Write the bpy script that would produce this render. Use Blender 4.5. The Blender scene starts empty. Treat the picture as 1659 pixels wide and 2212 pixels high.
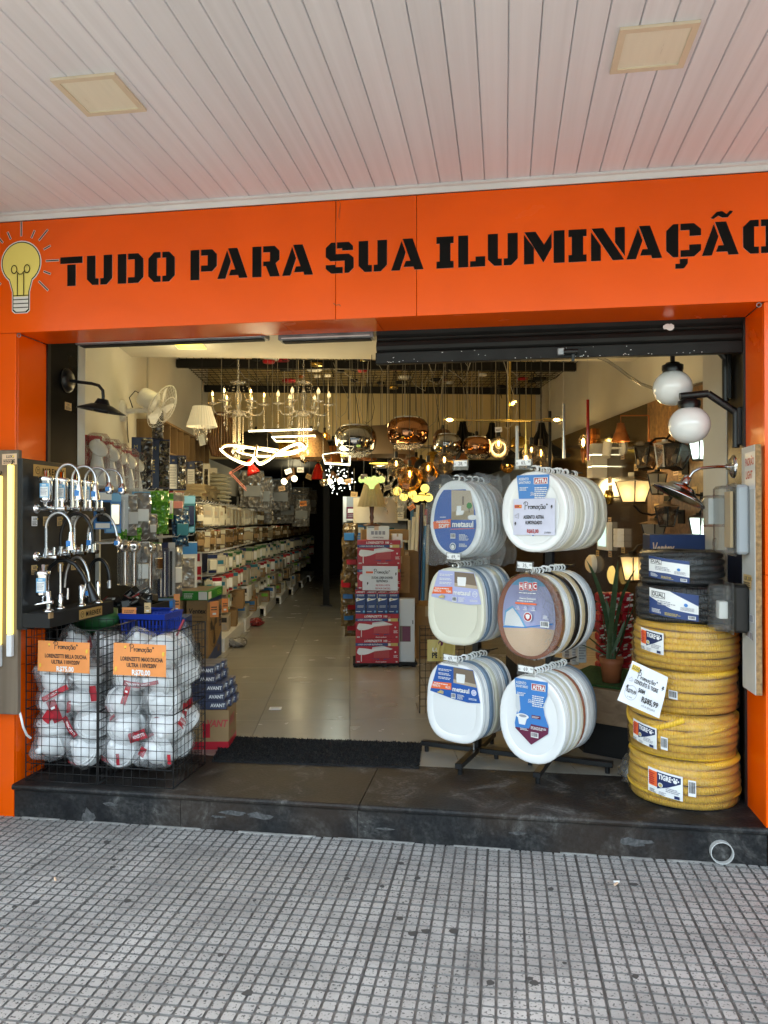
import bpy, math, random
from mathutils import Vector, Matrix, noise as mnoise
random.seed(11)
rad = math.radians
sc = bpy.context.scene
COL = sc.collection
# ---------------------------------------------------------------- camera, sky, sun, exposure
H = 1.55; F = 1650.0; PCX = 829.5; PCY = 1106.0; YAW = rad(8.95); PITCH = rad(0.55)
IR = rad(11.5)                     # the shop room is turned against the street front by this angle
cam = bpy.data.cameras.new('camera')
cam.lens = 36.0 * F / 2212.0
cam.sensor_width = 36.0; cam.sensor_fit = 'AUTO'
cam.clip_start = 0.05; cam.clip_end = 500
camo = bpy.data.objects.new('camera', cam); COL.objects.link(camo)
camo.location = (0, 0, H); camo.rotation_euler = (rad(90) + PITCH, 0, YAW)
sc.camera = camo
world = bpy.data.worlds.new('World'); sc.world = world; world.use_nodes = True
wn = world.node_tree; wn.nodes.clear()
wo = wn.nodes.new('ShaderNodeOutputWorld'); wb = wn.nodes.new('ShaderNodeBackground')
sky = wn.nodes.new('ShaderNodeTexSky'); sky.sky_type = 'NISHITA'; sky.sun_disc = False
SUN_EL, SUN_AZ = rad(72), rad(200)          # high, from behind the camera: the marquee keeps the shop front in shade
sky.sun_elevation = SUN_EL; sky.sun_rotation = SUN_AZ
sky.air_density = 1.0; sky.dust_density = 2.5; sky.ozone_density = 1.0
wb.inputs['Strength'].default_value = 0.15
wn.links.new(sky.outputs[0], wb.inputs['Color']); wn.links.new(wb.outputs[0], wo.inputs['Surface'])
sl = bpy.data.lights.new('sun', 'SUN'); sl.energy = 2.2; sl.angle = rad(0.53); sl.color = (1, .95, .87)
so = bpy.data.objects.new('sun', sl); COL.objects.link(so)
sd = Vector((math.sin(SUN_AZ) * math.cos(SUN_EL), math.cos(SUN_AZ) * math.cos(SUN_EL), math.sin(SUN_EL)))
so.rotation_euler = sd.to_track_quat('Z', 'Y').to_euler(); so.location = sd * 30
sc.view_settings.view_transform = 'Standard'; sc.view_settings.look = 'None'
sc.view_settings.gamma = 1.0; sc.view_settings.use_curve_mapping = False
sc.view_settings.exposure = 2.95
sc.view_settings.use_white_balance = True; sc.view_settings.white_balance_temperature = 7600; sc.view_settings.white_balance_tint = 0
cy = sc.cycles
cy.max_bounces = 8; cy.diffuse_bounces = 4; cy.glossy_bounces = 4; cy.transmission_bounces = 4
cy.transparent_max_bounces = 16; cy.sample_clamp_indirect = 3.0; cy.use_denoising = True
cy.caustics_reflective = False; cy.caustics_refractive = False; cy.blur_glossy = 1.0
# ---------------------------------------------------------------- where a point of the photograph lies in the place
VD = Vector((-math.sin(YAW) * math.cos(PITCH), math.cos(YAW) * math.cos(PITCH), math.sin(PITCH)))
VR = Vector((math.cos(YAW), math.sin(YAW), 0)); VU = VR.cross(VD)
ORG = Vector((0, 0, H))
RU = Vector((math.cos(IR), math.sin(IR), 0)); RW = Vector((-math.sin(IR), math.cos(IR), 0))
def ray(px, py): return VD + VR * ((px - PCX) / F) + VU * ((PCY - py) / F)
def on_plane(px, py, n, d):
	r = ray(px, py); return ORG + r * ((d - ORG.dot(n)) / r.dot(n))
def atY(px, py, Y): return on_plane(px, py, Vector((0, 1, 0)), Y)
def atX(px, py, X): return on_plane(px, py, Vector((1, 0, 0)), X)
def atZ(px, py, z): return on_plane(px, py, Vector((0, 0, 1)), z)
def atU(px, py, u): return on_plane(px, py, RU, u)
def atW(px, py, w): return on_plane(px, py, RW, w)
def atD(px, py, d): return ORG + ray(px, py) * d
def iw(u, w, z): return RU * u + RW * w + Vector((0, 0, z))
def uw(p): return p.dot(RU), p.dot(RW)
def S(px, d): return px * d / F           # size in metres of px pixels at distance d
# ---------------------------------------------------------------- materials
M = {}
def mat(name, col, rough=.5, metal=0., var=0., vscale=6., bump=0., bscale=60., emit=0., ecol=None, coat=0., spec=.5,
		trans=0., ior=1.45, col2=None, detail=4., rnd=0., sss=0., dist=0., stretch=None, aniso=0.):
	m = bpy.data.materials.new(name); m.use_nodes = True; nt = m.node_tree; N = nt.nodes; L = nt.links
	b = N['Principled BSDF']
	b.inputs['Roughness'].default_value = rough; b.inputs['Metallic'].default_value = metal
	b.inputs['Specular IOR Level'].default_value = spec; b.inputs['IOR'].default_value = ior
	b.inputs['Base Color'].default_value = (*col, 1)
	if coat: b.inputs['Coat Weight'].default_value = coat; b.inputs['Coat Roughness'].default_value = .08
	if trans: b.inputs['Transmission Weight'].default_value = trans
	if emit:
		b.inputs['Emission Color'].default_value = (*(ecol or col), 1); b.inputs['Emission Strength'].default_value = emit
		m.cycles.emission_sampling = 'NONE'
	tc = None
	def coord():
		nonlocal tc
		if tc is None:
			t = N.new('ShaderNodeTexCoord'); oi = N.new('ShaderNodeObjectInfo')
			ad = N.new('ShaderNodeVectorMath'); ad.operation = 'ADD'
			mu = N.new('ShaderNodeVectorMath'); mu.operation = 'SCALE'; mu.inputs['Scale'].default_value = 37.
			L.new(oi.outputs['Random'], mu.inputs[0]); L.new(t.outputs['Object'], ad.inputs[0]); L.new(mu.outputs[0], ad.inputs[1])
			tc = ad.outputs[0]
			if stretch:
				mp = N.new('ShaderNodeMapping'); mp.inputs['Scale'].default_value = stretch
				L.new(tc, mp.inputs['Vector']); tc = mp.outputs[0]
		return tc
	if var or col2:
		nz = N.new('ShaderNodeTexNoise'); nz.inputs['Scale'].default_value = vscale; nz.inputs['Detail'].default_value = detail
		nz.inputs['Distortion'].default_value = dist
		L.new(coord(), nz.inputs['Vector'])
		rp = N.new('ShaderNodeValToRGB'); rp.color_ramp.elements[0].position = .32; rp.color_ramp.elements[1].position = .68
		c1 = col2 or tuple(c * (1 - var) for c in col); c2 = col if col2 else tuple(min(1, c * (1 + var)) for c in col)
		rp.color_ramp.elements[0].color = (*c1, 1); rp.color_ramp.elements[1].color = (*c2, 1)
		L.new(nz.outputs['Fac'], rp.inputs['Fac']); out = rp.outputs['Color']
		if rnd:
			oi2 = N.new('ShaderNodeObjectInfo'); mr = N.new('ShaderNodeMapRange')
			mr.inputs['To Min'].default_value = 1 - rnd; mr.inputs['To Max'].default_value = 1 + rnd
			hs = N.new('ShaderNodeHueSaturation'); L.new(oi2.outputs['Random'], mr.inputs['Value'])
			L.new(mr.outputs[0], hs.inputs['Value']); L.new(out, hs.inputs['Color']); out = hs.outputs['Color']
		L.new(out, b.inputs['Base Color'])
		mr2 = N.new('ShaderNodeMapRange'); mr2.inputs['To Min'].default_value = max(0, rough - .08 * min(1, rough * 3)); mr2.inputs['To Max'].default_value = min(1, rough + .08)
		L.new(nz.outputs['Fac'], mr2.inputs['Value']); L.new(mr2.outputs[0], b.inputs['Roughness'])
	if bump:
		bz = N.new('ShaderNodeTexNoise'); bz.inputs['Scale'].default_value = bscale; bz.inputs['Detail'].default_value = 3
		L.new(coord(), bz.inputs['Vector'])
		bp = N.new('ShaderNodeBump'); bp.inputs['Strength'].default_value = min(1, bump); bp.inputs['Distance'].default_value = .01
		L.new(bz.outputs['Fac'], bp.inputs['Height']); L.new(bp.outputs[0], b.inputs['Normal'])
	M[name] = m; return m
def film(name, tint=(1, 1, 1), haze=.15, rough=.12, bump=.6, bscale=22., refl=.35, gmax=.60):
	"""clear plastic wrap: mostly see-through, milky where thin light catches it, glossy folds"""
	m = bpy.data.materials.new(name); m.use_nodes = True; nt = m.node_tree; N = nt.nodes; L = nt.links; N.clear()
	o = N.new('ShaderNodeOutputMaterial'); tr = N.new('ShaderNodeBsdfTransparent'); tr.inputs[0].default_value = (*tint, 1)
	gl = N.new('ShaderNodeBsdfGlossy'); gl.inputs['Roughness'].default_value = rough
	df = N.new('ShaderNodeBsdfDiffuse'); df.inputs[0].default_value = (.8, .8, .8, 1)
	nz = N.new('ShaderNodeTexNoise'); nz.inputs['Scale'].default_value = bscale; nz.inputs['Detail'].default_value = 3; nz.inputs['Distortion'].default_value = 1.2
	t = N.new('ShaderNodeTexCoord'); L.new(t.outputs['Object'], nz.inputs['Vector'])
	bp = N.new('ShaderNodeBump'); bp.inputs['Strength'].default_value = bump; bp.inputs['Distance'].default_value = .02
	L.new(nz.outputs['Fac'], bp.inputs['Height']); L.new(bp.outputs[0], gl.inputs['Normal'])
	lw = N.new('ShaderNodeLayerWeight'); lw.inputs['Blend'].default_value = refl; L.new(bp.outputs[0], lw.inputs['Normal'])
	mr = N.new('ShaderNodeMapRange'); mr.inputs['To Min'].default_value = .015; mr.inputs['To Max'].default_value = gmax; mr.inputs['From Min'].default_value = .12; mr.inputs['From Max'].default_value = 1.
	L.new(lw.outputs['Fresnel'], mr.inputs['Value'])
	m1 = N.new('ShaderNodeMixShader'); m1.inputs[0].default_value = haze
	L.new(tr.outputs[0], m1.inputs[1]); L.new(df.outputs[0], m1.inputs[2])
	m2 = N.new('ShaderNodeMixShader'); L.new(mr.outputs[0], m2.inputs[0]); L.new(m1.outputs[0], m2.inputs[1]); L.new(gl.outputs[0], m2.inputs[2])
	L.new(m2.outputs[0], o.inputs['Surface']); M[name] = m; return m
def foil(name, c1, c2, scale=18., rough=.18):
	"""crumpled shiny wrapping, its glints put into the colour as pale noise"""
	m = mat(name, c1, rough=rough, spec=.8, coat=.6); nt = m.node_tree; N = nt.nodes; L = nt.links; b = N['Principled BSDF']
	t = N.new('ShaderNodeTexCoord'); oi = N.new('ShaderNodeObjectInfo'); ad = N.new('ShaderNodeVectorMath'); ad.operation = 'ADD'
	L.new(t.outputs['Object'], ad.inputs[0]); L.new(oi.outputs['Random'], ad.inputs[1])
	vz = N.new('ShaderNodeTexVoronoi'); vz.inputs['Scale'].default_value = scale; L.new(ad.outputs[0], vz.inputs['Vector'])
	nz = N.new('ShaderNodeTexNoise'); nz.inputs['Scale'].default_value = scale * .7; nz.inputs['Distortion'].default_value = 2; L.new(ad.outputs[0], nz.inputs['Vector'])
	rp = N.new('ShaderNodeValToRGB'); rp.color_ramp.elements[0].position = .52; rp.color_ramp.elements[1].position = .74
	rp.color_ramp.elements[0].color = (*c1, 1); rp.color_ramp.elements[1].color = (*c2, 1)
	L.new(nz.outputs['Fac'], rp.inputs['Fac']); L.new(rp.outputs['Color'], b.inputs['Base Color'])
	bp = N.new('ShaderNodeBump'); bp.inputs['Strength'].default_value = .9; bp.inputs['Distance'].default_value = .03
	L.new(vz.outputs['Distance'], bp.inputs['Height']); L.new(bp.outputs[0], b.inputs['Normal'])
	L.new(bp.outputs[0], b.inputs['Coat Normal']); return m
def wood(name, c1, c2, scale=9., rough=.45, axis='Z', coat=0.):
	m = mat(name, c1, rough=rough, coat=coat); nt = m.node_tree; N = nt.nodes; L = nt.links; b = N['Principled BSDF']
	t = N.new('ShaderNodeTexCoord'); mp = N.new('ShaderNodeMapping')
	s = {'Z': (1, 1, .06), 'X': (.06, 1, 1), 'Y': (1, .06, 1)}[axis]; mp.inputs['Scale'].default_value = s
	L.new(t.outputs['Object'], mp.inputs['Vector'])
	nz = N.new('ShaderNodeTexNoise'); nz.inputs['Scale'].default_value = scale * 4; nz.inputs['Detail'].default_value = 6; nz.inputs['Distortion'].default_value = .6
	L.new(mp.outputs[0], nz.inputs['Vector'])
	rp = N.new('ShaderNodeValToRGB'); rp.color_ramp.elements[0].position = .3; rp.color_ramp.elements[1].position = .7
	rp.color_ramp.elements[0].color = (*c1, 1); rp.color_ramp.elements[1].color = (*c2, 1)
	L.new(nz.outputs['Fac'], rp.inputs['Fac']); L.new(rp.outputs['Color'], b.inputs['Base Color']); return m
# ---------------------------------------------------------------- mesh building
I4 = Matrix.Identity(4)
def frame(p, x, y):
	"""4x4 matrix of a local frame at p with axes x, y"""
	x = Vector(x).normalized(); z = x.cross(Vector(y)).normalized(); y = z.cross(x)
	return Matrix(((x.x, y.x, z.x, p[0]), (x.y, y.y, z.y, p[1]), (x.z, y.z, z.z, p[2]), (0, 0, 0, 1)))
def rotz(a): return Matrix.Rotation(a, 4, 'Z')
def rotx(a): return Matrix.Rotation(a, 4, 'X')
def roty(a): return Matrix.Rotation(a, 4, 'Y')
def tr(x, y=0, z=0): return Matrix.Translation((x, y, z))
class MB:
	def __init__(s, T=None):
		s.v = []; s.f = []; s.m = []; s.sm = []; s.mats = []; s.T = T or I4
	def mi(s, k):
		if k not in s.mats: s.mats.append(k)
		return s.mats.index(k)
	def add(s, vs, fs, k, smooth=False):
		n = len(s.v); T = s.T
		s.v.extend([tuple(T @ Vector(p)) for p in vs]); i = s.mi(k)
		for f in fs: s.f.append([a + n for a in f]); s.m.append(i); s.sm.append(smooth)
		return s
	def box(s, x0, x1, y0, y1, z0, z1, k, bev=0.):
		if not bev:
			vs = [(x, y, z) for z in (z0, z1) for y in (y0, y1) for x in (x0, x1)]
			return s.add(vs, [(0, 2, 3, 1), (4, 5, 7, 6), (0, 1, 5, 4), (2, 6, 7, 3), (0, 4, 6, 2), (1, 3, 7, 5)], k)
		b = min(bev, abs(x1 - x0) * .45, abs(y1 - y0) * .45, abs(z1 - z0) * .45)
		vs = []; ix = {}
		for i, x in enumerate((x0, x1)):
			for j, y in enumerate((y0, y1)):
				for l, z in enumerate((z0, z1)):
					a = b if i == 0 else -b; c = b if j == 0 else -b; d = b if l == 0 else -b
					ix[i, j, l, 'x'] = len(vs); vs.append((x, y + c, z + d))
					ix[i, j, l, 'y'] = len(vs); vs.append((x + a, y, z + d))
					ix[i, j, l, 'z'] = len(vs); vs.append((x + a, y + c, z))
		fs = []
		for i in (0, 1):
			fs.append([ix[i, 0, 0, 'x'], ix[i, 1, 0, 'x'], ix[i, 1, 1, 'x'], ix[i, 0, 1, 'x']])
			fs.append([ix[0, i, 0, 'y'], ix[1, i, 0, 'y'], ix[1, i, 1, 'y'], ix[0, i, 1, 'y']])
			fs.append([ix[0, 0, i, 'z'], ix[1, 0, i, 'z'], ix[1, 1, i, 'z'], ix[0, 1, i, 'z']])
		for i in (0, 1):
			for j in (0, 1):
				fs.append([ix[i, j, 0, 'x'], ix[i, j, 1, 'x'], ix[i, j, 1, 'y'], ix[i, j, 0, 'y']])
				fs.append([ix[i, 0, j, 'x'], ix[i, 1, j, 'x'], ix[i, 1, j, 'z'], ix[i, 0, j, 'z']])
				fs.append([ix[0, i, j, 'y'], ix[1, i, j, 'y'], ix[1, i, j, 'z'], ix[0, i, j, 'z']])
				for l in (0, 1): fs.append([ix[i, j, l, 'x'], ix[i, j, l, 'y'], ix[i, j, l, 'z']])
		cc = Vector(((x0 + x1) / 2, (y0 + y1) / 2, (z0 + z1) / 2)); out = []
		for f in fs:
			a, b_, c = (Vector(vs[f[q]]) for q in (0, 1, 2))
			mid = sum((Vector(vs[q]) for q in f), Vector()) / len(f)
			out.append(f if (b_ - a).cross(c - a).dot(mid - cc) > 0 else f[::-1])
		return s.add(vs, out, k)
	def tube(s, pts, r, k, n=8, closed=False, caps=True, smooth=True):
		P = [Vector(p) for p in pts]; m = len(P); rr = r if isinstance(r, (list, tuple)) else [r] * m
		tg = []
		for i in range(m):
			a = P[(i - 1) % m] if (closed or i > 0) else P[i]; b = P[(i + 1) % m] if (closed or i < m - 1) else P[i]
			d = (b - a); tg.append(d.normalized() if d.length > 1e-9 else Vector((0, 0, 1)))
		up = Vector((0, 0, 1)) if abs(tg[0].z) < .9 else Vector((1, 0, 0))
		nrm = tg[0].cross(up).normalized(); vs = []
		for i in range(m):
			nrm = (nrm - tg[i] * nrm.dot(tg[i]));
			if nrm.length < 1e-6: nrm = tg[i].orthogonal()
			nrm.normalize(); bn = tg[i].cross(nrm)
			for j in range(n):
				a = 2 * math.pi * j / n; vs.append(P[i] + (nrm * math.cos(a) + bn * math.sin(a)) * rr[i])
		fs = []
		for i in range(m if closed else m - 1):
			i2 = (i + 1) % m
			for j in range(n):
				j2 = (j + 1) % n; fs.append((i * n + j, i * n + j2, i2 * n + j2, i2 * n + j))
		s.add(vs, fs, k, smooth)
		if caps and not closed: s.add(vs[:n], [list(range(n))[::-1]], k); s.add(vs[-n:], [list(range(n))], k)
		return s
	def cyl(s, p0, p1, r0, k, r1=None, n=12, caps=True): return s.tube([p0, p1], [r0, r0 if r1 is None else r1], k, n, caps=caps)
	def lathe(s, prof, k, n=20, T=None, smooth=True):
		"""profile of (radius, z); a None entry starts a new piece (hard edge); k may be one material for all"""
		old = s.T
		if T is not None: s.T = s.T @ T
		seg = []; cur = []
		for p in prof:
			if p is None: seg.append(cur); cur = []
			else: cur.append(p)
		seg.append(cur)
		for c in seg:
			vs = []; fs = []
			for r, z in c:
				for j in range(n): a = 2 * math.pi * j / n; vs.append((r * math.cos(a), r * math.sin(a), z))
			for i in range(len(c) - 1):
				for j in range(n):
					j2 = (j + 1) % n; q = (i * n + j, i * n + j2, (i + 1) * n + j2, (i + 1) * n + j)
					if c[i][0] < 1e-6: q = (q[0], q[2], q[3])
					elif c[i + 1][0] < 1e-6: q = (q[0], q[1], q[2])
					fs.append(q)
			s.add(vs, fs, k, smooth)
		s.T = old; return s
	def sphere(s, c, r, k, n=14, m=8, sc=(1, 1, 1)):
		pr = [(r * math.sin(math.pi * i / m), -r * math.cos(math.pi * i / m)) for i in range(m + 1)]
		pr[0] = (0, -r); pr[-1] = (0, r)
		return s.lathe(pr, k, n, tr(*c) @ Matrix.Diagonal((*sc, 1)))
	def prism(s, poly, z0, z1, k, kside=None, T=None):
		"""closed 2D outline (x, y) pushed out from z0 to z1"""
		old = s.T
		if T is not None: s.T = s.T @ T
		n = len(poly)
		ar = sum(poly[i][0] * poly[(i + 1) % n][1] - poly[(i + 1) % n][0] * poly[i][1] for i in range(n))
		if ar < 0: poly = poly[::-1]
		a = [(x, y, z0) for x, y in poly]; b = [(x, y, z1) for x, y in poly]
		s.add(b, [list(range(n))], k); s.add(a, [list(range(n))[::-1]], k)
		s.add(a + b, [(i, (i + 1) % n, n + (i + 1) % n, n + i) for i in range(n)], kside or k)
		s.T = old; return s
	def build(s, name, parent=None, mesh_name=None):
		me = bpy.data.meshes.new(mesh_name or name); me.from_pydata(s.v, [], s.f)
		for k in s.mats: me.materials.append(M[k])
		me.polygons.foreach_set('material_index', s.m); me.polygons.foreach_set('use_smooth', s.sm); me.update()
		return link(name, me, parent)
def link(name, me, parent=None, loc=None, rz=0.):
	o = bpy.data.objects.new(name, me); COL.objects.link(o)
	if parent: o.parent = parent
	if loc is not None: o.location = loc
	if rz: o.rotation_euler = (0, 0, rz)
	return o
def tag(o, label=None, cat=None, group=None, kind=None):
	if label: o['label'] = label
	if cat: o['category'] = cat
	if group: o['group'] = group
	if kind: o['kind'] = kind
	return o
def thing(name, label, cat, loc=(0, 0, 0), rz=0., group=None, T=None):
	o = bpy.data.objects.new(name, None); COL.objects.link(o); o.empty_display_size = .05
	if T is not None: o.matrix_world = T
	else: o.location = loc; o.rotation_euler = (0, 0, rz)
	return tag(o, label, cat, group)
KIDS = {}
def dup(root, loc=None, rz=None, label=None, group=None, T=None):
	"""copy of a thing with copies of its parts and their sub-parts"""
	if root not in KIDS:
		KIDS[root] = [(c, list(c.children)) for c in root.children]
	r = root.copy(); COL.objects.link(r)
	if T is not None: r.matrix_world = T
	else:
		if loc is not None: r.location = loc
		if rz is not None: r.rotation_euler = (0, 0, rz)
	if label: r['label'] = label
	if group: r['group'] = group
	for ch, gs in KIDS[root]:
		c = ch.copy(); COL.objects.link(c); c.parent = r
		for g in gs: d = g.copy(); COL.objects.link(d); d.parent = c
	return r
def nth(i): i += 1; return '%d%s' % (i, 'th' if 10 < i % 100 < 14 else {1: 'st', 2: 'nd', 3: 'rd'}.get(i % 10, 'th'))
# ---------------------------------------------------------------- lettering
GL = {}
def glyph(ch, bold):
	key = (ch, bold)
	if key not in GL:
		c = bpy.data.curves.new('g', 'FONT'); c.resolution_u = 2; c.offset = bold
		def mesh_of(t):
			c.body = t; o = bpy.data.objects.new('g', c); me = o.to_mesh()
			r = ([(v.co.x, v.co.y) for v in me.vertices], [tuple(p.vertices) for p in me.polygons]); o.to_mesh_clear(); bpy.data.objects.remove(o); return r
		if ch == ' ': GL[key] = ([], [], .3)
		else:
			v, f = mesh_of(ch); w1 = max(p[0] for p in mesh_of(ch + '.')[0]); w0 = max(p[0] for p in mesh_of('.')[0])
			GL[key] = (v, f, w1 - w0)
		bpy.data.curves.remove(c)
	return GL[key]
def text2d(t, h, xs=1., bold=0., track=0.):
	"""cap height h"""
	k = h / .69; x = 0.; V = []; Fs = []
	for ch in t:
		v, f, w = glyph(ch, bold); n = len(V)
		V += [((px * k * xs) + x, py * k) for px, py in v]; Fs += [[a + n for a in q] for q in f]
		x += (w + track) * k * xs
	return V, Fs, x - track * k * xs
PROMO = None
def promo_strokes():
	def arc(cx, cy, rx, ry, a0, a1, n=9): return [(cx + rx * math.cos(rad(a0 + (a1 - a0) * i / n)), cy + ry * math.sin(rad(a0 + (a1 - a0) * i / n))) for i in range(n + 1)]
	st = [[(.25, 2.1), (.2, 1.2), (.15, -.2)], arc(.45, 1.65, .75, .65, 190, -95, 12)]
	x = 1.35
	st.append([(x, .95), (x + .1, .0), (x + .12, .5), (x + .3, .85), (x + .5, .8)]); x += .65
	st.append(arc(x + .35, .45, .34, .45, 90, 450, 12) + [(x + .8, .8)]); x += .9
	st.append([(x, .9), (x + .04, 0), (x + .1, .6), (x + .35, .92), (x + .45, .6), (x + .45, 0), (x + .5, .6), (x + .75, .92), (x + .9, .6), (x + .92, .05), (x + 1.05, .1)]); x += 1.15
	st.append(arc(x + .35, .45, .34, .45, 90, 450, 12) + [(x + .8, .8)]); x += .9
	st.append(arc(x + .35, .45, .34, .45, 50, 310, 10)); st.append([(x + .35, 0), (x + .42, -.22), (x + .22, -.4)]); x += .78
	st.append(arc(x + .35, .45, .33, .45, 60, 420, 12) + [(x + .68, .9), (x + .7, .05), (x + .85, .15)])
	st.append([(x + .05, 1.2), (x + .22, 1.4), (x + .42, 1.22), (x + .62, 1.4)]); x += .95
	st.append(arc(x + .35, .45, .34, .45, 90, 450, 12) + [(x + .75, .85)]); x += .9
	for a in (20, 45, 70): st.append([(x + .1 + .15 * math.cos(rad(a)), 1.1 + .15 * math.sin(rad(a))), (x + .1 + .55 * math.cos(rad(a)), 1.1 + .55 * math.sin(rad(a)))])
	return st, x
class Print:
	"""flat print on a surface: map(x, y, lift) -> point; each layer lies a hair above the last"""
	def __init__(s, mb, o=None, x=None, y=None, fn=None, lift=.0006, step=.0004, strip=0.):
		s.strip = strip; s.mb = mb; s.l = lift; s.step = step
		if fn is None:
			o = Vector(o); x = Vector(x).normalized(); y = Vector(y).normalized(); n = x.cross(y)
			fn = lambda a, b, c: o + x * a + y * b + n * c
		s.fn = fn
	def poly(s, pts, k, layer=True):
		if layer: s.l += s.step
		if s.strip:
			def cut(p, c, sg):
				out = []
				for a, b in zip(p, p[1:] + p[:1]):
					fa, fb = sg * (a[0] - c), sg * (b[0] - c)
					if fa >= 0: out.append(a)
					if fa * fb < 0: q = fa / (fa - fb); out.append((c, a[1] + (b[1] - a[1]) * q))
				return out
			pts = list(pts); x = min(p[0] for p in pts); xe = max(p[0] for p in pts); ps = []
			while x < xe - 1e-6:
				c = cut(cut(pts, x, 1), x + s.strip, -1); x += s.strip
				if len(c) > 2: ps.append(c)
		else: ps = [pts]
		for pts in ps: s.mb.add([s.fn(a, b, s.l) for a, b in pts], [list(range(len(pts)))], k)
		return s
	def rect(s, x, y, w, h, k, n=1):
		if s.strip: n = max(n, int(abs(w) / s.strip) + 1)
		s.l += s.step; vs = []
		for i in range(n + 1):
			a = x + w * i / n; vs += [s.fn(a, y, s.l), s.fn(a, y + h, s.l)]
		s.mb.add(vs, [(2 * i, 2 * i + 2, 2 * i + 3, 2 * i + 1) for i in range(n)], k); return s
	def disc(s, x, y, r, k, n=16, ry=None): return s.poly([(x + r * math.cos(2 * math.pi * i / n), y + (ry or r) * math.sin(2 * math.pi * i / n)) for i in range(n)], k)
	def line(s, pts, w, k, layer=True):
		if layer: s.l += s.step
		for (a, b), (c, d) in zip(pts[:-1], pts[1:]):
			L = math.hypot(c - a, d - b) or 1; ex, ey = (c - a) / L * w * .3, (d - b) / L * w * .3
			nx, ny = -(d - b) / L * w / 2, (c - a) / L * w / 2
			s.l += 2e-6
			s.mb.add([s.fn(a - ex + nx, b - ey + ny, s.l), s.fn(a - ex - nx, b - ey - ny, s.l), s.fn(c + ex - nx, d + ey - ny, s.l), s.fn(c + ex + nx, d + ey + ny, s.l)], [(0, 1, 2, 3)], k)
		return s
	def text(s, t, x, y, h, k, xs=1., bold=0., al='L', maxw=None, track=0., ital=0., rot=0.):
		s.l += s.step
		V, Fs, w = text2d(t, h, xs, bold, track)
		if maxw and w > maxw: V = [(a * maxw / w, b) for a, b in V]; w = maxw
		ox = x - (w / 2 if al == 'C' else w if al == 'R' else 0); cr, sr = math.cos(rot), math.sin(rot)
		V = [(a + ital * b, b) for a, b in V]
		s.mb.add([s.fn(ox + a * cr - b * sr, y + a * sr + b * cr, s.l) for a, b in V], Fs, k); return s
	def promo(s, x, y, w, k, th=.05):
		st, W = promo_strokes(); q = w / (W + .7); s.l += s.step
		for p in st: s.line([(x + a * q, y + b * q) for a, b in p], th * q * 2.2, k, layer=False)
		return s
	def small(s, x, y, w, h, k, rows=4, seed=0):
		"""unreadable small print as short rules of uneven length"""
		s.l += s.step; r = random.Random(seed * 7 + int(abs(x) * 9999)); p = h / rows
		for i in range(rows):
			a = x
			yy = y + h - (i + .75) * p
			while a < x + w * (.65 + .35 * r.random()):
				L = min(w * r.uniform(.07, .22), x + w - a)
				if L <= 0: break
				s.mb.add([s.fn(a, yy, s.l), s.fn(a + L, yy, s.l), s.fn(a + L, yy + p * .5, s.l), s.fn(a, yy + p * .5, s.l)], [(0, 1, 2, 3)], k); a += L + w * .03
		return s
	def bars(s, x, y, w, h, bg, k, seed=1):
		s.rect(x, y, w, h, bg); s.l += s.step; r = random.Random(seed); a = x + w * .08
		while a < x + w * .9:
			L = w * r.choice((.02, .035, .06)); s.mb.add([s.fn(a, y + h * .2, s.l), s.fn(a + L, y + h * .2, s.l), s.fn(a + L, y + h * .9, s.l), s.fn(a, y + h * .9, s.l)], [(0, 1, 2, 3)], k); a += L + w * r.choice((.02, .04))
		return s
	def bolt(s, x, y, h, k):
		return s.poly([(x + a * h, y + b * h) for a, b in ((.2, 1), (.55, 1), (.4, .62), (.6, .62), (.1, 0), (.25, .45), (.05, .45))], k)
	def luxo(s, x, y, h, k, kb):
		s.text('LUX', x, y, h, k, bold=.03, xs=.95); w = text2d('LUX', h, .95, .03)[2]
		s.disc(x + w + h * .45, y + h * .55, h * .4, kb, 10); s.rect(x + w + h * .3, y - h * .1, h * .3, h * .25, k); return s
# ---------------------------------------------------------------- materials of the place
mat('orange', (.86, .098, .002), rough=.24, var=.08, vscale=1.3, coat=.3, spec=.3, dist=.6, detail=9)
mat('letter', (.003, .003, .003), rough=.6, spec=.15)
mat('outline', (.75, .62, .55), rough=.5)
mat('bulb_yellow', (.86, .74, .20), rough=.4); mat('white_print', (.78, .78, .76), rough=.5)
mat('plank', (.69, .71, .77), rough=.38, var=.05, vscale=2.5, stretch=(12, .5, 1), rnd=.03)
mat('trim_white', (.66, .67, .68), rough=.35, var=.06, vscale=5)
mat('fixture_plastic', (.64, .56, .43), rough=.45); mat('dimmed_white', (.40, .375, .31), rough=.5, var=.2, vscale=9); mat('fixture_lens', (.74, .72, .60), rough=.3, var=.03, vscale=40, stretch=(1, .1, 1))  # the shelf goods' white has the aisle's dimness put into its colour
mat('granite', (.020, .022, .025), rough=.40, col2=(.052, .054, .056), vscale=9, detail=12, bump=.25, bscale=160, dist=.8)
mat('concrete', (.30, .29, .27), rough=.9, var=.25, vscale=20, bump=.4)
mat('grout', (.14, .135, .128), rough=.9, var=.25, vscale=15, bump=.3, bscale=200)
mat('joint', (.05, .048, .042), rough=.9)
mat('asphalt', (.09, .09, .088), rough=.9, var=.2, vscale=8)
mat('street_wall', (.52, .49, .44), rough=.8, var=.1, vscale=2); mat('street_glass', (.05, .06, .07), rough=.1)
mat('white_wall', (.66, .64, .58), rough=.75, var=.05, vscale=1.6, detail=8)
mat('cream_wall', (.68, .55, .30), rough=.8, var=.05, vscale=1.5, detail=8)
mat('ceiling_white', (.70, .67, .60), rough=.8, var=.03)
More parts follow.
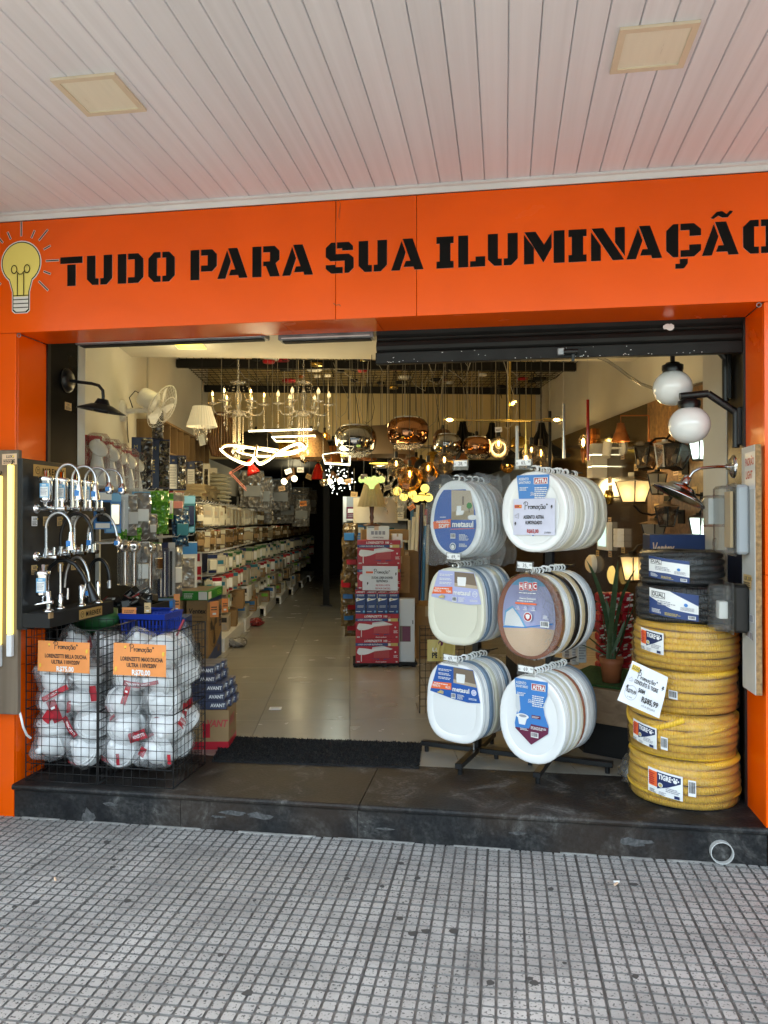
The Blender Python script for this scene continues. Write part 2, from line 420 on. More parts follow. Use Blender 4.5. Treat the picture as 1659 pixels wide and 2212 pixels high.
mat('black_panel', (.0025, .0025, .003), rough=.28, var=.3, vscale=3, spec=.12)
mat('shutter_black', (.004, .004, .004), rough=.5, spec=.3, var=.3, vscale=7, col2=(.008, .0078, .0075), bump=.15, bscale=40)
mat('black_metal', (.006, .006, .0065), rough=.38, var=.25, vscale=20); mat('matt_black', (.004, .004, .004), rough=.7, var=.3)
mat('steel_grey', (.28, .29, .30), rough=.4, metal=.6, var=.3, vscale=12)
mat('floor_tile', (.28, .262, .225), rough=.24, var=.05, vscale=3.2, detail=8, rnd=.035, bump=.04, bscale=30)
mat('scuff', (.10, .098, .095), rough=.8, col2=(.035, .035, .035), vscale=60); mat('rubber', (.011, .011, .0115), rough=.95, var=.5, vscale=80, bump=.9, bscale=220)
wood('wood_brown', (.12, .06, .025), (.30, .165, .075), 6, .34, 'X', coat=.25)
wood('wood_grey', (.13, .095, .065), (.22, .165, .115), 4, .6, 'Z')
wood('wood_plat', (.20, .13, .075), (.34, .24, .15), 5, .5, 'X')
wood('wood_shelf', (.16, .10, .05), (.27, .18, .09), 5, .5, 'Z')
mat('dark_board', (.050, .030, .014), rough=.13, var=.35, vscale=3, coat=.4)
mat('chip', (.28, .16, .07), rough=.9, var=.35, vscale=60)
mat('paint_grey', (.50, .50, .48), rough=.6, var=.10, vscale=5, detail=8)
mat('lit_panel', (1, .86, .25), emit=.24, ecol=(1., .82, .08)); mat('lit_warm', (1, .8, .5), emit=4, ecol=(1, .70, .34))
mat('lit_white', (1, .95, .85), emit=1.05, ecol=(1, .90, .64)); mat('lit_cool', (.8, .9, .9), emit=.14, ecol=(.72, .95, 1.))
mat('lit_yellow', (1, .8, .3), emit=.24, ecol=(1, .72, .16)); mat('lit_tube', (1, .85, .3), emit=.24, ecol=(1, .80, .20))
mat('tube_off', (.70, .70, .72), rough=.4); mat('frost_warm', (.75, .65, .52), rough=.4, emit=.05, ecol=(1, .72, .40)); mat('bead', (.62, .56, .46), rough=.06, metal=.55)
mat('filament', (1, .7, .3), emit=8, ecol=(1, .62, .20)); mat('frost_off', (.55, .52, .46), rough=.35)
film('bulb_glass', (1, .95, .85), haze=.02, rough=.03, bump=0, refl=.3); film('amber_glass', (1, .66, .25), haze=.02, rough=.04, bump=.1, refl=.35)
film('smoke_glass', (.55, .47, .38), haze=.04, rough=.05, bump=.05, refl=.45); film('crystal', (.95, .93, .9), haze=.09, rough=.04, bump=.5, bscale=60, refl=.6)
film('clear_box', (.86, .86, .84), haze=.05, rough=.15, bump=.05, refl=.4)
film('wrap', (.99, .99, .99), haze=.03, rough=.12, bump=.35, bscale=18, refl=.2); film('bag', (1, 1, 1), haze=.16, rough=.12, bump=.9, bscale=26, refl=.2, gmax=.22)
film('bag_milky', (.97, .99, 1), haze=.05, rough=.09, bump=1., bscale=20, refl=.34)
film('wrap_yellow', (1, .96, .80), haze=.05, rough=.08, bump=1., bscale=9, refl=.38)
film('blister', (1, 1, 1), haze=.05, rough=.08, bump=.7, bscale=30, refl=.36)
mat('chrome', (.86, .87, .88), rough=.05, metal=1.); mat('chrome_dome', (.55, .56, .57), rough=.16, metal=1.); mat('brushed', (.55, .56, .57), rough=.28, metal=1., var=.1)
mat('mirror_smoke', (.36, .35, .34), rough=.05, metal=1.); mat('mirror_copper', (.46, .22, .11), rough=.05, metal=1.)
mat('brass', (.75, .52, .16), rough=.22, metal=1.); mat('gold_plate', (.50, .31, .10), rough=.4, metal=.25); mat('copper_paint', (.38, .13, .04), rough=.3, metal=.35)
mat('white_plastic', (.84, .84, .83), rough=.32, var=.03, vscale=5); mat('white_gloss', (.80, .80, .785), rough=.12, coat=.3)
mat('cream_plastic', (.70, .66, .54), rough=.3, var=.03); mat('bone', (.64, .62, .50), rough=.3); mat('grey_plastic', (.34, .37, .40), rough=.3); mat('grey_blue', (.13, .19, .26), rough=.3)
mat('brown_plastic', (.34, .125, .07), rough=.25, coat=.2); mat('black_plastic', (.006, .006, .0065), rough=.3); mat('tan_plastic', (.46, .36, .22), rough=.3)
mat('pale_grey', (.60, .62, .63), rough=.3); mat('opal', (.80, .81, .80), rough=.07, coat=.6, sss=0)
mat('red', (.42, .012, .025), rough=.4, var=.05); mat('deep_red', (.30, .010, .022), rough=.35); mat('red_gloss', (.45, .012, .012), rough=.15, coat=.5); mat('pink', (.70, .26, .22), rough=.4)
mat('blue', (.010, .09, .36), rough=.35); mat('mid_blue', (.04, .20, .52), rough=.35); mat('sky_blue', (.16, .42, .66), rough=.4); mat('navy', (.010, .022, .085), rough=.35, var=.05); mat('box_blue', (.016, .045, .16), rough=.4, var=.05)
mat('lilac', (.40, .42, .66), rough=.3); mat('burgundy', (.13, .015, .05), rough=.35); mat('label_orange', (.80, .14, .04), rough=.4); mat('slate', (.05, .058, .10), rough=.3)
mat('basket_blue', (.012, .045, .36), rough=.32); mat('green', (.03, .22, .035), rough=.4); mat('lime', (.20, .55, .05), rough=.35); mat('dark_green', (.02, .10, .03), rough=.4)
mat('teal', (.02, .16, .24), rough=.4); mat('yellow', (.75, .52, .06), rough=.4); mat('gold_print', (.55, .42, .12), rough=.4)
mat('paper', (.74, .75, .78), rough=.6, var=.03, vscale=14, bump=.35, bscale=12); mat('paper_orange', (.78, .27, .075), rough=.45, var=.06, vscale=10, bump=.4, bscale=12)
mat('paper_lilac', (.60, .60, .72), rough=.4, var=.05, vscale=12, bump=.3, bscale=14); mat('tag_tan', (.62, .42, .20), rough=.6); mat('tag_peach', (.72, .50, .33), rough=.6)
mat('kraft', (.30, .185, .085), rough=.75, var=.10, vscale=8); mat('kraft_dark', (.20, .12, .055), rough=.75, var=.1, vscale=8); mat('ink', (.02, .018, .018), rough=.5)
mat('grey_ink', (.30, .30, .34), rough=.5); mat('red_ink', (.45, .05, .05), rough=.5); mat('photo_beige', (.45, .36, .26), rough=.4); mat('photo_dark', (.18, .13, .09), rough=.4)
mat('yellow_conduit', (.84, .50, .045), rough=.35, var=.10, vscale=9); mat('black_conduit', (.006, .006, .0065), rough=.28)
mat('terracotta', (.30, .095, .035), rough=.6, var=.1); mat('soil', (.03, .022, .015), rough=.95, bump=.5); mat('turf', (.02, .07, .015), rough=.95, var=.4, vscale=80, bump=.8, bscale=150)
mat('shade_cream', (.62, .54, .38), rough=.8, var=.04, vscale=30); mat('shade_white', (.70, .66, .58), rough=.8, emit=.03, ecol=(1, .85, .6)); mat('drum_shade', (.60, .56, .48), rough=.8, var=.03)
wood('wood_red', (.06, .018, .010), (.13, .04, .02), 8, .3, 'Z', coat=.3); wood('wood_slat', (.10, .045, .018), (.19, .09, .04), 8, .4, 'Z'); mat('wicker', (.17, .095, .04), rough=.7, var=.35, vscale=60, bump=.8, bscale=90)
mat('cord_black', (.012, .012, .012), rough=.6); mat('cord_white', (.55, .52, .46), rough=.5); mat('cord_clear', (.36, .33, .27), rough=.3)
foil('foil_dark', (.02, .018, .02), (.36, .31, .23), 16); foil('foil_light', (.22, .21, .20), (.55, .53, .50), 14); foil('foil_red', (.25, .01, .015), (.60, .03, .05), 30); foil('foil_tan', (.14, .09, .04), (.34, .24, .12), 15)
foil('foil_blue', (.01, .05, .13), (.05, .20, .36), 26); foil('foil_green', (.06, .28, .02), (.22, .58, .06), 20)
def frosted(nm, col):
	m = M[nm]; nt = m.node_tree; N = nt.nodes; L = nt.links; o = [n for n in N if n.type == 'OUTPUT_MATERIAL'][0]; b = N['Principled BSDF']; t = N.new('ShaderNodeBsdfTranslucent'); t.inputs[0].default_value = (*col, 1)
	mx = N.new('ShaderNodeMixShader'); mx.inputs[0].default_value = .65; L.new(b.outputs[0], mx.inputs[1]); L.new(t.outputs[0], mx.inputs[2]); L.new(mx.outputs[0], o.inputs['Surface'])
frosted('frost_warm', (.95, .85, .68)); frosted('lit_cool', (.85, .95, .95)); frosted('shade_cream', (.8, .7, .5)); frosted('frost_off', (.6, .58, .5))
# speckled paving concrete
def speckle():
	m = mat('paving', (.36, .355, .35), rough=.75, spec=.35); nt = m.node_tree; N = nt.nodes; L = nt.links; b = N['Principled BSDF']
	g = N.new('ShaderNodeNewGeometry'); vz = N.new('ShaderNodeTexVoronoi'); vz.inputs['Scale'].default_value = 150; L.new(g.outputs['Position'], vz.inputs['Vector'])
	n1 = N.new('ShaderNodeTexNoise'); n1.inputs['Scale'].default_value = 95; n1.inputs['Detail'].default_value = 2; L.new(g.outputs['Position'], n1.inputs['Vector'])
	r1 = N.new('ShaderNodeValToRGB'); r1.color_ramp.elements[0].position = .34; r1.color_ramp.elements[0].color = (.07, .07, .07, 1); r1.color_ramp.elements[1].position = .42; r1.color_ramp.elements[1].color = (.375, .365, .345, 1)
	L.new(n1.outputs['Fac'], r1.inputs['Fac'])
	n2 = N.new('ShaderNodeTexNoise'); n2.inputs['Scale'].default_value = 3.2; n2.inputs['Detail'].default_value = 9; n2.inputs['Roughness'].default_value = .65; L.new(g.outputs['Position'], n2.inputs['Vector'])
	r2 = N.new('ShaderNodeMapRange'); r2.inputs['From Min'].default_value = .3; r2.inputs['From Max'].default_value = .7; r2.inputs['To Min'].default_value = .62; r2.inputs['To Max'].default_value = 1.16; L.new(n2.outputs['Fac'], r2.inputs['Value'])
	oi = N.new('ShaderNodeObjectInfo'); mr = N.new('ShaderNodeMapRange'); mr.inputs['To Min'].default_value = .92; mr.inputs['To Max'].default_value = 1.07; L.new(oi.outputs['Random'], mr.inputs['Value'])
	mu = N.new('ShaderNodeMath'); mu.operation = 'MULTIPLY'; L.new(r2.outputs[0], mu.inputs[0]); L.new(mr.outputs[0], mu.inputs[1])
	hs = N.new('ShaderNodeHueSaturation'); L.new(r1.outputs['Color'], hs.inputs['Color']); L.new(mu.outputs[0], hs.inputs['Value']); L.new(hs.outputs['Color'], b.inputs['Base Color'])
	bp = N.new('ShaderNodeBump'); bp.inputs['Strength'].default_value = .5; bp.inputs['Distance'].default_value = .004; L.new(n1.outputs['Fac'], bp.inputs['Height']); L.new(bp.outputs[0], b.inputs['Normal'])
speckle()
# worn black stone of the step: pale scuffs and a brown bloom
def stone():
	m = mat('step_stone', (.02, .02, .02), rough=.34, spec=.3); nt = m.node_tree; N = nt.nodes; L = nt.links; b = N['Principled BSDF']
	g = N.new('ShaderNodeNewGeometry')
	n1 = N.new('ShaderNodeTexNoise'); n1.inputs['Scale'].default_value = 4.5; n1.inputs['Detail'].default_value = 12; n1.inputs['Roughness'].default_value = .68; n1.inputs['Distortion'].default_value = .8; L.new(g.outputs['Position'], n1.inputs['Vector'])
	r1 = N.new('ShaderNodeValToRGB'); e = r1.color_ramp.elements; e[0].position = .38; e[0].color = (.008, .008, .009, 1); e[1].position = .70; e[1].color = (.15, .148, .14, 1)
	e2 = e.new(.50); e2.color = (.017, .017, .017, 1); e3 = e.new(.58); e3.color = (.045, .043, .04, 1); L.new(n1.outputs['Fac'], r1.inputs['Fac'])
	n2 = N.new('ShaderNodeTexNoise'); n2.inputs['Scale'].default_value = 70; n2.inputs['Detail'].default_value = 4; L.new(g.outputs['Position'], n2.inputs['Vector'])
	mr = N.new('ShaderNodeMapRange'); mr.inputs['From Min'].default_value = .35; mr.inputs['From Max'].default_value = .65; mr.inputs['To Min'].default_value = .6; mr.inputs['To Max'].default_value = 1.4; L.new(n2.outputs['Fac'], mr.inputs['Value'])
	hs = N.new('ShaderNodeHueSaturation'); L.new(r1.outputs['Color'], hs.inputs['Color']); L.new(mr.outputs[0], hs.inputs['Value'])
	n3 = N.new('ShaderNodeTexNoise'); n3.inputs['Scale'].default_value = 1.6; n3.inputs['Detail'].default_value = 6; L.new(g.outputs['Position'], n3.inputs['Vector'])
	r3 = N.new('ShaderNodeMapRange'); r3.inputs['From Min'].default_value = .46; r3.inputs['From Max'].default_value = .6; r3.inputs['To Max'].default_value = .4; L.new(n3.outputs['Fac'], r3.inputs['Value'])
	mx = N.new('ShaderNodeMix'); mx.data_type = 'RGBA'; L.new(r3.outputs[0], mx.inputs['Factor']); L.new(hs.outputs['Color'], mx.inputs['A']); mx.inputs['B'].default_value = (.05, .03, .017, 1)
	L.new(mx.outputs['Result'], b.inputs['Base Color'])
	r4 = N.new('ShaderNodeMapRange'); r4.inputs['To Min'].default_value = .42; r4.inputs['To Max'].default_value = .75; L.new(n1.outputs['Fac'], r4.inputs['Value']); L.new(r4.outputs[0], b.inputs['Roughness'])
	bp = N.new('ShaderNodeBump'); bp.inputs['Strength'].default_value = .3; bp.inputs['Distance'].default_value = .004; L.new(n2.outputs['Fac'], bp.inputs['Height']); L.new(bp.outputs[0], b.inputs['Normal'])
stone()
# ribs of the corrugated conduit, running round each coil
for nm in ('yellow_conduit', 'black_conduit'):
	nt = M[nm].node_tree; N = nt.nodes; L = nt.links; b = N['Principled BSDF']
	t = N.new('ShaderNodeTexCoord'); gr = N.new('ShaderNodeTexGradient'); gr.gradient_type = 'RADIAL'; L.new(t.outputs['Object'], gr.inputs[0])
	m1 = N.new('ShaderNodeMath'); m1.operation = 'MULTIPLY'; m1.inputs[1].default_value = 2 * math.pi * 130; L.new(gr.outputs['Fac'], m1.inputs[0])
	m2 = N.new('ShaderNodeMath'); m2.operation = 'SINE'; L.new(m1.outputs[0], m2.inputs[0])
	bp = N.new('ShaderNodeBump'); bp.inputs['Strength'].default_value = .5; bp.inputs['Distance'].default_value = .004; L.new(m2.outputs[0], bp.inputs['Height']); L.new(bp.outputs[0], b.inputs['Normal'])
# ---------------------------------------------------------------- ground, road, street across
YF = 3.65; YJ = YF + .27; ZS = .172; ZC = 3.15; ZB = 2.53; XL = -2.53; XR = 1.155
def struct(o): o['kind'] = 'structure'; return o
mb = MB(); mb.box(-25, 25, -3.2, YF - .004, -.12, -.012, 'grout'); pave = struct(mb.build('pavement'))
mb = MB(); mb.box(-25, 25, -3.45, -3.2, -.16, 0.0, 'concrete', .02); struct(mb.build('kerb'))
mb = MB(); mb.box(-200, 200, -200, -3.45, -.3, -.14, 'asphalt'); struct(mb.build('road'))
mb = MB(); mb.box(-30, 30, -17, -14, -.14, 3.4, 'street_wall')
for i in range(-9, 10):
	for j in range(1): mb.box(i * 3 - .9, i * 3 + .9, -13.998, -13.96, .5 + j * 3.5, 2.7 + j * 3.5, 'street_glass')
far = mb.build('building'); tag(far, 'pale building with rows of windows across the street', 'building')
# pavement tiles: 40 cm concrete tiles, eight by eight raised pads
def pad_tile():
	mb = MB(); n = 8; T = .4; p = T / n; g = .0034
	mb.box(.001, T - .001, .001, T - .001, -.02, -.0055, 'grout')
	for i in range(n):
		for j in range(n):
			gx0 = g * (1.4 if i == 0 else 1); gx1 = g * (1.4 if i == n - 1 else 1); gy0 = g * (1.4 if j == 0 else 1); gy1 = g * (1.4 if j == n - 1 else 1)
			x0, x1, y0, y1 = i * p + gx0, (i + 1) * p - gx1, j * p + gy0, (j + 1) * p - gy1; c = .0045; b = .0014
			lo = [(x0 + c, y0), (x1 - c, y0), (x1, y0 + c), (x1, y1 - c), (x1 - c, y1), (x0 + c, y1), (x0, y1 - c), (x0, y0 + c)]
			cx, cy_ = (x0 + x1) / 2, (y0 + y1) / 2
			hi = [(a + (b if a < cx else -b), d + (b if d < cy_ else -b)) for a, d in lo]
			vs = [(a, d, -.0056) for a, d in lo] + [(a, d, 0) for a, d in hi]
			mb.add(vs, [(q, (q + 1) % 8, 8 + (q + 1) % 8, 8 + q) for q in range(8)], 'grout'); mb.add(vs[8:], [list(range(8))], 'paving')
	return mb
proto = pad_tile().build('paving_tile', pave); pm = proto.data
jx = atZ(1053.6, 1843, 0); jy = atZ(1150, 1975, 0)
X0 = jx.x; k0 = 0; r = random.Random(5); first = True
Y0 = jy.y + .4 * (int((YF - jy.y) / .4) + 1)
for i in range(-9, 8):
	for j in range(0, 8):
		o = proto if first else link('paving_tile', pm, pave); first = False
		y = Y0 - .4 * (j + 1)
		o.location = (X0 + .4 * i, y, r.uniform(-.0012, .0012)); o.rotation_euler = (r.uniform(-.002, .002), r.uniform(-.002, .002), r.choice((0, 0)))
# ---------------------------------------------------------------- marquee over the pavement
mb = MB(); mb.box(-8, 7, .45, YF + .3, ZC + .016, ZC + .5, 'plank'); ceil = struct(mb.build('ceiling'))
mb = MB(); q = .0009; W = .105
mb.prism([(q, ZC + .005), (q + .0028, ZC), (W - q - .0028, ZC), (W - q, ZC + .005), (W - q, ZC + .014), (q, ZC + .014)], 0, 1, 'plank', T=Matrix(((1, 0, 0, 0), (0, 0, 1, 0), (0, 1, 0, 0), (0, 0, 0, 1))))
po = mb.build('plank', ceil); Lp = YF - .03 - .46
for i in range(-34, 26):
	o = po if i == -34 else link('plank', po.data, ceil)
	o.location = (.016 + i * W, .46, 0); o.scale = (1, Lp, 1)
mb = MB(); mb.prism([(0, 0), (.034, 0), (.034, -.034), (.026, -.034), (.018, -.012), (0, -.010)], -8, 7, 'trim_white', T=Matrix(((0, 0, 1, 0), (1, 0, 0, YF - .037), (0, 1, 0, ZC - .0005), (0, 0, 0, 1)))); o = mb.build('cornice', ceil)
for (pts, lab) in (((127, 176, 300, 237), 'square recessed ceiling downlight at the left of the plank ceiling'), ((1331, 150, 1497, 58), 'square recessed ceiling downlight at the right of the plank ceiling')):
	a = atZ(pts[0], pts[1], ZC - .008); b = atZ(pts[2], pts[3], ZC - .008); c = (a + b) / 2; s = .125
	t = thing('downlight', lab, 'ceiling light', (c.x, c.y, ZC - .001))
	mb = MB(); w = .022
	for (x0, x1, y0, y1) in ((-s, s, -s, -s + w), (-s, s, s - w, s), (-s, -s + w, -s + w, s - w), (s - w, s, -s + w, s - w)): mb.box(x0, x1, y0, y1, -.010, 0, 'fixture_plastic')
	mb.build('frame', t); mb = MB(); mb.box(-s + w, s - w, -s + w, s - w, -.005, -.0005, 'fixture_lens'); mb.build('diffuser', t)
# ---------------------------------------------------------------- orange shop front
fas = thing('shop_sign', 'wide orange shop sign board reading TUDO PARA SUA ILUMINAÇÃO', 'shop sign', (0, YF, ZB))
ztop = ZC - .036 - ZB
xs_ = [-5.2, -2.9, atY(725, 560, YF).x, atY(900, 560, YF).x, 3.6]
for a, b in zip(xs_[:-1], xs_[1:]):
	mb = MB(); mb.box(a + .0012, b - .0012, 0, .02, 0, ztop, 'orange', .0015); mb.build('panel', fas)
sx = [XL, atZ(600, 690, ZB).x, atZ(812, 690, ZB).x, XR]
for a, b in zip(sx[:-1], sx[1:]):
	mb = MB(); mb.box(a + .001, b - .001, .021, .27, .0005, .012, 'orange'); mb.build('soffit_panel', fas)
G = {'T': (8.2, [[(0, 10), (8.2, 10), (8.2, 7.7), (0, 7.7)], [(2.6, 7.3), (5.7, 7.3), (5.7, 0), (2.6, 0)]]),
 'U': (9.2, [[(0, 10), (3.1, 10), (3.1, 2.2), (4.3, 2.2), (4.3, 0), (2, 0), (0, 2)], [(6.1, 10), (9.2, 10), (9.2, 2), (7.2, 0), (4.9, 0), (4.9, 2.2), (6.1, 2.2)]]),
 'D': (9.2, [[(0, 0), (3.1, 0), (3.1, 10), (0, 10)], [(3.7, 10), (7.4, 10), (9.2, 8.1), (9.2, 1.9), (7.4, 0), (3.7, 0), (3.7, 2), (6.1, 2), (6.1, 8), (3.7, 8)]]),
 'O': (9.4, [[(4.4, 10), (2, 10), (0, 8), (0, 2), (2, 0), (4.4, 0), (4.4, 2), (3.1, 2), (3.1, 8), (4.4, 8)], [(5, 10), (7.4, 10), (9.4, 8), (9.4, 2), (7.4, 0), (5, 0), (5, 2), (6.3, 2), (6.3, 8), (5, 8)]]),
 'P': (9.2, [[(0, 0), (3.1, 0), (3.1, 10), (0, 10)], [(3.7, 10), (7.6, 10), (9.2, 8.3), (9.2, 4.4), (7.6, 2.7), (3.7, 2.7), (3.7, 4.7), (6, 4.7), (6, 8), (3.7, 8)]]),
 'A': (10.4, [[(0, 0), (2.8, 0), (4.7, 5.6), (3.4, 9.4)], [(3.7, 10), (6.9, 10), (10.4, 0), (7.5, 0), (7.2, 1), (4.0, 1), (4.7, 2.9), (6.2, 2.9)]]),
 'R': (9.3, [[(0, 0), (3.1, 0), (3.1, 10), (0, 10)], [(3.7, 10), (7.6, 10), (9.2, 8.3), (9.2, 5.4), (7.9, 4.3), (9.3, 0), (6.0, 0), (4.6, 3.5), (3.7, 3.5), (3.7, 5), (6, 5), (6, 8), (3.7, 8)]]),
 'S': (9.2, [[(3.2, 10), (1.8, 10), (0, 8.4), (0, 5.4), (1.6, 4), (6.2, 4), (6.2, 0), (7.6, 0), (9.2, 1.6), (9.2, 4.8), (7.6, 6.2), (3.2, 6.2)], [(3.7, 10), (7.6, 10), (9, 8.6), (9, 7.3), (5.4, 7.3), (5.4, 8), (3.7, 8)], [(0, 2.8), (3.2, 2.8), (3.2, 2), (5.6, 2), (5.6, 0), (1.8, 0), (0, 1.6)]]),
 'I': (5.4, [[(0, 10), (5.4, 10), (5.4, 7.8), (4.4, 7.8), (4.4, 2.2), (5.4, 2.2), (5.4, 0), (0, 0), (0, 2.2), (1, 2.2), (1, 7.8), (0, 7.8)]]),
 'L': (8.4, [[(0, 0), (3.1, 0), (3.1, 10), (0, 10)], [(3.7, 0), (8.4, 0), (8.4, 3.2), (5.4, 3.2), (5.4, 1.8), (3.7, 1.8)]]),
 'M': (12.3, [[(0, 0), (3, 0), (3, 5), (0, 9.2)], [(.1, 10), (3.5, 10), (6.1, 5.9), (8.4, 9.4), (8.4, 4.8), (5.9, .3)], [(9, 0), (12.3, 0), (12.3, 10), (9, 10)]]),
 'N': (10, [[(0, 0), (2.9, 0), (2.9, 4.6), (0, 9)], [(.1, 10), (3.6, 10), (9.8, 0), (6.4, 0)], [(7.1, 10), (10, 10), (10, 1.0), (7.1, 5.4)]]),
 'Ç': (10, [[(3.5, 10), (2, 10), (0, 8), (0, 2), (2, 0), (3.5, 0)], [(4.1, 10), (8, 10), (10, 8.2), (10, 6.2), (6.7, 6.2), (6.7, 8), (4.1, 8)], [(4.1, 0), (8, 0), (10, 1.8), (10, 3.6), (6.6, 3.6), (6.6, 2), (4.1, 2)], [(3.9, -.6), (6.2, -.6), (6.2, -2), (5, -3.5), (2.6, -3.5), (2.6, -2), (3.9, -2)]])}
G['Ã'] = (10.4, G['A'][1] + [[(2.5, 11.2), (4.2, 13), (5.8, 13.2), (7, 12.2), (8, 13.2), (8.9, 12.9), (7.3, 11.2), (5.8, 11.2), (4.7, 11.8), (3.2, 10.9)]])
word = [('T', 131), ('U', 188.5), ('D', 255), ('O', 321), ('P', 412), ('A', 470), ('R', 545.5), ('A', 609.7), ('S', 704), ('U', 775), ('A', 845), ('I', 943), ('L', 990), ('U', 1054), ('M', 1132), ('I', 1228), ('N', 1276.7), ('A', 1353), ('Ç', 1439), ('Ã', 1516), ('O', 1605)]
zb = atY(131, 619.5, YF).z; zt = atY(131, 556.6, YF).z; zr = atY(1516, 553.6, YF).z; x_a = atY(131, 600, YF).x; x_b = atY(1516, 560, YF).x; U = (zt - zb) / 10
for ch, px in word:
	x = atY(px, 590, YF).x; z0 = zb + (zr - zb) * (x - x_a) / (x_b - x_a) - ZB
	mb = MB()
	for pl in G[ch][1]:
		c = [(x + a * U, z0 + b * U) for a, b in pl]
		mb.prism(c, .001, .0035, 'letter', 'outline', T=Matrix(((1, 0, 0, 0), (0, 0, -1, 0), (0, 1, 0, 0), (0, 0, 0, 1))))
	mb.build('letter', fas)
c = atY(46, 568, YF); mb = MB(); pr = Print(mb, (c.x, 0, c.z - ZB), (1, 0, 0), (0, 0, 1), lift=.001, step=.0005)
u_ = (atY(90, 568, YF).x - atY(46, 568, YF).x) / 44
def bulb_shape(r, d):
	pts = [(r * math.cos(rad(a)), r * math.sin(rad(a))) for a in range(-55, 236, 12)]
	return [(x, y) for x, y in pts] + [(-16 * u_ - d, -58 * u_), (-16 * u_ - d, -92 * u_ - d), (-10 * u_ - d, -97 * u_ - d), (10 * u_ + d, -97 * u_ - d), (16 * u_ + d, -92 * u_ - d), (16 * u_ + d, -58 * u_)]
pr.poly(bulb_shape(44 * u_, 3.5 * u_), 'white_print'); pr.poly(bulb_shape(42 * u_, 2 * u_), 'letter'); pr.poly(bulb_shape(40 * u_, 0), 'bulb_yellow')
pr.poly([(-16 * u_, -67 * u_), (16 * u_, -67 * u_), (16 * u_, -92 * u_), (10 * u_, -97 * u_), (-10 * u_, -97 * u_), (-16 * u_, -92 * u_)], 'white_print')
for y in (-66, -74, -82, -90): pr.rect(-16 * u_, y * u_, 32 * u_, 1.8 * u_, 'letter')
for sg in (-1, 1):
	pr.line([(sg * 7 * u_, -66 * u_), (sg * 7 * u_, -22 * u_)], 1.8 * u_, 'letter')
	pr.line([(sg * 14 * u_ + 6 * u_ * math.cos(rad(a)), -13 * u_ + 8 * u_ * math.sin(rad(a))) for a in range(0, 361, 24)], 1.8 * u_, 'letter')
pr.line([(-8 * u_, -18 * u_), (-3 * u_, -23 * u_), (3 * u_, -23 * u_), (8 * u_, -18 * u_)], 1.8 * u_, 'letter')
mb.build('bulb_emblem', fas); mb = MB(); pr = Print(mb, (c.x, 0, c.z - ZB), (1, 0, 0), (0, 0, 1), lift=.001, step=.0005)
for a, r0, r1 in ((90, 54, 82), (65, 54, 68), (115, 54, 68), (47, 58, 84), (133, 58, 84), (25, 56, 70), (155, 56, 70), (0, 56, 82), (180, 56, 82), (-22, 56, 70), (202, 56, 70), (-44, 58, 84), (224, 58, 84)):
	p = [(r_ * u_ * math.cos(rad(a)), r_ * u_ * math.sin(rad(a))) for r_ in (r0, r1)]
	pr.line(p, 4.4 * u_, 'outline'); pr.line(p, 2.2 * u_, 'letter')
mb.build('rays', fas)
# hanging eye bolts, hairline stains under the sign
for px, py in ((40, 713), (1640, 648)):
	p = atY(px, py, YF); mb = MB(); mb.tube([(.010 * math.cos(rad(a)), 0, -.010 + .010 * math.sin(rad(a))) for a in range(0, 360, 30)], .002, 'steel_grey', 6, closed=True); o = mb.build('eye_bolt', fas); o.location = (p.x, .004, -.004)
mb = MB(); p0 = atY(726, 418, YF); pr = Print(mb, (p0.x, 0, p0.z - ZB), (1, 0, 0), (0, 0, 1), lift=.0006)
mat('hairline', (.30, .06, .012), rough=.6)
pr.line([(0, 0), (.002, -.10), (-.004, -.20), (0, -.26)], .0022, 'hairline'); pr.line([(0, -.02), (.022, -.05), (.012, -.12)], .002, 'hairline'); pr.line([(.022, -.05), (.018, -.13)], .002, 'hairline'); pr.line([(-.012, -.54), (0, -.55), (.018, -.548), (.022, -.555)], .004, 'hairline')
mb.build('drip_stain', fas)
# pillars left and right
def pillar(side, lab):
	x0, x1 = (-5.2, XL) if side < 0 else (XR, 3.6)
	t = thing('pillar', lab, 'pillar', ((x0 + x1) / 2, YF, 0))
	cx = (x0 + x1) / 2; zs = [-.01, .78, 1.72, ZB - .002] if side < 0 else [-.01, 1.30, ZB - .002]
	for a, b in zip(zs[:-1], zs[1:]):
		mb = MB(); mb.box(x0 - cx, x1 - cx, 0.0, .018, a + .001, b - .001, 'orange', .0015); mb.build('front_panel', t)
		mb = MB(); xa, xb = (x1 - .018, x1) if side < 0 else (x0, x0 + .018); mb.box(xa - cx, xb - cx, .0195, .27, a + .001, b - .001, 'orange', .0015); mb.build('side_panel', t)
	mb = MB(); xa, xb = (x0, x1 - .02) if side < 0 else (x0 + .02, x1); mb.box(xa - cx, xb - cx, .02, .62, -.05, ZB + 1.2, 'concrete'); mb.build('core', t)
	return t
pillar(-1, 'glossy orange clad pillar at the left of the entrance behind the light board')
pillar(1, 'glossy orange clad pillar at the right of the entrance behind the meter board')
# black side linings behind the jambs
for side, xx, lab in ((-1, XL, 'black polished lining panel behind the left pillar, carrying the barn lamp'), (1, XR, 'black polished lining panel behind the right pillar, carrying the globe lamps')):
	mb = MB(); a, b = (xx - .05, xx - .002) if side < 0 else (xx + .002, xx + .05)
	mb.box(a, b, YJ + .03, YJ + .32, 0.1, 2.9, 'black_panel'); mb.box(a, b + (.012 if side < 0 else 0), YJ + .001, YJ + .028, 0.1, 2.9, 'black_metal') if side < 0 else mb.box(a - .012, b, YJ + .001, YJ + .028, .1, 2.9, 'black_metal')
	tag(mb.build('lining_panel'), lab, 'wall panel')
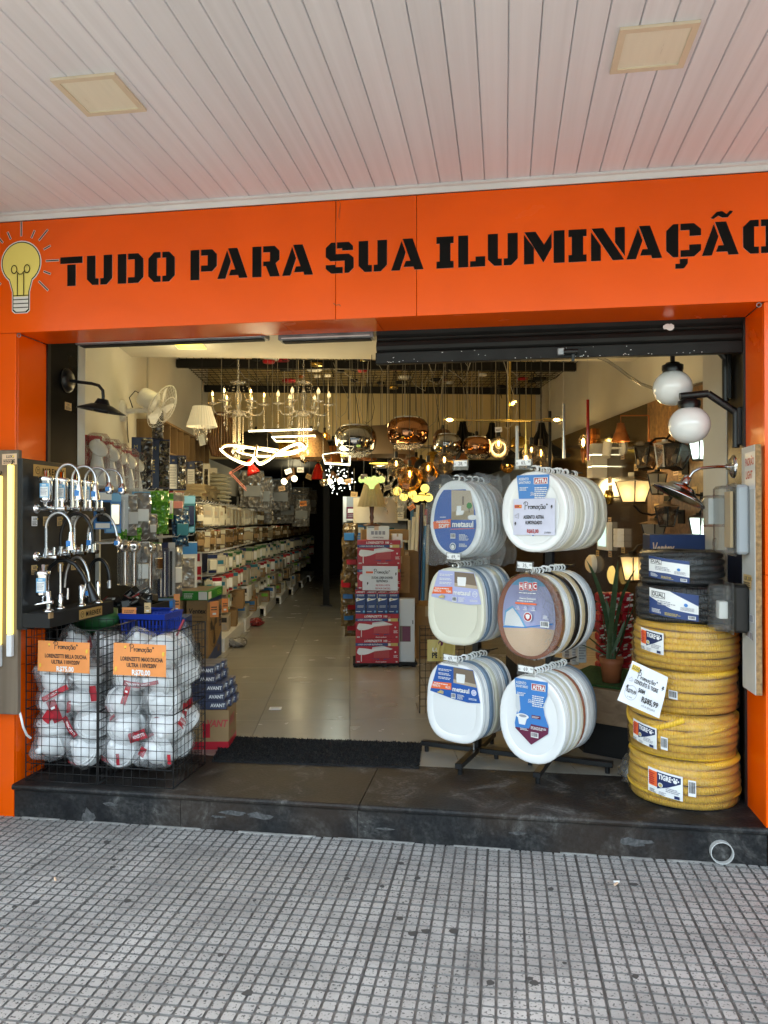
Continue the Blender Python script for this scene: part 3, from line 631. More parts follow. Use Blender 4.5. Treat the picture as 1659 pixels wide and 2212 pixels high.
# ---------------------------------------------------------------- step
step = struct(bpy.data.objects.new('doorstep', None)); COL.objects.link(step); step.location = (0, YF, 0)
xj = atZ(775, 1740, ZS).x; YB = 4.26 - YF
def nosing(x0, x1): # rounded tread edge
	prof = [(-.012, -.028), (-.018, -.022), (-.020, -.012), (-.016, -.004), (-.008, 0), (YB, 0), (YB, -.03), (-.005, -.03)]
	mb = MB(); mb.prism(prof, x0, x1, 'step_stone', T=Matrix(((0, 0, 1, 0), (1, 0, 0, 0), (0, 1, 0, ZS), (0, 0, 0, 1)))); return mb
nosing(XL - .0, xj - .002).build('tread_slab', step); o = nosing(xj + .002, XR + .3).build('tread_slab', step)
# the left slab sits a few millimetres lower with a chipped corner
for a, b in ((XL + .003, atY(390, 1770, YF).x), (atY(390, 1770, YF).x, atY(772, 1790, YF).x), (atY(772, 1790, YF).x, XR + .3)):
	mb = MB(); mb.box(a + .001, b - .001, .0, .03, -.02, ZS - .031, 'step_stone', .001); mb.build('riser_slab', step)
mb = MB(); mb.box(XL + .01, XR + .3, .031, YB, -.05, ZS - .031, 'concrete'); mb.build('fill', step)
rs = random.Random(6)
for (px, py, w_, h_) in ((238, 1737, .05, .012), (505, 1757, .09, .016), (560, 1762, .10, .02), (190, 1765, .05, .06), (470, 1764, .05, .008), (830, 1790, .06, .008), (1120, 1800, .05, .010), (1365, 1818, .10, .03)):
	p = atY(px, py, YF); mb = MB(); pr = Print(mb, (p.x, -.0004, p.z), (1, 0, 0), (0, 0, 1), lift=.0004); n = 14; pr.poly([(w_ * math.cos(q * 6.283 / n) * rs.uniform(.5, 1), h_ * math.sin(q * 6.283 / n) * rs.uniform(.4, 1)) for q in range(n)], 'scuff'); mb.build('chipped_patch', step)
x = XL + .05
while x < 1.1:
	L = rs.uniform(.12, .5); mb = MB(); mb.prism([(x, -.014 * rs.uniform(.5, 1)), (x + L * .4, -.016 * rs.uniform(.3, 1)), (x + L, -.010), (x + L, .001), (x, .001)], -.001, .004, 'concrete'); mb.build('mortar_line', step); x += L + rs.uniform(0, .3)
p = atY(1557, 1838, YF)
mb = MB(); R_ = S(23, 3.55)
T_ = Matrix(((1, 0, 0, 0), (0, 0, 1, 0), (0, -1, 0, 0), (0, 0, 0, 1)))
mb.lathe([(R_ * .93, .30), (R_ * .93, -.028), None, (R_ * .93, -.028), (R_, -.028), None, (R_, -.028), (R_, .02)], 'paint_grey', 28, T_); mb.lathe([(0, .2), (R_ * .93, -.003)], 'matt_black', 28, T_)  # black cone stands for the shade inside the pipe
o = mb.build('drain_pipe'); o.location = (p.x, YF, p.z); tag(o, 'white drain pipe end sticking out of the black step', 'drain pipe')
# ---------------------------------------------------------------- the room
UL, UR, WB, WD = -2.03, 2.70, 11.0, 19.0; ZD = 3.06; ZG = 3.42; ZT = 3.78
floor = struct(bpy.data.objects.new('floor', None)); COL.objects.link(floor); floor.rotation_euler = (0, 0, IR); floor.location = (0, 0, ZS)
sa, sb = uw(Vector((XL - .3, 4.264, 0))), uw(Vector((XR + .9, 4.264, 0)))
mb = MB(); mb.prism([sa, sb, (3.4, WD + .5), (-3., WD + .5)], -.3, -.006, 'joint'); mb.build('screed', floor)
fa = atZ(1080 * .5486, 2700 * .5486, ZS); fb = atZ(705, 1557, ZS)
u0 = uw(atZ(545, 1590, ZS))[0]; w0 = uw(atZ(1000, 1551, ZS))[1]; TS = .62
mbt = MB(); mbt.box(.0014, TS - .0014, .0014, TS - .0014, -.006, 0, 'floor_tile', .0012); tme = None
for i in range(-4, 6):
	for j in range(-3, 24):
		ua, wa = u0 + i * TS, w0 + j * TS
		if ua > UR + .1 or ua + TS < UL: continue
		# keep tiles behind the stone tread
		corners = [iw(a, b, 0).y for a in (ua, ua + TS) for b in (wa, wa + TS)]
		if max(corners) < 4.27: continue
		if min(corners) < 4.262:
			pl = [(ua + .0014, wa + .0014), (ua + TS - .0014, wa + .0014), (ua + TS - .0014, wa + TS - .0014), (ua + .0014, wa + TS - .0014)]
			out = []
			f = lambda p: iw(p[0], p[1], 0).y - 4.263
			for a, b in zip(pl, pl[1:] + pl[:1]):
				fa_, fb_ = f(a), f(b)
				if fa_ >= 0: out.append(a)
				if fa_ * fb_ < 0: q = fa_ / (fa_ - fb_); out.append((a[0] + (b[0] - a[0]) * q, a[1] + (b[1] - a[1]) * q))
			if len(out) > 2: m2 = MB(); m2.prism(out, -.006, 0, 'floor_tile'); m2.build('floor_tile', floor)
			continue
		if tme is None: o = mbt.build('floor_tile', floor); tme = o.data
		else: o = link('floor_tile', tme, floor)
		o.location = (ua, wa, 0)
def wallbox(name, u0, u1, w0, w1, z0, z1, k):
	mb = MB(); mb.box(u0, u1, w0, w1, z0, z1, k); o = mb.build(name); o.rotation_euler = (0, 0, IR); return struct(o)
wallbox('wall', UL - .15, UL, 3.6, WD, ZS - .1, ZT + .2, 'white_wall')
wallbox('wall', UR, UR + .15, 4.0, WD, ZS - .1, ZT + .2, 'white_wall')
wallbox('wall', UL + .002, UR - .002, WB, WB + .15, 2.42, ZT, 'cream_wall')
wallbox('wall', UL + .002, UR - .002, WD - .1, WD, ZS, 3., 'matt_black')  # black colour stands for the unlit depth of the shop
wallbox('ceiling', UL + .002, UR - .002, WB + .152, WD - .102, 2.42, 2.6, 'shutter_black')  # painted black as well, for the dark passage
wallbox('ceiling', UL + .002, UR - .002, 7.2, WB - .002, ZT, ZT + .1, 'cream_wall')
# lowered ceiling by the entrance
pl = [(UL + .002, 7.19), (UR - .002, 7.19)]; q0 = uw(Vector((XR - .0, YJ + .01, 0))); q1 = uw(Vector((XL, YJ + .01, 0)))
mb = MB(); mb.prism([(UL + .002, 7.19), (UR - .002, 7.19), (UR - .002, q0[1] - .1), q0, q1, (UL + .002, q1[1])], ZD, ZT + .15, 'ceiling_white'); o = mb.build('ceiling'); o.rotation_euler = (0, 0, IR); struct(o)
# pier behind the right lining, left return
mb = MB(); mb.box(XR - .001, XR + .5, YJ + .325, YJ + .80, 0.0, 3.06, 'white_wall'); struct(mb.build('wall'))
mb = MB(); mb.box(XL - .5, XL + .001, YJ + .325, YJ + .40, 0.0, 3.06, 'white_wall'); struct(mb.build('wall'))
mb = MB(); mb.box(-6, 4.5, YJ + .001, YJ + .3, 2.62, 4.4, 'concrete'); struct(mb.build('wall'))
mb = MB(); mb.box(XR + .06, 4.5, YF + .3, YF + .6, 0, 3.4, 'concrete'); struct(mb.build('wall')); mb = MB(); mb.box(-6, XL - .06, YF + .3, YF + .6, 0, 3.4, 'concrete'); struct(mb.build('wall'))
mb = MB(); mb.box(-6, 6, YJ, 24, ZT + .22, ZT + .4, 'concrete'); struct(mb.build('roof'))
# cable trunking on the left wall, dark post in the aisle
mb = MB(); c = atU(318, 800, UL); u, w = uw(c); mb.box(UL + .002, UL + .02, w - .03, w + .03, 2.2, ZT, 'white_wall'); o = mb.build('cable_trunking'); o.rotation_euler = (0, 0, IR); tag(o, 'vertical white cable trunking on the cream left wall behind the fan', 'trunking')
d = 12.2; p = atD(705, 1122, d); u, w = uw(p); mb = MB(); mb.box(-.05, .05, -.05, .05, 0, 2.24, 'matt_black'); mb.box(-.09, .09, -.09, .09, 0, .012, 'black_metal'); o = mb.build('post'); o.rotation_euler = (0, 0, IR); o.location = iw(u, w, ZS); tag(o, 'black square post standing at the dark end of the aisle', 'post')
# ---------------------------------------------------------------- roller shutter
YSH = YJ + .02; x0 = atY(812, 740, YSH).x; z_b = atY(1300, 772, YSH).z
sh = thing('roller_shutter', 'black roller shutter half lowered over the right of the entrance', 'roller shutter', (0, YSH, z_b))
zz = .062; n = 0
while zz < ZB + .05 - z_b:
	h = .078; mb = MB(); prof = [(0, 0), (-.012, .012), (-.016, .03), (-.010, .05), (0, .062), (-.004, .066), (-.004, .074), (0, .078), (.02, .078), (.02, 0)]
	mb.prism([(a, zz + b) for a, b in prof], x0 + .004, XR - .004, 'shutter_black', T=Matrix(((0, 0, 1, 0), (1, 0, 0, 0), (0, 1, 0, 0), (0, 0, 0, 1)))); mb.build('slat', sh); zz += h
mb = MB(); mb.box(x0, XR - .002, -.012, .03, 0, .060, 'shutter_black', .003); mb.box(x0 + .01, XR - .01, -.016, -.0121, .002, .008, 'shutter_black'); mb.build('bottom_bar', sh)
p = atY(1225, 755, YSH); mb = MB(); mb.cyl((p.x - .02, -.03, .028), (p.x + .05, -.03, .028), .013, 'black_metal', n=10); mb.box(p.x - .05, p.x - .015, -.035, -.012, .012, .048, 'steel_grey', .004); mb.box(p.x + .02, p.x + .034, -.03, -.012, -.02, .03, 'black_metal'); mb.build('latch', sh)
p = atY(1445, 706, YSH - .017); mb = MB(); pr = Print(mb, (p.x, -.0165, p.z - z_b), (1, 0, 0), (0, 0, 1)); r = random.Random(3)
pr.poly([(.034 * math.cos(a) * r.uniform(.6, 1.), .02 * math.sin(a) * r.uniform(.6, 1)) for a in [i * math.pi / 9 for i in range(18)]], 'paper'); mb.build('torn_sticker', sh)
mb = MB(); r = random.Random(9)
pr = Print(mb, (0, -.0125, 0), (1, 0, 0), (0, 0, 1))
for i in range(46):
	x = r.uniform(x0 + .05, XR - .05); pr.rect(x, .003 + r.random() ** 3 * .05, r.uniform(.002, .007), r.uniform(.0015, .004), 'trim_white')
tag(mb.build('paint_chips', sh), kind='stuff')
# grey guide boxes at the head of the left opening
for (pa, pb, py) in ((172, 578, 733), (606, 810, 728)):
	a = atY(pa, py, YJ + .06).x; b = atY(pb, py, YJ + .06).x; z = atY((pa + pb) / 2, py + 8, YJ + .06).z
	mb = MB(); mb.box(a, b, YJ + .012, YJ + .10, z, z + .05, 'steel_grey', .004); mb.box(a + .02, b - .02, YJ + .006, YJ + .012, z + .006, z + .012, 'trim_white'); mb.box(a + .02, b - .02, YJ + .03, YJ + .08, z - .006, z - .0005, 'matt_black')
	tag(mb.build('head_rail'), ('long grey metal rail at the head of the opening beside the black lining' if pa < 200 else 'short grey metal rail at the head of the opening next to the shutter'), 'rail')
# ================================================================ LEFT OF THE ENTRANCE
def arch(x0, h1, w, h, drop, n=12, lean=0.):
	"""gooseneck in the x-z plane: straight rise to h1, round arch of width w up to h, down to drop"""
	pts = [(x0, 0, 0), (x0, 0, h1)]
	for i in range(1, n): a = math.pi * (1 - i / n); pts.append((x0 + w / 2 + w / 2 * math.cos(a) + lean * i / n, 0, h1 + (h - h1) * math.sin(a)))
	pts.append((x0 + w + lean, 0, h1)); 
	if drop < h1: pts.append((x0 + w + lean * 1.15, 0, drop))
	return pts
# ---- board with lit tubes
p = atY(42, 1122, 3.60); zt_ = atY(36, 972, 3.60).z; zb_ = atY(36, 1543, 3.60).z
bd = thing('lamp_board', 'brown wood board with glowing tube lamps hanging on the left orange pillar', 'display board', (p.x, 3.62, zb_))
mb = MB(); mb.box(-.62, 0, -.03, .0, 0, zt_ - zb_, 'wood_grey', .003); mb.build('board', bd)
def price_tag(mb, o, x, y, w, h, k='tag_tan', seed=0, luxo=True):
	pr = Print(mb, o, x, y, lift=.0008); pr.rect(-w / 2, -h / 2, w, h, k)
	if luxo: pr.luxo(-w * .22, h * .12, h * .24, 'ink', 'yellow')
	pr.small(-w * .4, -h * .42, w * .8, h * .42, 'ink', 3, seed)
	return mb
mb = MB(); price_tag(mb, (-.05, -.0305, zt_ - zb_ - .048), (1, 0, .03), (0, 0, 1), .083, .056, 'tag_peach').build('price_tag', bd)
for px, y0, y1, lab in ((23.5, 1004, 1418, 'slim glowing yellow tube lamp on the board, right of two, with grey end'), (-1.5, 1028, 1440, 'slim glowing tube lamp half out of view at the left end of the board')):
	a = atY(px, y0, 3.575); b = atY(px, y1, 3.575); t = thing('tube_lamp', lab, 'tube lamp', (a.x, 3.575, b.z)); Lh = a.z - b.z
	mb = MB(); mb.box(-.014, .014, -.012, .012, Lh * .115, Lh, 'lit_tube', .004); mb.build('tube', t); mb = MB(); mb.box(-.0145, .0145, -.0125, .0125, 0, Lh * .114, 'tube_off', .003); mb.build('end_cap', t)
	mb = MB(); mb.tube([(0, .004, Lh), (.004, .012, Lh + .02), (0, .013, Lh + .024)], .003, 'black_metal', 6); mb.build('cord_stub', t)
pts = [atY(38, 1522, 3.64), atY(46, 1552, 3.60), atY(50, 1570, 3.62), atY(58, 1588, 3.66), atY(66, 1594, 3.70)]
mb = MB(); mb.tube(pts, .006, 'white_plastic', 6); tag(mb.build('cable'), 'short white cable hanging down the left pillar under the light board', 'cable')
# ---- tap display
BX = -2.44; BY0, BY1 = 3.578, 4.255; BZ0, BZ1 = .985, 1.863
fd = thing('tap_display', 'black display board with gold nameplates carrying rows of chrome taps', 'display board', (BX, BY0, BZ0))
mb = MB(); mb.box(-.03, 0, 0, BY1 - BY0, 0, BZ1 - BZ0, 'black_metal', .002); mb.build('back_board', fd)
mb = MB(); mb.box(.0005, .155, 0, BY1 - BY0 - .03, .01, .085, 'matt_black', .003); mb.box(.0005, .03, .0, BY1 - BY0 - .03, .0, .0095, 'matt_black'); mb.build('ledge', fd)
def nameplate(o, w, h):
	mb = MB(); pr = Print(mb, o, (0, 1, 0), (0, 0, 1), lift=.0005, step=.0006); pr.rect(0, 0, w, h, 'gold_plate')
	pr.disc(h * .62, h * .5, h * .33, 'letter', 20); pr.disc(h * .62, h * .5, h * .28, 'gold_plate', 20); pr.text('M', h * .62, h * .36, h * .3, 'letter', al='C', ital=.15)
	pr.text('MIRENEX', h * 1.25, h * .22, h * .52, 'letter', track=.12, bold=.02, maxw=w - h * 1.6); mb.build('nameplate', fd)
nameplate((.0, .09, BZ1 - BZ0 - .085), .30, .062); nameplate((.1555, .27, .018), .24, .052)
mb = MB(); mb.box(.148, .157, -.002, .03, .06, .088, 'kraft'); mb.build('chipped_corner', fd)
for i, (y, z, k) in enumerate(((.10, .555, 'paper'), (.20, .555, 'tag_tan'), (.33, .555, 'tag_tan'), (.47, .56, 'paper'), (.10, .30, 'tag_tan'), (.20, .295, 'tag_tan'), (.34, .30, 'tag_tan'), (.47, .30, 'tag_tan'))):
	mb = MB(); price_tag(mb, (.001, y, z), (0, 1, random.uniform(-.1, .1)), (0, 0, 1), .05, .05, k, i).build('price_tag', fd)
def flange(mb): mb.lathe([(.0, .012), (.018, .012), (.026, .006), (.028, 0)], 'chrome', 16, roty(rad(90)))
def spray(t, x, z, kind):
	mb = MB()
	if kind == 'cone': mb.lathe([(.009, 0), (.013, -.02), (.022, -.075), (.024, -.092), None, (.024, -.092), (0, -.09)], 'chrome', 14, tr(x, 0, z)); mb.box(x - .012, x + .012, -.0245, -.021, z - .075, z - .045, 'mid_blue')
	elif kind == 'turbine': mb.lathe([(.008, .01), (.012, 0), (.021, -.012), (.021, -.045), (.015, -.055), None, (.015, -.055), (0, -.055)], 'chrome', 14, tr(x, 0, z)); mb.box(x - .012, x + .012, -.0225, -.020, z - .04, z - .016, 'mid_blue')
	elif kind == 'black': mb.lathe([(.012, 0), (.016, -.03), (.027, -.10), (.027, -.11), None, (.027, -.11), (0, -.11)], 'black_plastic', 14, tr(x, 0, z) @ roty(rad(-22)))
	else: mb.lathe([(.011, 0), (.012, -.045), None, (.012, -.045), (0, -.045)], 'chrome', 12, tr(x, 0, z))
	mb.build('spray_head', t)
def wall_tap(lab, y, z, x0, h1, w, h, hose='chrome', head='cone', reach=.17, r=.0075, filt=False, lean=0.):
	t = thing('kitchen_tap', lab, 'tap', (BX, BY0 + y, BZ0 + z), group='taps on the black display board')
	mb = MB(); flange(mb); mb.cyl((0, 0, 0), (reach, 0, 0), .0115, 'chrome'); mb.cyl((x0, 0, -.006), (x0, 0, .045), .014, 'chrome'); mb.build('body', t)
	mb = MB(); mb.cyl((reach - .02, 0, .008), (reach - .02, 0, .05), .008, 'chrome', .0065); mb.build('lever', t)
	P_ = arch(x0, h1, w, h, h1 - .02, lean=lean); mb = MB()
	if hose == 'chrome': mb.cyl((x0, 0, .04), (x0, 0, h1), .0085, 'chrome'); mb.tube(P_[1:], r, 'brushed', 8)
	else: mb.tube(P_, [r * .9] * 2 + [r] * (len(P_) - 2), hose, 10)
	mb.build('spout', t); spray(t, P_[-1][0], P_[-1][2], head)
	if filt: filter_can(t, .052, .012)
	return t
def filter_can(t, x, z):
	mb = MB(); T_ = tr(x, .0, z); mb.lathe([(.008, 0), (.012, .02), (.030, .028), (.032, .035), (.033, .135), None, (.039, .135), (.040, .140), (.040, .152), (.036, .156), None, (.036, .156), (.012, .158), (.012, .188), (0, .19)], 'chrome', 20, T_)
	o = mb.build('filter_canister', t)
	mb = MB(); pr = Print(mb, fn=lambda a, b, l: (x + (.0335 + l) * math.sin(a / .0335), -(.0335 + l) * math.cos(a / .0335), z + b))
	pr.rect(-.015, .045, .05, .075, 'sky_blue', 6); pr.rect(-.010, .05, .04, .052, 'white_print', 6); pr.small(-.008, .06, .034, .035, 'grey_ink', 5); pr.rect(.0, .108, .02, .006, 'white_print', 3); mb.build('label', t)
lead = ('nearest', 'second nearest', 'third nearest', 'farthest')
for i, (y, head) in enumerate(((.122, 'cone'), (.267, 'cone'), (.395, 'turbine'), (.52, 'turbine'))):
	wall_tap('chrome gooseneck tap with filter canister, %s in the top row of the display' % lead[i], y, .622, .114, .16, .128 + .01 * i, .232, 'chrome', head, .165, filt=True)
wall_tap('chrome gooseneck tap with cone spray head, nearest in the middle row of the display', .122, .368, .054, .15, .142, .232, 'chrome', 'cone', .12)
wall_tap('tap with thick black arched hose in the middle row of the black display', .256, .372, .054, .08, .19, .225, 'black_plastic', 'tip', .12, .0095)
wall_tap('chrome gooseneck tap behind the black hose tap in the middle row of the display', .39, .375, .054, .14, .10, .215, 'chrome', 'cone', .12)
wall_tap('chrome tap with wide leaning spout, farthest in the middle row of the black display', .53, .378, .054, .10, .13, .22, 'chrome', 'turbine', .12, lean=.05)
def deck_tap(lab, y, x, parts):
	t = thing('kitchen_tap', lab, 'tap', (BX, BY0 + y, BZ0 + .085), group='taps on the black display board')
	parts(t, x); return t
def base(t, x, h=.10, r=.012):
	mb = MB(); mb.lathe([(.026, 0), (.026, .006), (.018, .012), None, (r, .012), (r, h), (r * .7, h + .006), (0, h + .008)], 'chrome', 16, tr(x, 0, 0)); mb.build('body', t)
def f1(t, x):
	base(t, x + .035, .10); filter_can(t, x, .055); mb = MB(); mb.cyl((x - .035, -.01, .035), (x + .06, .0, .05), .010, 'chrome'); mb.build('crossbar', t)
deck_tap('chrome filter tap standing on the display ledge at its near corner', .09, .055, f1)
def f2(t, x):
	base(t, x, .075, .014); mb = MB(); mb.cyl((x, 0, .07), (x, 0, .24), .0085, 'chrome'); mb.cyl((x - .07, 0, .055), (x + .05, 0, .062), .004, 'chrome'); mb.cyl((x + .045, 0, .05), (x + .045, 0, .11), .006, 'chrome'); mb.build('riser', t)
	P_ = [(x - .075, -.02, .10), (x - .07, -.02, .17), (x - .045, -.02, .225), (x, -.02, .258), (x + .05, -.02, .262), (x + .10, -.02, .24), (x + .14, -.02, .19), (x + .165, -.02, .14)]
	mb = MB(); mb.tube(P_, .0115, 'black_plastic', 10); mb.build('hose', t); spray(t, x + .163, .145, 'black')
deck_tap('tap on the ledge with a big black arched hose and flared black spray head', .22, .075, f2)
def f3(t, x):
	base(t, x, .11, .015); mb = MB(); mb.cyl((x + .012, 0, .055), (x + .028, 0, .125), .007, 'chrome'); mb.build('lever', t)
	P_ = arch(x - .1, .10, .15, .27, .16); mb = MB(); mb.tube(P_[1:], .0075, 'brushed', 8); mb.build('spout', t); spray(t, P_[-1][0], P_[-1][2], 'turbine')
deck_tap('short chrome mixer tap with gooseneck and turbine head on the display ledge', .36, .115, f3)
def f4(t, x):
	base(t, x, .12); P_ = arch(x - .06, .14, .13, .25, .13); mb = MB(); mb.tube(P_, .0105, 'black_plastic', 10); mb.build('hose', t); spray(t, P_[-1][0], P_[-1][2], 'tip')
deck_tap('tap with slim black hose and chrome tip at the far end of the ledge', .52, .125, f4)
# ---- barn lamp and sticker on the left lining
p = atX(145, 822, XL); t = thing('barn_lamp', 'black barn style wall lamp with wide flat shade on the left lining panel', 'wall lamp', (XL, p.y, p.z))
mb = MB(); mb.lathe([(.072, 0), (.072, .006), None, (.072, .006), (.060, .008), (.058, .018), (.02, .022), (0, .022)], 'black_metal', 24, roty(rad(90))); mb.build('wall_plate', t)
e = S(242 - 150, 4.2); A = [(0.01, 0, 0), (.08, .0, -.012), (.155, 0, -.022), (.20, 0, -.035), (.225, 0, -.065), (.228, 0, -.10), (.226, 0, -.125)]
mb = MB(); mb.tube(A, .0095, 'black_metal', 10); mb.build('arm', t)
mb = MB(); T_ = tr(.226, 0, -.115) @ roty(rad(9)); mb.lathe([(.0, 0), (.03, 0), (.045, -.03), None, (.045, -.03), (.062, -.034), (.135, -.068), (.138, -.072), (.132, -.072), (.06, -.040)], 'black_metal', 28, T_); mb.lathe([(.045, -.05), (.045, -.078), (0, -.078)], 'black_metal', 14, T_); mb.build('shade', t)
p = atX(147, 878, XL); mb = MB(); price_tag(mb, (0, 0, 0), (0, 1, 0), (0, 0, 1), .07, .045, 'tag_tan', 3); o = mb.build('price_tag'); o.location = (XL, p.y, p.z); tag(o, 'small tan price tag stuck on the black lining under the barn lamp', 'price tag')
# ---- wire baskets
BKX = (-2.50, -2.088, -1.668); BKY0, BKY1 = 3.70, 4.115; BKH = .80
def basket(i, lab):
	x0, x1 = BKX[i] + .004, BKX[i + 1] - .004; w = x1 - x0; dp = BKY1 - BKY0
	t = thing('wire_basket', lab, 'wire basket', (x0, BKY0, ZS)); nx = 9; nz = 17
	def rods(name, segs, r):
		mb = MB()
		for a, b in segs: mb.tube([a, b], r, 'black_metal', 5, caps=False)
		return tag(mb.build(name, t), kind='stuff' if name == 'mesh_panel' else None)
	for nm, y in (('f', 0), ('b', dp)):
		rods('mesh_panel', [((w * k / nx, y, 0), (w * k / nx, y, BKH)) for k in range(1, nx)] + [((0, y, BKH * k / nz), (w, y, BKH * k / nz)) for k in range(1, nz) if k != 8], .0017)
	for x in (0, w):
		rods('mesh_panel', [((x, dp * k / nx, 0), (x, dp * k / nx, BKH)) for k in range(1, nx)] + [((x, 0, BKH * k / nz), (x, dp, BKH * k / nz)) for k in range(1, nz) if k != 8], .0017)
	rods('mesh_panel', [((w * k / nx, 0, .075), (w * k / nx, dp, .075)) for k in range(1, nx)] + [((0, dp * k / nx, .075), (w, dp * k / nx, .075)) for k in range(1, nx)], .0015)
	for z in (0.003, BKH * .47, BKH):
		mb = MB(); mb.tube([(0, 0, z), (w, 0, z), (w, dp, z), (0, dp, z)], .0032, 'black_metal', 6, closed=True); mb.build('hoop', t)
	for x, y in ((0, 0), (w, 0), (w, dp), (0, dp)): mb = MB(); mb.tube([(x, y, 0), (x, y, BKH)], .0036, 'black_metal', 6); mb.build('corner_rod', t)
	return t
basket(0, 'black wire basket by the left pillar, holding showers behind the R$75,00 sign'); basket(1, 'black wire basket nearer the door, holding showers behind the R$70,00 sign')
def promo_sign(mb, o, x, y, w, h, k, lines, price, kp, frm='luxo', pos=None):
	pr = Print(mb, o, x, y, lift=.001); pr.rect(0, 0, w, h, k, 4)
	pr.luxo(w * .05, h * .82, h * .10, 'ink', 'yellow'); pr.promo(w * .32, h * .74, w * .44, 'ink', .09)
	for i, l in enumerate(lines): pr.text(l, w * .55, h * (.50 - .18 * i), h * .115, 'ink', .72, .03, 'C', maxw=w * .86)
	pr.text(price, w * .52, h * .05, h * .155, kp, .8, .035, 'C')
	pr.bolt(w * .91, h * .62, h * .17, 'yellow'); pr.bolt(w * .03, h * .14, h * .17, 'yellow'); return mb
def wavy(o, x, y, n, amp, w, h):
	o, x, y = Vector(o), Vector(x).normalized(), Vector(y).normalized(); nn = x.cross(y)
	return lambda a, b, l: o + x * a + y * b + nn * (l + amp * math.sin(a / w * 5.2 + 1) * math.cos(b / h * 2.5))
for (pa, pb, lines, price, lab) in (((82, 1449), (194, 1386), ('LORENZETTI BELLA DUCHA', 'ULTRA 110V/220V'), 'R$75,00', 'orange promotion paper priced R$75,00 on the basket by the pillar'), ((245, 1457), (359, 1391), ('LORENZETTI MAXI DUCHA', 'ULTRA 110V/220V'), 'R$70,00', 'orange promotion paper priced R$70,00 on the basket nearer the door')):
	a = atY(*pa, BKY0 - .006); b = atY(*pb, BKY0 - .006); w, h = b.x - a.x, b.z - a.z; mb = MB(); n = 8
	pr = Print(mb, fn=wavy((0, 0, 0), (1, 0, -.02), (0, 0, 1), None, .0025, w, h), lift=.0008)
	for i in range(4): pr.rect(0, h * i / 4, w, h / 4, 'paper_orange', n); pr.l -= pr.step
	pr.luxo(w * .05, h * .83, h * .10, 'ink', 'yellow'); pr.promo(w * .32, h * .76, w * .46, 'ink', .10)
	pr.text(lines[0], w * .54, h * .46, h * .12, 'ink', .72, .03, 'C', maxw=w * .80); pr.text(lines[1], w * .54, h * .27, h * .12, 'ink', .72, .03, 'C', maxw=w * .6)
	pr.text(price, w * .53, h * .03, h * .155, 'white_print', .8, .035, 'C'); pr.bolt(w * .92, h * .60, h * .18, 'yellow'); pr.bolt(w * .025, h * .08, h * .18, 'yellow')
	o = mb.build('price_sign'); o.location = a; tag(o, lab, 'price sign')
# ---- bagged showers
def blob_mesh(rx, ry, rz, seed, k, n=18, m=11, amp=.10, twist=.05):
	mb = MB(); vs = []; fs = []
	for i in range(m + 1):
		th = math.pi * i / m
		for j in range(n):
			a = 2 * math.pi * j / n; v = Vector((math.sin(th) * math.cos(a), math.sin(th) * math.sin(a), -math.cos(th)))
			q = 1 + amp * mnoise.noise(v * 3.1 + Vector((seed, 0, 0))) + amp * .6 * mnoise.noise(v * 7 + Vector((0, seed, 0)))
			p = Vector((v.x * rx * q, v.y * ry * q, v.z * rz * q))
			if v.z > .75: p.z += (v.z - .75) / .25 * twist; p.x *= 1 - (v.z - .75) * 1.2; p.y *= 1 - (v.z - .75) * 1.2
			vs.append(p)
	for i in range(m):
		for j in range(n): j2 = (j + 1) % n; fs.append((i * n + j, i * n + j2, (i + 1) * n + j2, (i + 1) * n + j))
	mb.add(vs, fs, k, True); return mb
def shower(seed):
	t = thing('bagged_shower', 'white electric shower head in a clear bag lying in the basket', 'shower head', (0, 0, 0)); r = random.Random(seed)
	mb = MB(); mb.lathe([(0, -.050), (.078, -.050), (.082, -.045), None, (.082, -.045), (.084, -.035), (.082, -.022), (.078, -.018), None, (.078, -.018), (.074, .010), (.066, .036), (.050, .055), (.030, .066), (.018, .070), None, (.018, .07), (.016, .095), (0, .097)], 'white_plastic', 26); mb.build('shower_body', t)
	mb = MB()
	for ring in (.030, .044, .058):
		for j in range(int(ring * 260)): a = 2 * math.pi * j / int(ring * 260); mb.sphere((ring * math.cos(a), ring * math.sin(a), -.051), .0022, 'pale_grey', 5, 3)
	tag(mb.build('nozzles', t), kind='stuff')
	mb = MB(); P_ = []
	for i in range(46): a = i * 2 * math.pi * 2.1 / 45 + seed; P_.append(((.083 + .006 * math.sin(i * .4)) * math.cos(a), (.083 + .006 * math.sin(i * .4)) * math.sin(a), -.004 + .014 * i / 45 + .004 * math.sin(i * 1.1)))
	mb.tube(P_, .0068, 'white_gloss', 6); mb.build('hose', t)
	mb = MB(); pr = Print(mb, fn=lambda a, b, l: ((.0975 - abs(b) * .18 + l) * math.cos(a / .09 + seed), (.0975 - abs(b) * .18 + l) * math.sin(a / .09 + seed), b + .02 + .010 * math.sin(a * 40)), lift=.001)
	w_ = r.choice((.035, .05, .10)); pr.rect(-w_ / 2, -.03, w_, .058, 'red', 6)
	if w_ > .045: pr.text('LORENZETTI', -w_ * .44, -.006, .010, 'white_print', maxw=w_ * .88, bold=.02); pr.rect(-w_ * .4, .012, w_ * .3, .008, 'white_print', 2)
	mb.build('brand_card', t)
	blob_mesh(.104, .104, .088, seed, 'bag', twist=.05).build('plastic_bag', t)
	return t
prot = [shower(s) for s in range(5)]; used = [False] * 5; r = random.Random(21)
def place_shower(x, y, z, rot, label, group):
	q = r.randrange(5); T_ = tr(x, y, z) @ rot @ Matrix.Diagonal((1.04, 1.04, 1.04, 1))
	if not used[q]: o = prot[q]; used[q] = True; o.matrix_world = T_; o['label'] = label; o['group'] = group
	else: o = dup(prot[q], T=T_, label=label, group=group)
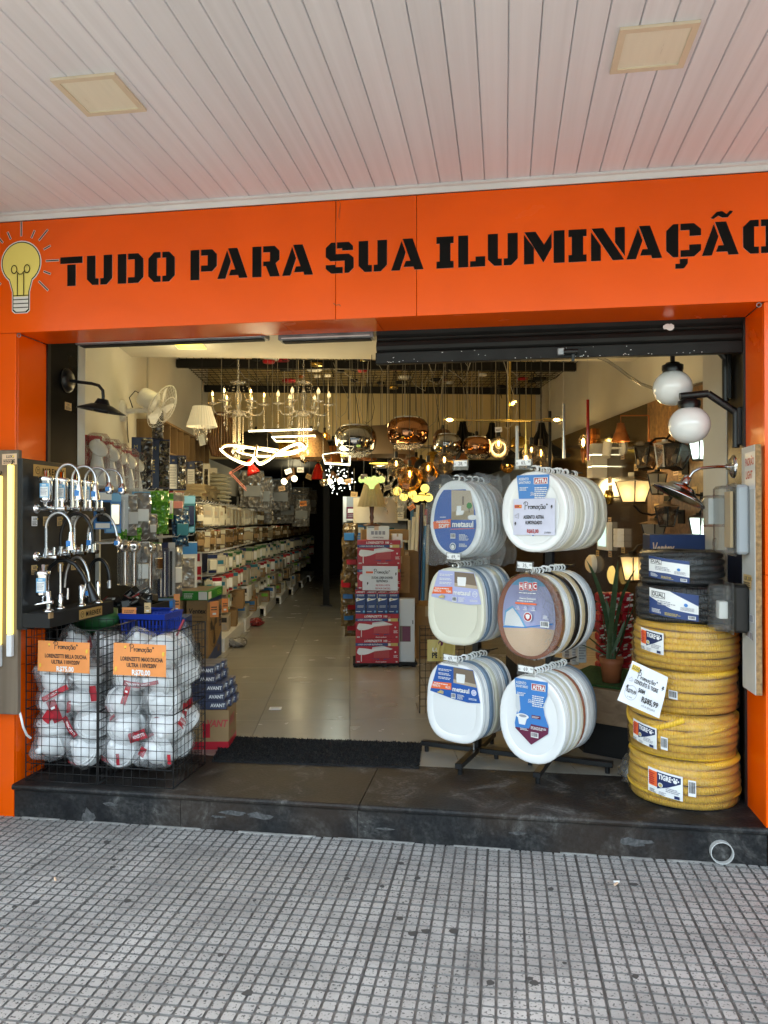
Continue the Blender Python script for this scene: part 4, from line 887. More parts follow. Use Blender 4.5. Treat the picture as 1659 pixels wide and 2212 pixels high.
for b in (0, 1):
	x0 = BKX[b]; lab0 = ('pillar', 'door')[b]
	for lay in range(5 if b == 0 else 5):
		for i in range(2):
			for j in range(2):
				if lay == 4 and j == 0 and not (b == 1 and i == 1): continue
				z = ZS + .165 + lay * (.122 if b == 0 else .126); x = x0 + .11 + i * .192 + r.uniform(-.022, .022) + (.016 if lay % 2 else -.008); y = BKY0 + .108 + j * .195 + r.uniform(-.01, .01)
				tilt = r.choice((0, 0, 70, 95, 180, 110, 60)) if j == 0 else r.uniform(0, 90)
				rot = rotz(r.uniform(-.9, .9)) @ rotx(rad(tilt)) @ rotz(r.uniform(0, 6.28)); lab = 'bagged white shower head, %s layer, %s %s of the basket %s' % (('bottom', 'second', 'third', 'fourth', 'top')[lay], ('front', 'back')[j], ('left', 'right')[i], ('by the pillar', 'nearer the door')[b]); place_shower(x, y, z + r.uniform(-.012, .012), rot, lab, ('bagged showers in the basket by the pillar', 'bagged showers in the basket nearer the door')[b])
# hanging red header cards among the bags
r2 = random.Random(8)
for i, (px, py, w, h, a, bsk) in enumerate(((118, 1498, .16, .028, 28, 0), (118, 1536, .055, .12, 24, 0), (150, 1570, .12, .03, -55, 0), (104, 1548, .05, .06, -35, 0), (202, 1498, .04, .08, 10, 0), (284, 1478, .10, .03, -6, 1), (272, 1500, .03, .11, -18, 1), (296, 1590, .10, .05, 20, 1), (318, 1478, .12, .02, 12, 1), (398, 1540, .06, .10, -20, 1), (410, 1518, .06, .05, 15, 1), (255, 1640, .02, .06, 5, 1), (366, 1640, .02, .05, 5, 1), (308, 1624, .035, .05, -25, 1))):
	p = atY(px, py, BKY0 + .012 + (.0 if px < 380 else .15)); mb = MB(); ca, sa_ = math.cos(rad(a)), math.sin(rad(a))
	if px > 380: p = atX(px, py, BKX[2] - .015)
	ux = (ca, 0, sa_) if px < 380 else (0, ca, sa_)
	uy = (-sa_, 0, ca) if px < 380 else (0, -sa_, ca)
	pr = Print(mb, fn=wavy((0, 0, 0), ux, uy, None, .006, .1, .1)); pr.rect(-w / 2, -h / 2, w, h, 'deep_red' if i % 3 else 'red', 8)
	if max(w, h) > .08:
		if w > h: pr.text('LORENZETTI', -w * .42, -h * .2, min(h * .4, .016), 'white_print', bold=.02, maxw=w * .84)
		else: pr.rect(-w * .25, h * .1, w * .5, h * .1, 'white_print')
	o = mb.build('header_card'); o.location = p; tag(o, ('red header card of a shower bag showing through the basket by the pillar', 'red header card of a shower bag showing through the basket nearer the door')[bsk], 'header card', ('red cards in the pillar basket', 'red cards in the door basket')[bsk])
# peaked bag at the back right corner
p = atX(400, 1440, BKX[2] - .10); blob = blob_mesh(.10, .09, .13, 3.3, 'bag_milky', twist=.10); t = thing('bagged_shower', 'peaked clear bag with white shower and red edge at the top of the door basket', 'shower head', (p.x, p.y, p.z + .02)); blob.build('plastic_bag', t)
mb = MB(); mb.lathe([(0, -.09), (.08, -.085), (.082, -.05), (.06, .02), (.03, .05), (0, .06)], 'white_plastic', 20); mb.build('shower_body', t)
mb = MB(); mb.tube([(.0, -.02, .245), (-.03, -.06, .15), (-.06, -.085, .06), (-.09, -.08, -.03)], .007, 'deep_red', 6); mb.build('red_edge', t)
# ================================================================ TOILET SEAT RACKS
SD = Vector((math.sin(rad(30)), math.cos(rad(30)), 0))        # the racks stand turned 30 degrees; seats hang along this line
SX = Vector((math.cos(rad(30)), -math.sin(rad(30)), 0))       # sideways along a seat's face
def oval(w, h, n=36, sq=2.3, top=.0):
	"""egg outline of a seat: wider below, flatter at the hinge end (top)"""
	out = []
	for i in range(n):
		a = 2 * math.pi * i / n; c, s_ = math.cos(a), math.sin(a)
		x = abs(c) ** (2 / sq) * math.copysign(1, c) * w / 2; y = abs(s_) ** (2 / sq) * math.copysign(1, s_) * h / 2
		x *= 1 - top * max(0, (y / h + .1)); out.append((x, y))
	return out
def inset(o, d, w, h): return [(x * (1 - 2 * d / w), y * (1 - 2 * d / h)) for x, y in o]
def seat_lid(mb, w, h, k, sq, top, th=.03):
	"""rounded slab; face towards -y, x sideways, z up, centred"""
	o = oval(w, h, 36, sq, top); rings = [(0.004, -.0), (0, -.004), (0, -th * .45), (.004, -th * .5), (.004, -th * .55), (0, -th * .6), (0, -th + .006), (.004, -th + .001), (.012, -th)]
	n = len(o); vs = []; fs = []
	for d, y in rings: vs += [(x, y + th / 2, z) for x, z in inset(o, d, w, h)]
	for i in range(len(rings) - 1):
		for j in range(n): j2 = (j + 1) % n; fs.append((i * n + j, i * n + j2, (i + 1) * n + j2, (i + 1) * n + j))
	mb.add(vs, fs, k, True)
	mb.add(vs[:n], [list(range(n))[::-1]], k)
	# slightly dished front with a raised rim
	q0 = len(rings) - 1; rim = vs[q0 * n:]; r2 = [(x * .86, -th / 2 + .0005, z * .88) for x, _, z in rim]; r3 = [(x * .82, -th / 2 + .004, z * .84) for x, _, z in rim]; ce = [(0, -th / 2 + .0035, 0)]
	vv = rim + r2 + r3; ff = []
	for i in range(2):
		for j in range(n): j2 = (j + 1) % n; ff.append((i * n + j, i * n + j2, (i + 1) * n + j2, (i + 1) * n + j))
	mb.add(vv, ff, k, True); mb.add(r3, [list(range(n))], k)
	return o
def clip_outline(o, z0, z1, ins=.0):
	"""part of an outline between two heights (for labels that follow the rim)"""
	def cut(p, f):
		out = []
		for a, b in zip(p, p[1:] + p[:1]):
			fa, fb = f(a), f(b)
			if fa >= 0: out.append(a)
			if fa * fb < 0: q = fa / (fa - fb); out.append((a[0] + (b[0] - a[0]) * q, a[1] + (b[1] - a[1]) * q))
		return out
	return cut(cut(o, lambda p: p[1] - z0), lambda p: z1 - p[1])
def hook(mb): mb.tube([(.018 * math.sin(rad(a)) * .7, -.004 + .010 * math.sin(rad(a)), .012 + .016 * -math.cos(rad(a))) for a in range(20, 320, 30)], .0045, 'white_plastic', 7)
LID = {}
def seat_thing(lab, pos, k, w, h, sq, top, th, grp, film_k='wrap', front=None, hooks=True):
	t = thing('toilet_seat', lab, 'toilet seat', T=frame(pos, SX, SD), group=grp)
	# frame(): x = SX, y = SD, z = up
	key = (k, w, h, sq, top, th)
	if key not in LID: mb = MB(); seat_lid(mb, w, h, k, sq, top, th); o = mb.build('lid', t); LID[key] = o.data
	else: o = link('lid', LID[key], t)
	hk = ('hook', h)
	if hooks:
		if hk not in LID: mb = MB(tr(0, 0, h / 2)); hook(mb); LID[hk] = mb.build('hanger', t).data
		else: link('hanger', LID[hk], t)
	fk = (film_k, w, h, sq, top, th)
	if film_k and front and k == 'brown_plastic':
		if fk not in LID:
			mb = MB(); o2 = oval(w + .012, h + .012, 30, sq, top); n = 30; y0, y1 = -th / 2 - .005, th / 2 + .004
			rr = random.Random(4); a = [(x * .96, y0, z * .96) for x, z in o2]; b = [(x + rr.uniform(0, .006) * (1 if x > 0 else -1), 0, z + rr.uniform(-.002, .006)) for x, z in o2]; c = [(x * .96, y1, z * .96) for x, z in o2]
			mb.add(a + b + c, [(i * n + j, i * n + (j + 1) % n, (i + 1) * n + (j + 1) % n, (i + 1) * n + j) for i in range(2) for j in range(n)] + [list(range(n))], film_k, True); LID[fk] = mb.build('plastic_wrap', t).data
		else: link('plastic_wrap', LID[fk], t)
	if front: mb = MB(); front(mb, w, h, th, oval(w, h, 60, sq, top)); mb.build('label', t)
	return t
def fp(mb, th): return Print(mb, (0, -th / 2 - .001, 0), (1, 0, 0), (0, 0, 1), lift=.0012, step=.0005)
def lab_soft(mb, w, h, th, o):
	pr = fp(mb, th); L = lambda z0, z1, s=.82: clip_outline([(x * s, z * .88) for x, z in o], z0, z1)
	pr.poly(L(-h * .5, h * .38), 'blue')
	pr.poly([(-.02, -.005), (w * .37, -.005), (w * .36, .06), (w * .30, .15), (-.02, .155)], 'photo_beige'); pr.poly([(-.02, -.005), (w * .37, -.005), (w * .36, .045), (-.02, .04)], 'shade_cream')
	pr.rect(.015, .02, .028, .05, 'white_print'); pr.poly([(.012, .02), (.055, .02), (.062, .045), (.012, .045)], 'white_gloss'); pr.rect(.05, .075, .012, .045, 'photo_dark'); pr.disc(.095, .07, .018, 'green', 7); pr.rect(.092, .035, .006, .02, 'photo_dark'); pr.disc(.115, .008, .03, 'white_gloss', 14, .014)
	pr.poly([(-w * .40, -.055), (-.022, -.045), (-.022, .0), (-w * .41, -.015)], 'label_orange'); pr.text('SOFT', -.032, -.048, .020, 'white_print', bold=.03, al='R'); pr.small(-.115, -.022, .085, .014, 'white_print', 2)
	pr.text('metasul', -.012, -.042, .030, 'white_print', bold=.035); pr.line([(-.02, -.055), (w * .38, -.05)], .003, 'label_orange')
	pr.small(-.09, .006, .05, .008, 'white_print', 1); pr.bars(-.022, -.105, .032, .027, 'white_print', 'ink'); pr.disc(-.006, -.147, .020, 'white_print'); pr.disc(-.006, -.147, .016, 'grey_blue'); pr.disc(-.006, -.15, .011, 'white_print'); pr.small(.035, -.115, .06, .035, 'white_print', 6); pr.small(.035, -.15, .05, .02, 'white_print', 3, 5)
def lab_metasul(title):
	def f(mb, w, h, th, o):
		pr = fp(mb, th); a, b = h * .08, h * .46; k = 'lilac' if title == 'THEMA' else 'blue'
		body = [(-w * .42, a + .012), (-w * .28, b), (w * .34, b - .004), (w * .46, a - .01), (w * .25, a - .018), (0, a - .012), (-w * .2, a)]
		pr.poly(body, k); pr.poly([(.0, a + .075), (w * .40, a + .068), (w * .335, b - .008), (.0, b - .004)], 'photo_dark'); pr.poly([(.0, a + .075), (w * .40, a + .068), (w * .39, a + .085), (.0, a + .095)], 'photo_beige')
		pr.poly([(.022, a + .08), (.07, a + .08), (.075, a + .115), (.018, a + .115)], 'white_gloss'); pr.rect(.02, a + .115, .055, .012, 'white_print')
		pr.poly([(-w * .40, a + .028), (-.012, a + .035), (-.012, a + .072), (-w * .36, a + .066)], 'label_orange')
		pr.text('PERFECTO', -w * .37, a + .040, .012, 'white_print', .62, .02); pr.text(title, -.018, a + .040, .012, 'white_print', .62, .02, 'R'); pr.small(-w * .34, a + .055, .09, .009, 'white_print', 1)
		pr.text('metasul', -.004, a + .032, .024, 'white_print', bold=.03); pr.disc(w * .36, a + .040, .016, 'white_print'); pr.disc(w * .36, a + .040, .013, 'lilac'); pr.small(w * .33, a + .035, .024, .012, 'white_print', 2)
		pr.poly([(-w * .27, a + .01), (-w * .17, a + .006), (-w * .16, a + .022), (-w * .22, a + .028)], 'tan_plastic'); pr.poly([(-w * .27, a + .01), (-w * .21, a + .012), (-w * .21, a + .018), (-w * .27, a + .016)], 'yellow')
		pr.bars(-.010, a - .006, .028, .026, 'white_print', 'ink'); pr.small(.03, a - .006, .045, .026, 'white_print', 5); pr.small(w * .28, a + .0, .05, .012, 'white_print', 2)
		for q in range(3): pr.small(-w * .25, b - .03 - q * .022, .085, .014, 'white_print', 2, q)
	return f
def lab_astra(sheet):
	def f(mb, w, h, th, o):
		pr = fp(mb, th); b = h * .455
		pr.poly([(-w * .25, b), (w * .25, b), (w * .24, h * .30), (w * .18, h * .18), (w * .20, h * .08), (w * .26, -.02), (w * .25, -.055), (0, -.125), (-w * .24, -.055), (-w * .25, -.03), (-w * .21, h * .10), (-w * .23, h * .28)], 'mid_blue')
		if not sheet:
			pr.poly([(-w * .245, -.050), (-.012, -.045), (0.0, -.02), (w * .255, -.024), (w * .25, -.055), (0, -.125), (-w * .24, -.055)], 'burgundy')
			pr.poly([(-w * .235, h * .13), (-w * .235, h * .27), (-w * .18, h * .27), (-w * .16, h * .10), (-w * .20, h * .05)], 'pale_grey'); pr.disc(-w * .13, .012, .036, 'white_gloss', 18, .014); pr.disc(-w * .125, .014, .022, 'grey_ink', 18, .007); pr.poly([(-w * .2, .005), (-w * .06, .005), (-w * .09, -.03), (-w * .18, -.03)], 'white_gloss')
			pr.bars(.0, -.085, .042, .026, 'white_print', 'ink'); pr.small(.0, -.045, .085, .016, 'white_print', 3); pr.small(-.06, -.058, .045, .012, 'white_print', 2); pr.rect(.005, .012, .05, .016, 'burgundy'); pr.small(.008, .014, .04, .01, 'white_print', 2)
		pr.text('ASSENTO', -w * .22, b - .026, .013, 'white_print', .72, .015, maxw=.075); pr.text('SANITÁRIO', -w * .22, b - .044, .013, 'white_print', .72, .015, maxw=.08)
		pr.rect(w * .015, b - .048, .078, .034, 'white_print'); pr.rect(w * .025, b - .0455, .071, .029, 'red'); pr.text('ASTRA', w * .125, b - .042, .021, 'white_print', .8, .04, 'C', maxw=.066)
		pr.text('Slim', -w * .04, h * .20, .018, 'white_print', .8, ital=.2); pr.small(-w * .20, h * .26, .05, .02, 'white_print', 3); pr.small(w * .03, h * .16, .07, .06, 'white_print', 6, 2)
	return f
def lab_herc(mb, w, h, th, o):
	pr = fp(mb, th); ins = lambda z0, z1, s=.80, t=.92: clip_outline([(x * s, z * t) for x, z in o], z0, z1)
	pr.poly(ins(-.10, h * .44), 'lilac'); pr.poly(ins(h * .36, h * .46), 'sky_blue')
	pr.poly(ins(-.2, -.055), 'tag_peach'); pr.poly([(-w * .38, -.06), (-w * .36, .02), (-w * .24, .05), (-w * .12, -.0), (-w * .02, -.06)], 'sky_blue'); pr.poly([(-w * .37, -.055), (-w * .34, .012), (-w * .24, .038), (-w * .14, -.005), (-w * .06, -.055)], 'white_gloss')
	pr.poly([(-w * .39, -.068), (-w * .05, -.06), (w * .36, -.03), (w * .36, -.024), (-.02, -.054), (-w * .39, -.06)], 'mid_blue')
	for i, c in enumerate('HERC'): pr.rect(-.052 + i * .027, h * .30 + (.004 if i % 2 else 0), .024, .042, 'white_print'); pr.rect(-.0505 + i * .027, h * .30 + .0015 + (.004 if i % 2 else 0), .021, .039, 'red'); pr.text(c, -.040 + i * .027, h * .30 + .009 + (.004 if i % 2 else 0), .024, 'white_print', .75, .03, 'C')
	pr.small(-.05, h * .265, .10, .008, 'white_print', 1); pr.text('Assento Envolvente', 0, h * .20, .010, 'white_print', .8, .02, 'C'); pr.small(-.06, h * .17, .11, .008, 'white_print', 1); pr.rect(-.07, h * .14, .12, .009, 'label_orange')
	for i in range(3): pr.disc(-.055 + i * .045, h * .105, .007, 'white_print', 10); pr.disc(-.055 + i * .045, h * .105, .0055, 'lilac', 10); pr.small(-.07 + i * .045, h * .07, .03, .008, 'white_print', 1)
	pr.disc(.004, .0, .025, 'white_print'); pr.disc(.004, .0, .021, 'red'); pr.poly([(-.008, .010), (.004, .014), (.016, .010), (.014, -.006), (.004, -.014), (-.006, -.006)], 'white_print'); pr.bars(.075, -.045, .048, .03, 'white_print', 'ink'); pr.small(.09, -.005, .03, .02, 'white_print', 3)
racks = {}
def rack(px, d, lab, zt):
	post = atD(px, 1400, d); b = Vector((post.x, post.y, 0)); t = thing('display_rack', lab, 'display rack', T=frame((b.x, b.y, ZS), SX, SD)); H_ = zt - ZS
	mb = MB(); mb.box(-.02, .02, -.02, .02, .06, H_, 'black_metal', .002); mb.build('post', t)
	for k, (a, L) in enumerate(((-75, .34), (15, .34), (105, .34), (195, .34))):
		mb = MB(rotz(rad(a))); mb.box(.02, L, -.02, .02, .035, .065, 'black_metal', .003); mb.cyl((L - .03, 0, 0), (L - .03, 0, .035), .014, 'black_metal', n=8); mb.build('foot', t)
	mb = MB()
	for a in (-75, 105): mb.cyl((.06 * math.cos(rad(a)), .06 * math.sin(rad(a)), .02), (.06 * math.cos(rad(a)), .06 * math.sin(rad(a)), .1), .006, 'brushed', n=6)
	mb.build('bolts', t); return t, b
SEATS = []
def stack(rk, zc, front_d, pxc, n, w, h, sq, top, th, kinds, lab0, labn, grp, front, pitch, film_k='wrap', bf=None, special={}):
	"""row of seats hanging one behind another; the front one carries its label"""
	p0 = atD(pxc, 1122, front_d); p0.z = zc; t, b = rk
	gap = None
	for i in range(n):
		d = i * pitch
		q = p0 + SD * d
		if (Vector((q.x, q.y, 0)) - b).dot(SD) > -.02 and gap is None: gap = .06
		q = q + SD * (gap or 0); jit = random.uniform(-.006, .006); q = q + SX * jit + Vector((0, 0, random.uniform(-.004, .004)))
		k = kinds[i % len(kinds)]; lab = lab0 if i == 0 else special.get(i, labn + ', %s' % ('', '2nd', '3rd', '4th', '5th', '6th', '7th', '8th', '9th', '10th', '11th', '12th', '13th', '14th', '15th', '16th')[i])
		f = front if i == 0 else (bf if (bf and i % 4 == 0) else None)
		s = seat_thing(lab, q, k, w, h, sq, top, th, grp, film_k, f)
		if i: s.rotation_euler.rotate_axis('Z', random.uniform(-.03, .03))
	Lt = n * pitch + .12; r0 = (Vector((p0.x, p0.y, 0)) - b).dot(SD); cx = (Vector((p0.x, p0.y, 0)) - b).dot(SX)
	mb = MB(); z = zc + h / 2 + .020 - ZS; mb.tube([(cx, r0 - .07, z + .012), (cx, r0 - .055, z), (cx, r0 + Lt, z)], .005, 'black_metal', 6); mb.box(min(0, cx), max(0, cx) + .01, -.012, .012, z - .012, z + .008, 'black_metal'); mb.build('arm', t)
	return p0
rL = rack(1030, 4.42, 'black metal rack of toilet seats left of the other, nearer the aisle', atD(1034, 1065, 4.42).z); rR = rack(1188, 4.28, 'black metal rack of toilet seats right of the other, by the wood platform', atD(1186, 1055, 4.28).z)
sl_ = lambda y, d: atD(1000, y, d).z
WO, HO = .375, .435
dL, dR = 4.12, 3.90
pTL = stack(rL, sl_(1122, dL), dL, 987, 5, .335, .415, 2.25, .22, .045, ['white_gloss', 'pale_grey'], 'soft white toilet seat with big blue round label, foremost at top of left rack', 'soft white toilet seat in the top left row', 'soft seats at the top of the left rack', lab_soft, .062, 'wrap', lab_soft)
pML = stack(rL, sl_(1308, dL), dL, 985, 11, .365, .415, 2.9, .12, .026, ['bone', 'pale_grey', 'grey_blue', 'pale_grey', 'grey_plastic', 'pale_grey', 'bone'], 'squarish cream toilet seat with lilac label, foremost in the middle of the left rack', 'thin grey or cream toilet seat, middle row of the left rack', 'seats in the middle of the left rack', lab_metasul('THEMA'), .030)
pBL = stack(rL, sl_(1516, dL), dL, 981, 11, .365, .425, 2.9, .12, .028, ['white_gloss', 'pale_grey', 'white_gloss', 'grey_blue', 'white_gloss', 'bone'], 'squarish white toilet seat with dark blue label, foremost at the bottom of the left rack', 'wrapped toilet seat, bottom row of the left rack', 'seats at the bottom of the left rack', lab_metasul('MULTI'), .030)
pTR = stack(rR, sl_(1106, dR), dR, 1153, 16, .37, .412, 2.2, .03, .028, ['white_gloss', 'white_gloss', 'white_plastic', 'white_gloss', 'cream_plastic', 'bone', 'cream_plastic', 'cream_plastic'], 'white padded toilet seat behind the promotion paper, foremost at top of right rack', 'padded toilet seat, top row of the right rack', 'padded seats at the top of the right rack', lab_astra(True), .029)
mixed = ['brown_plastic', 'bone', 'white_gloss', 'pale_grey', 'tan_plastic', 'black_plastic', 'black_plastic', 'white_gloss', 'tan_plastic', 'black_plastic', 'white_gloss', 'pale_grey', 'grey_plastic']
sp = {5: 'black toilet seat between cream and white ones, nearer of two together', 6: 'black toilet seat behind another black one in the middle row', 4: 'tan toilet seat just in front of the black ones', 8: 'tan toilet seat behind the wide white one in the mixed row', 9: 'black toilet seat behind the tan one, farthest black in the mixed row'}
pMR = stack(rR, sl_(1331, dR), dR, 1143, 13, WO, HO, 2.2, .06, .028, mixed, 'brown round toilet seat with HERC label, foremost in the middle of the right rack', 'toilet seat in the mixed row behind the brown one', 'mixed seats in the middle of the right rack', lab_herc, .031, special=sp)
sp = {7: 'brown toilet seat among the white ones at the bottom of the right rack', 11: 'blue grey toilet seat near the back of the bottom right row', 12: 'dark blue grey toilet seat at the very back of the bottom right row'}
pBR = stack(rR, sl_(1552, dR), dR, 1148, 13, WO, HO + .01, 2.2, .03, .028, ['white_gloss', 'white_gloss', 'bone', 'white_plastic', 'bone', 'white_gloss', 'cream_plastic', 'brown_plastic', 'white_gloss', 'white_gloss', 'pale_grey', 'grey_plastic', 'grey_blue'], 'white round toilet seat with shield shaped blue label, foremost bottom of the right rack', 'pale toilet seat, bottom row of the right rack', 'seats at the bottom of the right rack', lab_astra(False), .031, special=sp)
# loose outer bags of the soft seats
for i, dd in enumerate((0, .13, .25)):
	q = pTL + SD * dd; t_ = frame(q, SX, SD); mb = MB(); rr = random.Random(40 + i); nx, nz = 12, 13; W_, H2 = .215, .245; vs = []; fs = []
	for sd_ in (-1, 1):
		for a in range(nx + 1):
			for b in range(nz + 1):
				u, v = a / nx * 2 - 1, b / nz * 2 - 1; e = max(abs(u), abs(v)); y = sd_ * (.040 * (1 - e ** 6) + .002); wob = .010 * mnoise.noise(Vector((u * 4, v * 4, i * 5 + sd_)))
				x = u * (W_ + (.012 * math.sin(v * 9 + i) if abs(u) > .9 else 0)) * (1 - .12 * max(0, v)); z = v * H2 + (.012 * math.sin(u * 11 + i * 2) if abs(v) > .9 else 0) - .005
				vs.append((x, y + wob * (1 - e ** 8) * 1.2, z))
	for s_ in range(2):
		o0 = s_ * (nx + 1) * (nz + 1)
		for a in range(nx):
			for b in range(nz): p_ = o0 + a * (nz + 1) + b; fs.append((p_, p_ + nz + 1, p_ + nz + 2, p_ + 1))
	mb.add(vs, fs, 'bag_milky', True); o = mb.build('seat_bag'); o.matrix_world = t_
	tag(o, ('crinkled clear bag round the foremost soft seat, its label showing through', 'crinkled clear bag round the soft seats in the middle of the top left row', 'crinkled clear bag round the soft seats at the back of the top left row')[i], 'plastic bag')
# promotion sheet on the top right seats
w, h = .235, .185; q = pTR + SX * .012 - SD * .021 + Vector((0, 0, -.025)); mb = MB(); pr = Print(mb, (0, 0, 0), SX, (.0, 0, 1), lift=.0008)
pr.rect(-w / 2, -h / 2, w, h, 'paper_lilac'); pr.rect(-w * .47, h * .24, .042, .018, 'label_orange'); pr.luxo(-w * .46, h * .265, .010, 'ink', 'yellow'); pr.promo(-w * .22, h * .22, w * .56, 'ink', .09)
pr.text('ASSENTO ASTRA', 0, -h * .05, .017, 'ink', .72, .03, 'C', maxw=.115); pr.text('ALMOFADADO', 0, -h * .20, .017, 'ink', .72, .03, 'C', maxw=.095); pr.text('R$65,00', -.005, -h * .44, .018, 'red_ink', .75, .03, 'C'); pr.text('à vista', w * .33, -h * .45, .012, 'ink', .8, ital=.2, al='C'); pr.bolt(w * .40, h * .20, .022, 'ink'); pr.bolt(-w * .47, -h * .26, .022, 'ink'); pr.line([(-w * .45, h * .03), (-w * .36, h * .1), (-w * .36, -h * .04), (-w * .45, h * .0)], .002, 'grey_ink')
o = mb.build('promo_sheet'); o.location = q; tag(o, 'lilac promotion sheet reading ASSENTO ASTRA ALMOFADADO taped to the padded seats', 'price sign')
# price holders on the arms
for (px, py, d, txt, lab) in ((995, 1002, dL - .06, '28', 'price strip reading 28 above the bagged soft seats'), (1131, 1000, dR - .06, '65', 'price strip reading 65 above the padded white seats'), (980, 1203, dL - .07, '69', 'price strip reading 69 above the cream square seats'), (1134, 1222, dR - .07, '35', 'price strip reading 35 above the brown seat'), (973, 1422, dL - .08, '69', 'price strip reading 69 above the white square seats'), (1136, 1446, dR - .08, '69', 'price strip reading 69 above the white round seats with shield label')):
	p = atD(px, py, d); t = thing('price_strip', lab, 'price tag', T=frame(p, SX + Vector((0, -.0, -.03)), SD)); w, h = .098, .044
	mb = MB(); mb.box(-w / 2, w / 2, -.001, .001, -h * .75, h * .5, 'clear_box'); mb.build('holder', t)
	mb = MB(); pr = Print(mb, (0, -.0014, 0), (1, 0, 0), (0, 0, 1), lift=.0004); pr.rect(-w * .42, -h * .30, w * .84, h * .68, 'white_print'); pr.text(txt + ',', w * .02, -h * .18, h * .42, 'ink', .9, .005, 'C'); pr.text('99' if txt == '65' else '90' if txt == '28' else '99', w * .33, h * .0, h * .22, 'ink', .9, 0, 'C'); pr.text('R$', -w * .36, -h * .15, h * .22, 'ink', .8, 0, 'C'); mb.build('price_card', t)
# ================================================================ CONDUIT COILS AT THE RIGHT
def coil(cx, cy_, z0, z1, R_, k, lab, rows, rt, wrapk, loose=False, seed=0, tilt=0):
	t = thing('conduit_coil', lab, 'conduit coil', (cx, cy_, z0)); hh = z1 - z0; r = random.Random(seed); p = hh / rows
	for i in range(rows):
		mb = MB(); rr = R_ - rt + r.uniform(-.006, .002) - (.006 if i in (0, rows - 1) else 0); ph = r.uniform(0, 6)
		mb.tube([(rr * math.cos(a) * (1 + .01 * math.sin(2 * a + ph)), rr * math.sin(a) * (1 + .01 * math.sin(2 * a + ph)), p * (i + .5) + .004 * math.sin(a * 2 + ph)) for a in [2 * math.pi * j / 56 for j in range(56)]], p * .52, k, 8, closed=True); mb.build('turn', t)
	for j in range(1, 4):
		mb = MB(); rr = R_ - rt - j * rt * 1.75; mb.tube([(rr * math.cos(a), rr * math.sin(a), hh - rt * .8 + .004 * math.sin(a * 3 + j)) for a in [2 * math.pi * q / 48 for q in range(48)]], rt * .95, k, 8, closed=True); mb.build('turn', t)
	if loose:
		mb = MB(); P_ = [((R_ - rt + .006) * math.cos(rad(a)), (R_ - rt + .006) * math.sin(rad(a)), hh * (.35 + .55 * s)) for a, s in [(200 + 150 * q / 24, q / 24) for q in range(25)]]; mb.tube(P_, rt * .95, k, 8); mb.build('loose_turn', t)
		mb = MB(); P_ = [((R_ - rt + .010) * math.cos(rad(a)), (R_ - rt + .01) * math.sin(rad(a)), hh * (.95 - .35 * math.sin(s * 3.1))) for a, s in [(150 + 110 * q / 20, q / 20) for q in range(21)]]; mb.tube(P_, rt, k, 8); mb.build('loose_turn', t)
	# plastic wrap
	mb = MB(); n = 52; rows_ = [(R_ * .45, -.002), (R_ * .93, 0), (R_ * 1.01, .02), (R_ * 1.022, hh * .5), (R_ * 1.012, hh - .02), (R_ * .94, hh + .004), (R_ * .40, hh - .004)]; vs = []
	for a_, z in rows_:
		for j in range(n): an = 2 * math.pi * j / n; q = 1 + .012 * mnoise.noise(Vector((math.cos(an) * 5, math.sin(an) * 5, z * 22 + seed))); vs.append((a_ * q * math.cos(an), a_ * q * math.sin(an), z))
	mb.add(vs, [(i * n + j, i * n + (j + 1) % n, (i + 1) * n + (j + 1) % n, (i + 1) * n + j) for i in range(len(rows_) - 1) for j in range(n)], wrapk, True); mb.build('plastic_wrap', t)
	return t
CXc, CYc = .888, 4.045
zs = lambda y: atD(1470, y, 3.72).z
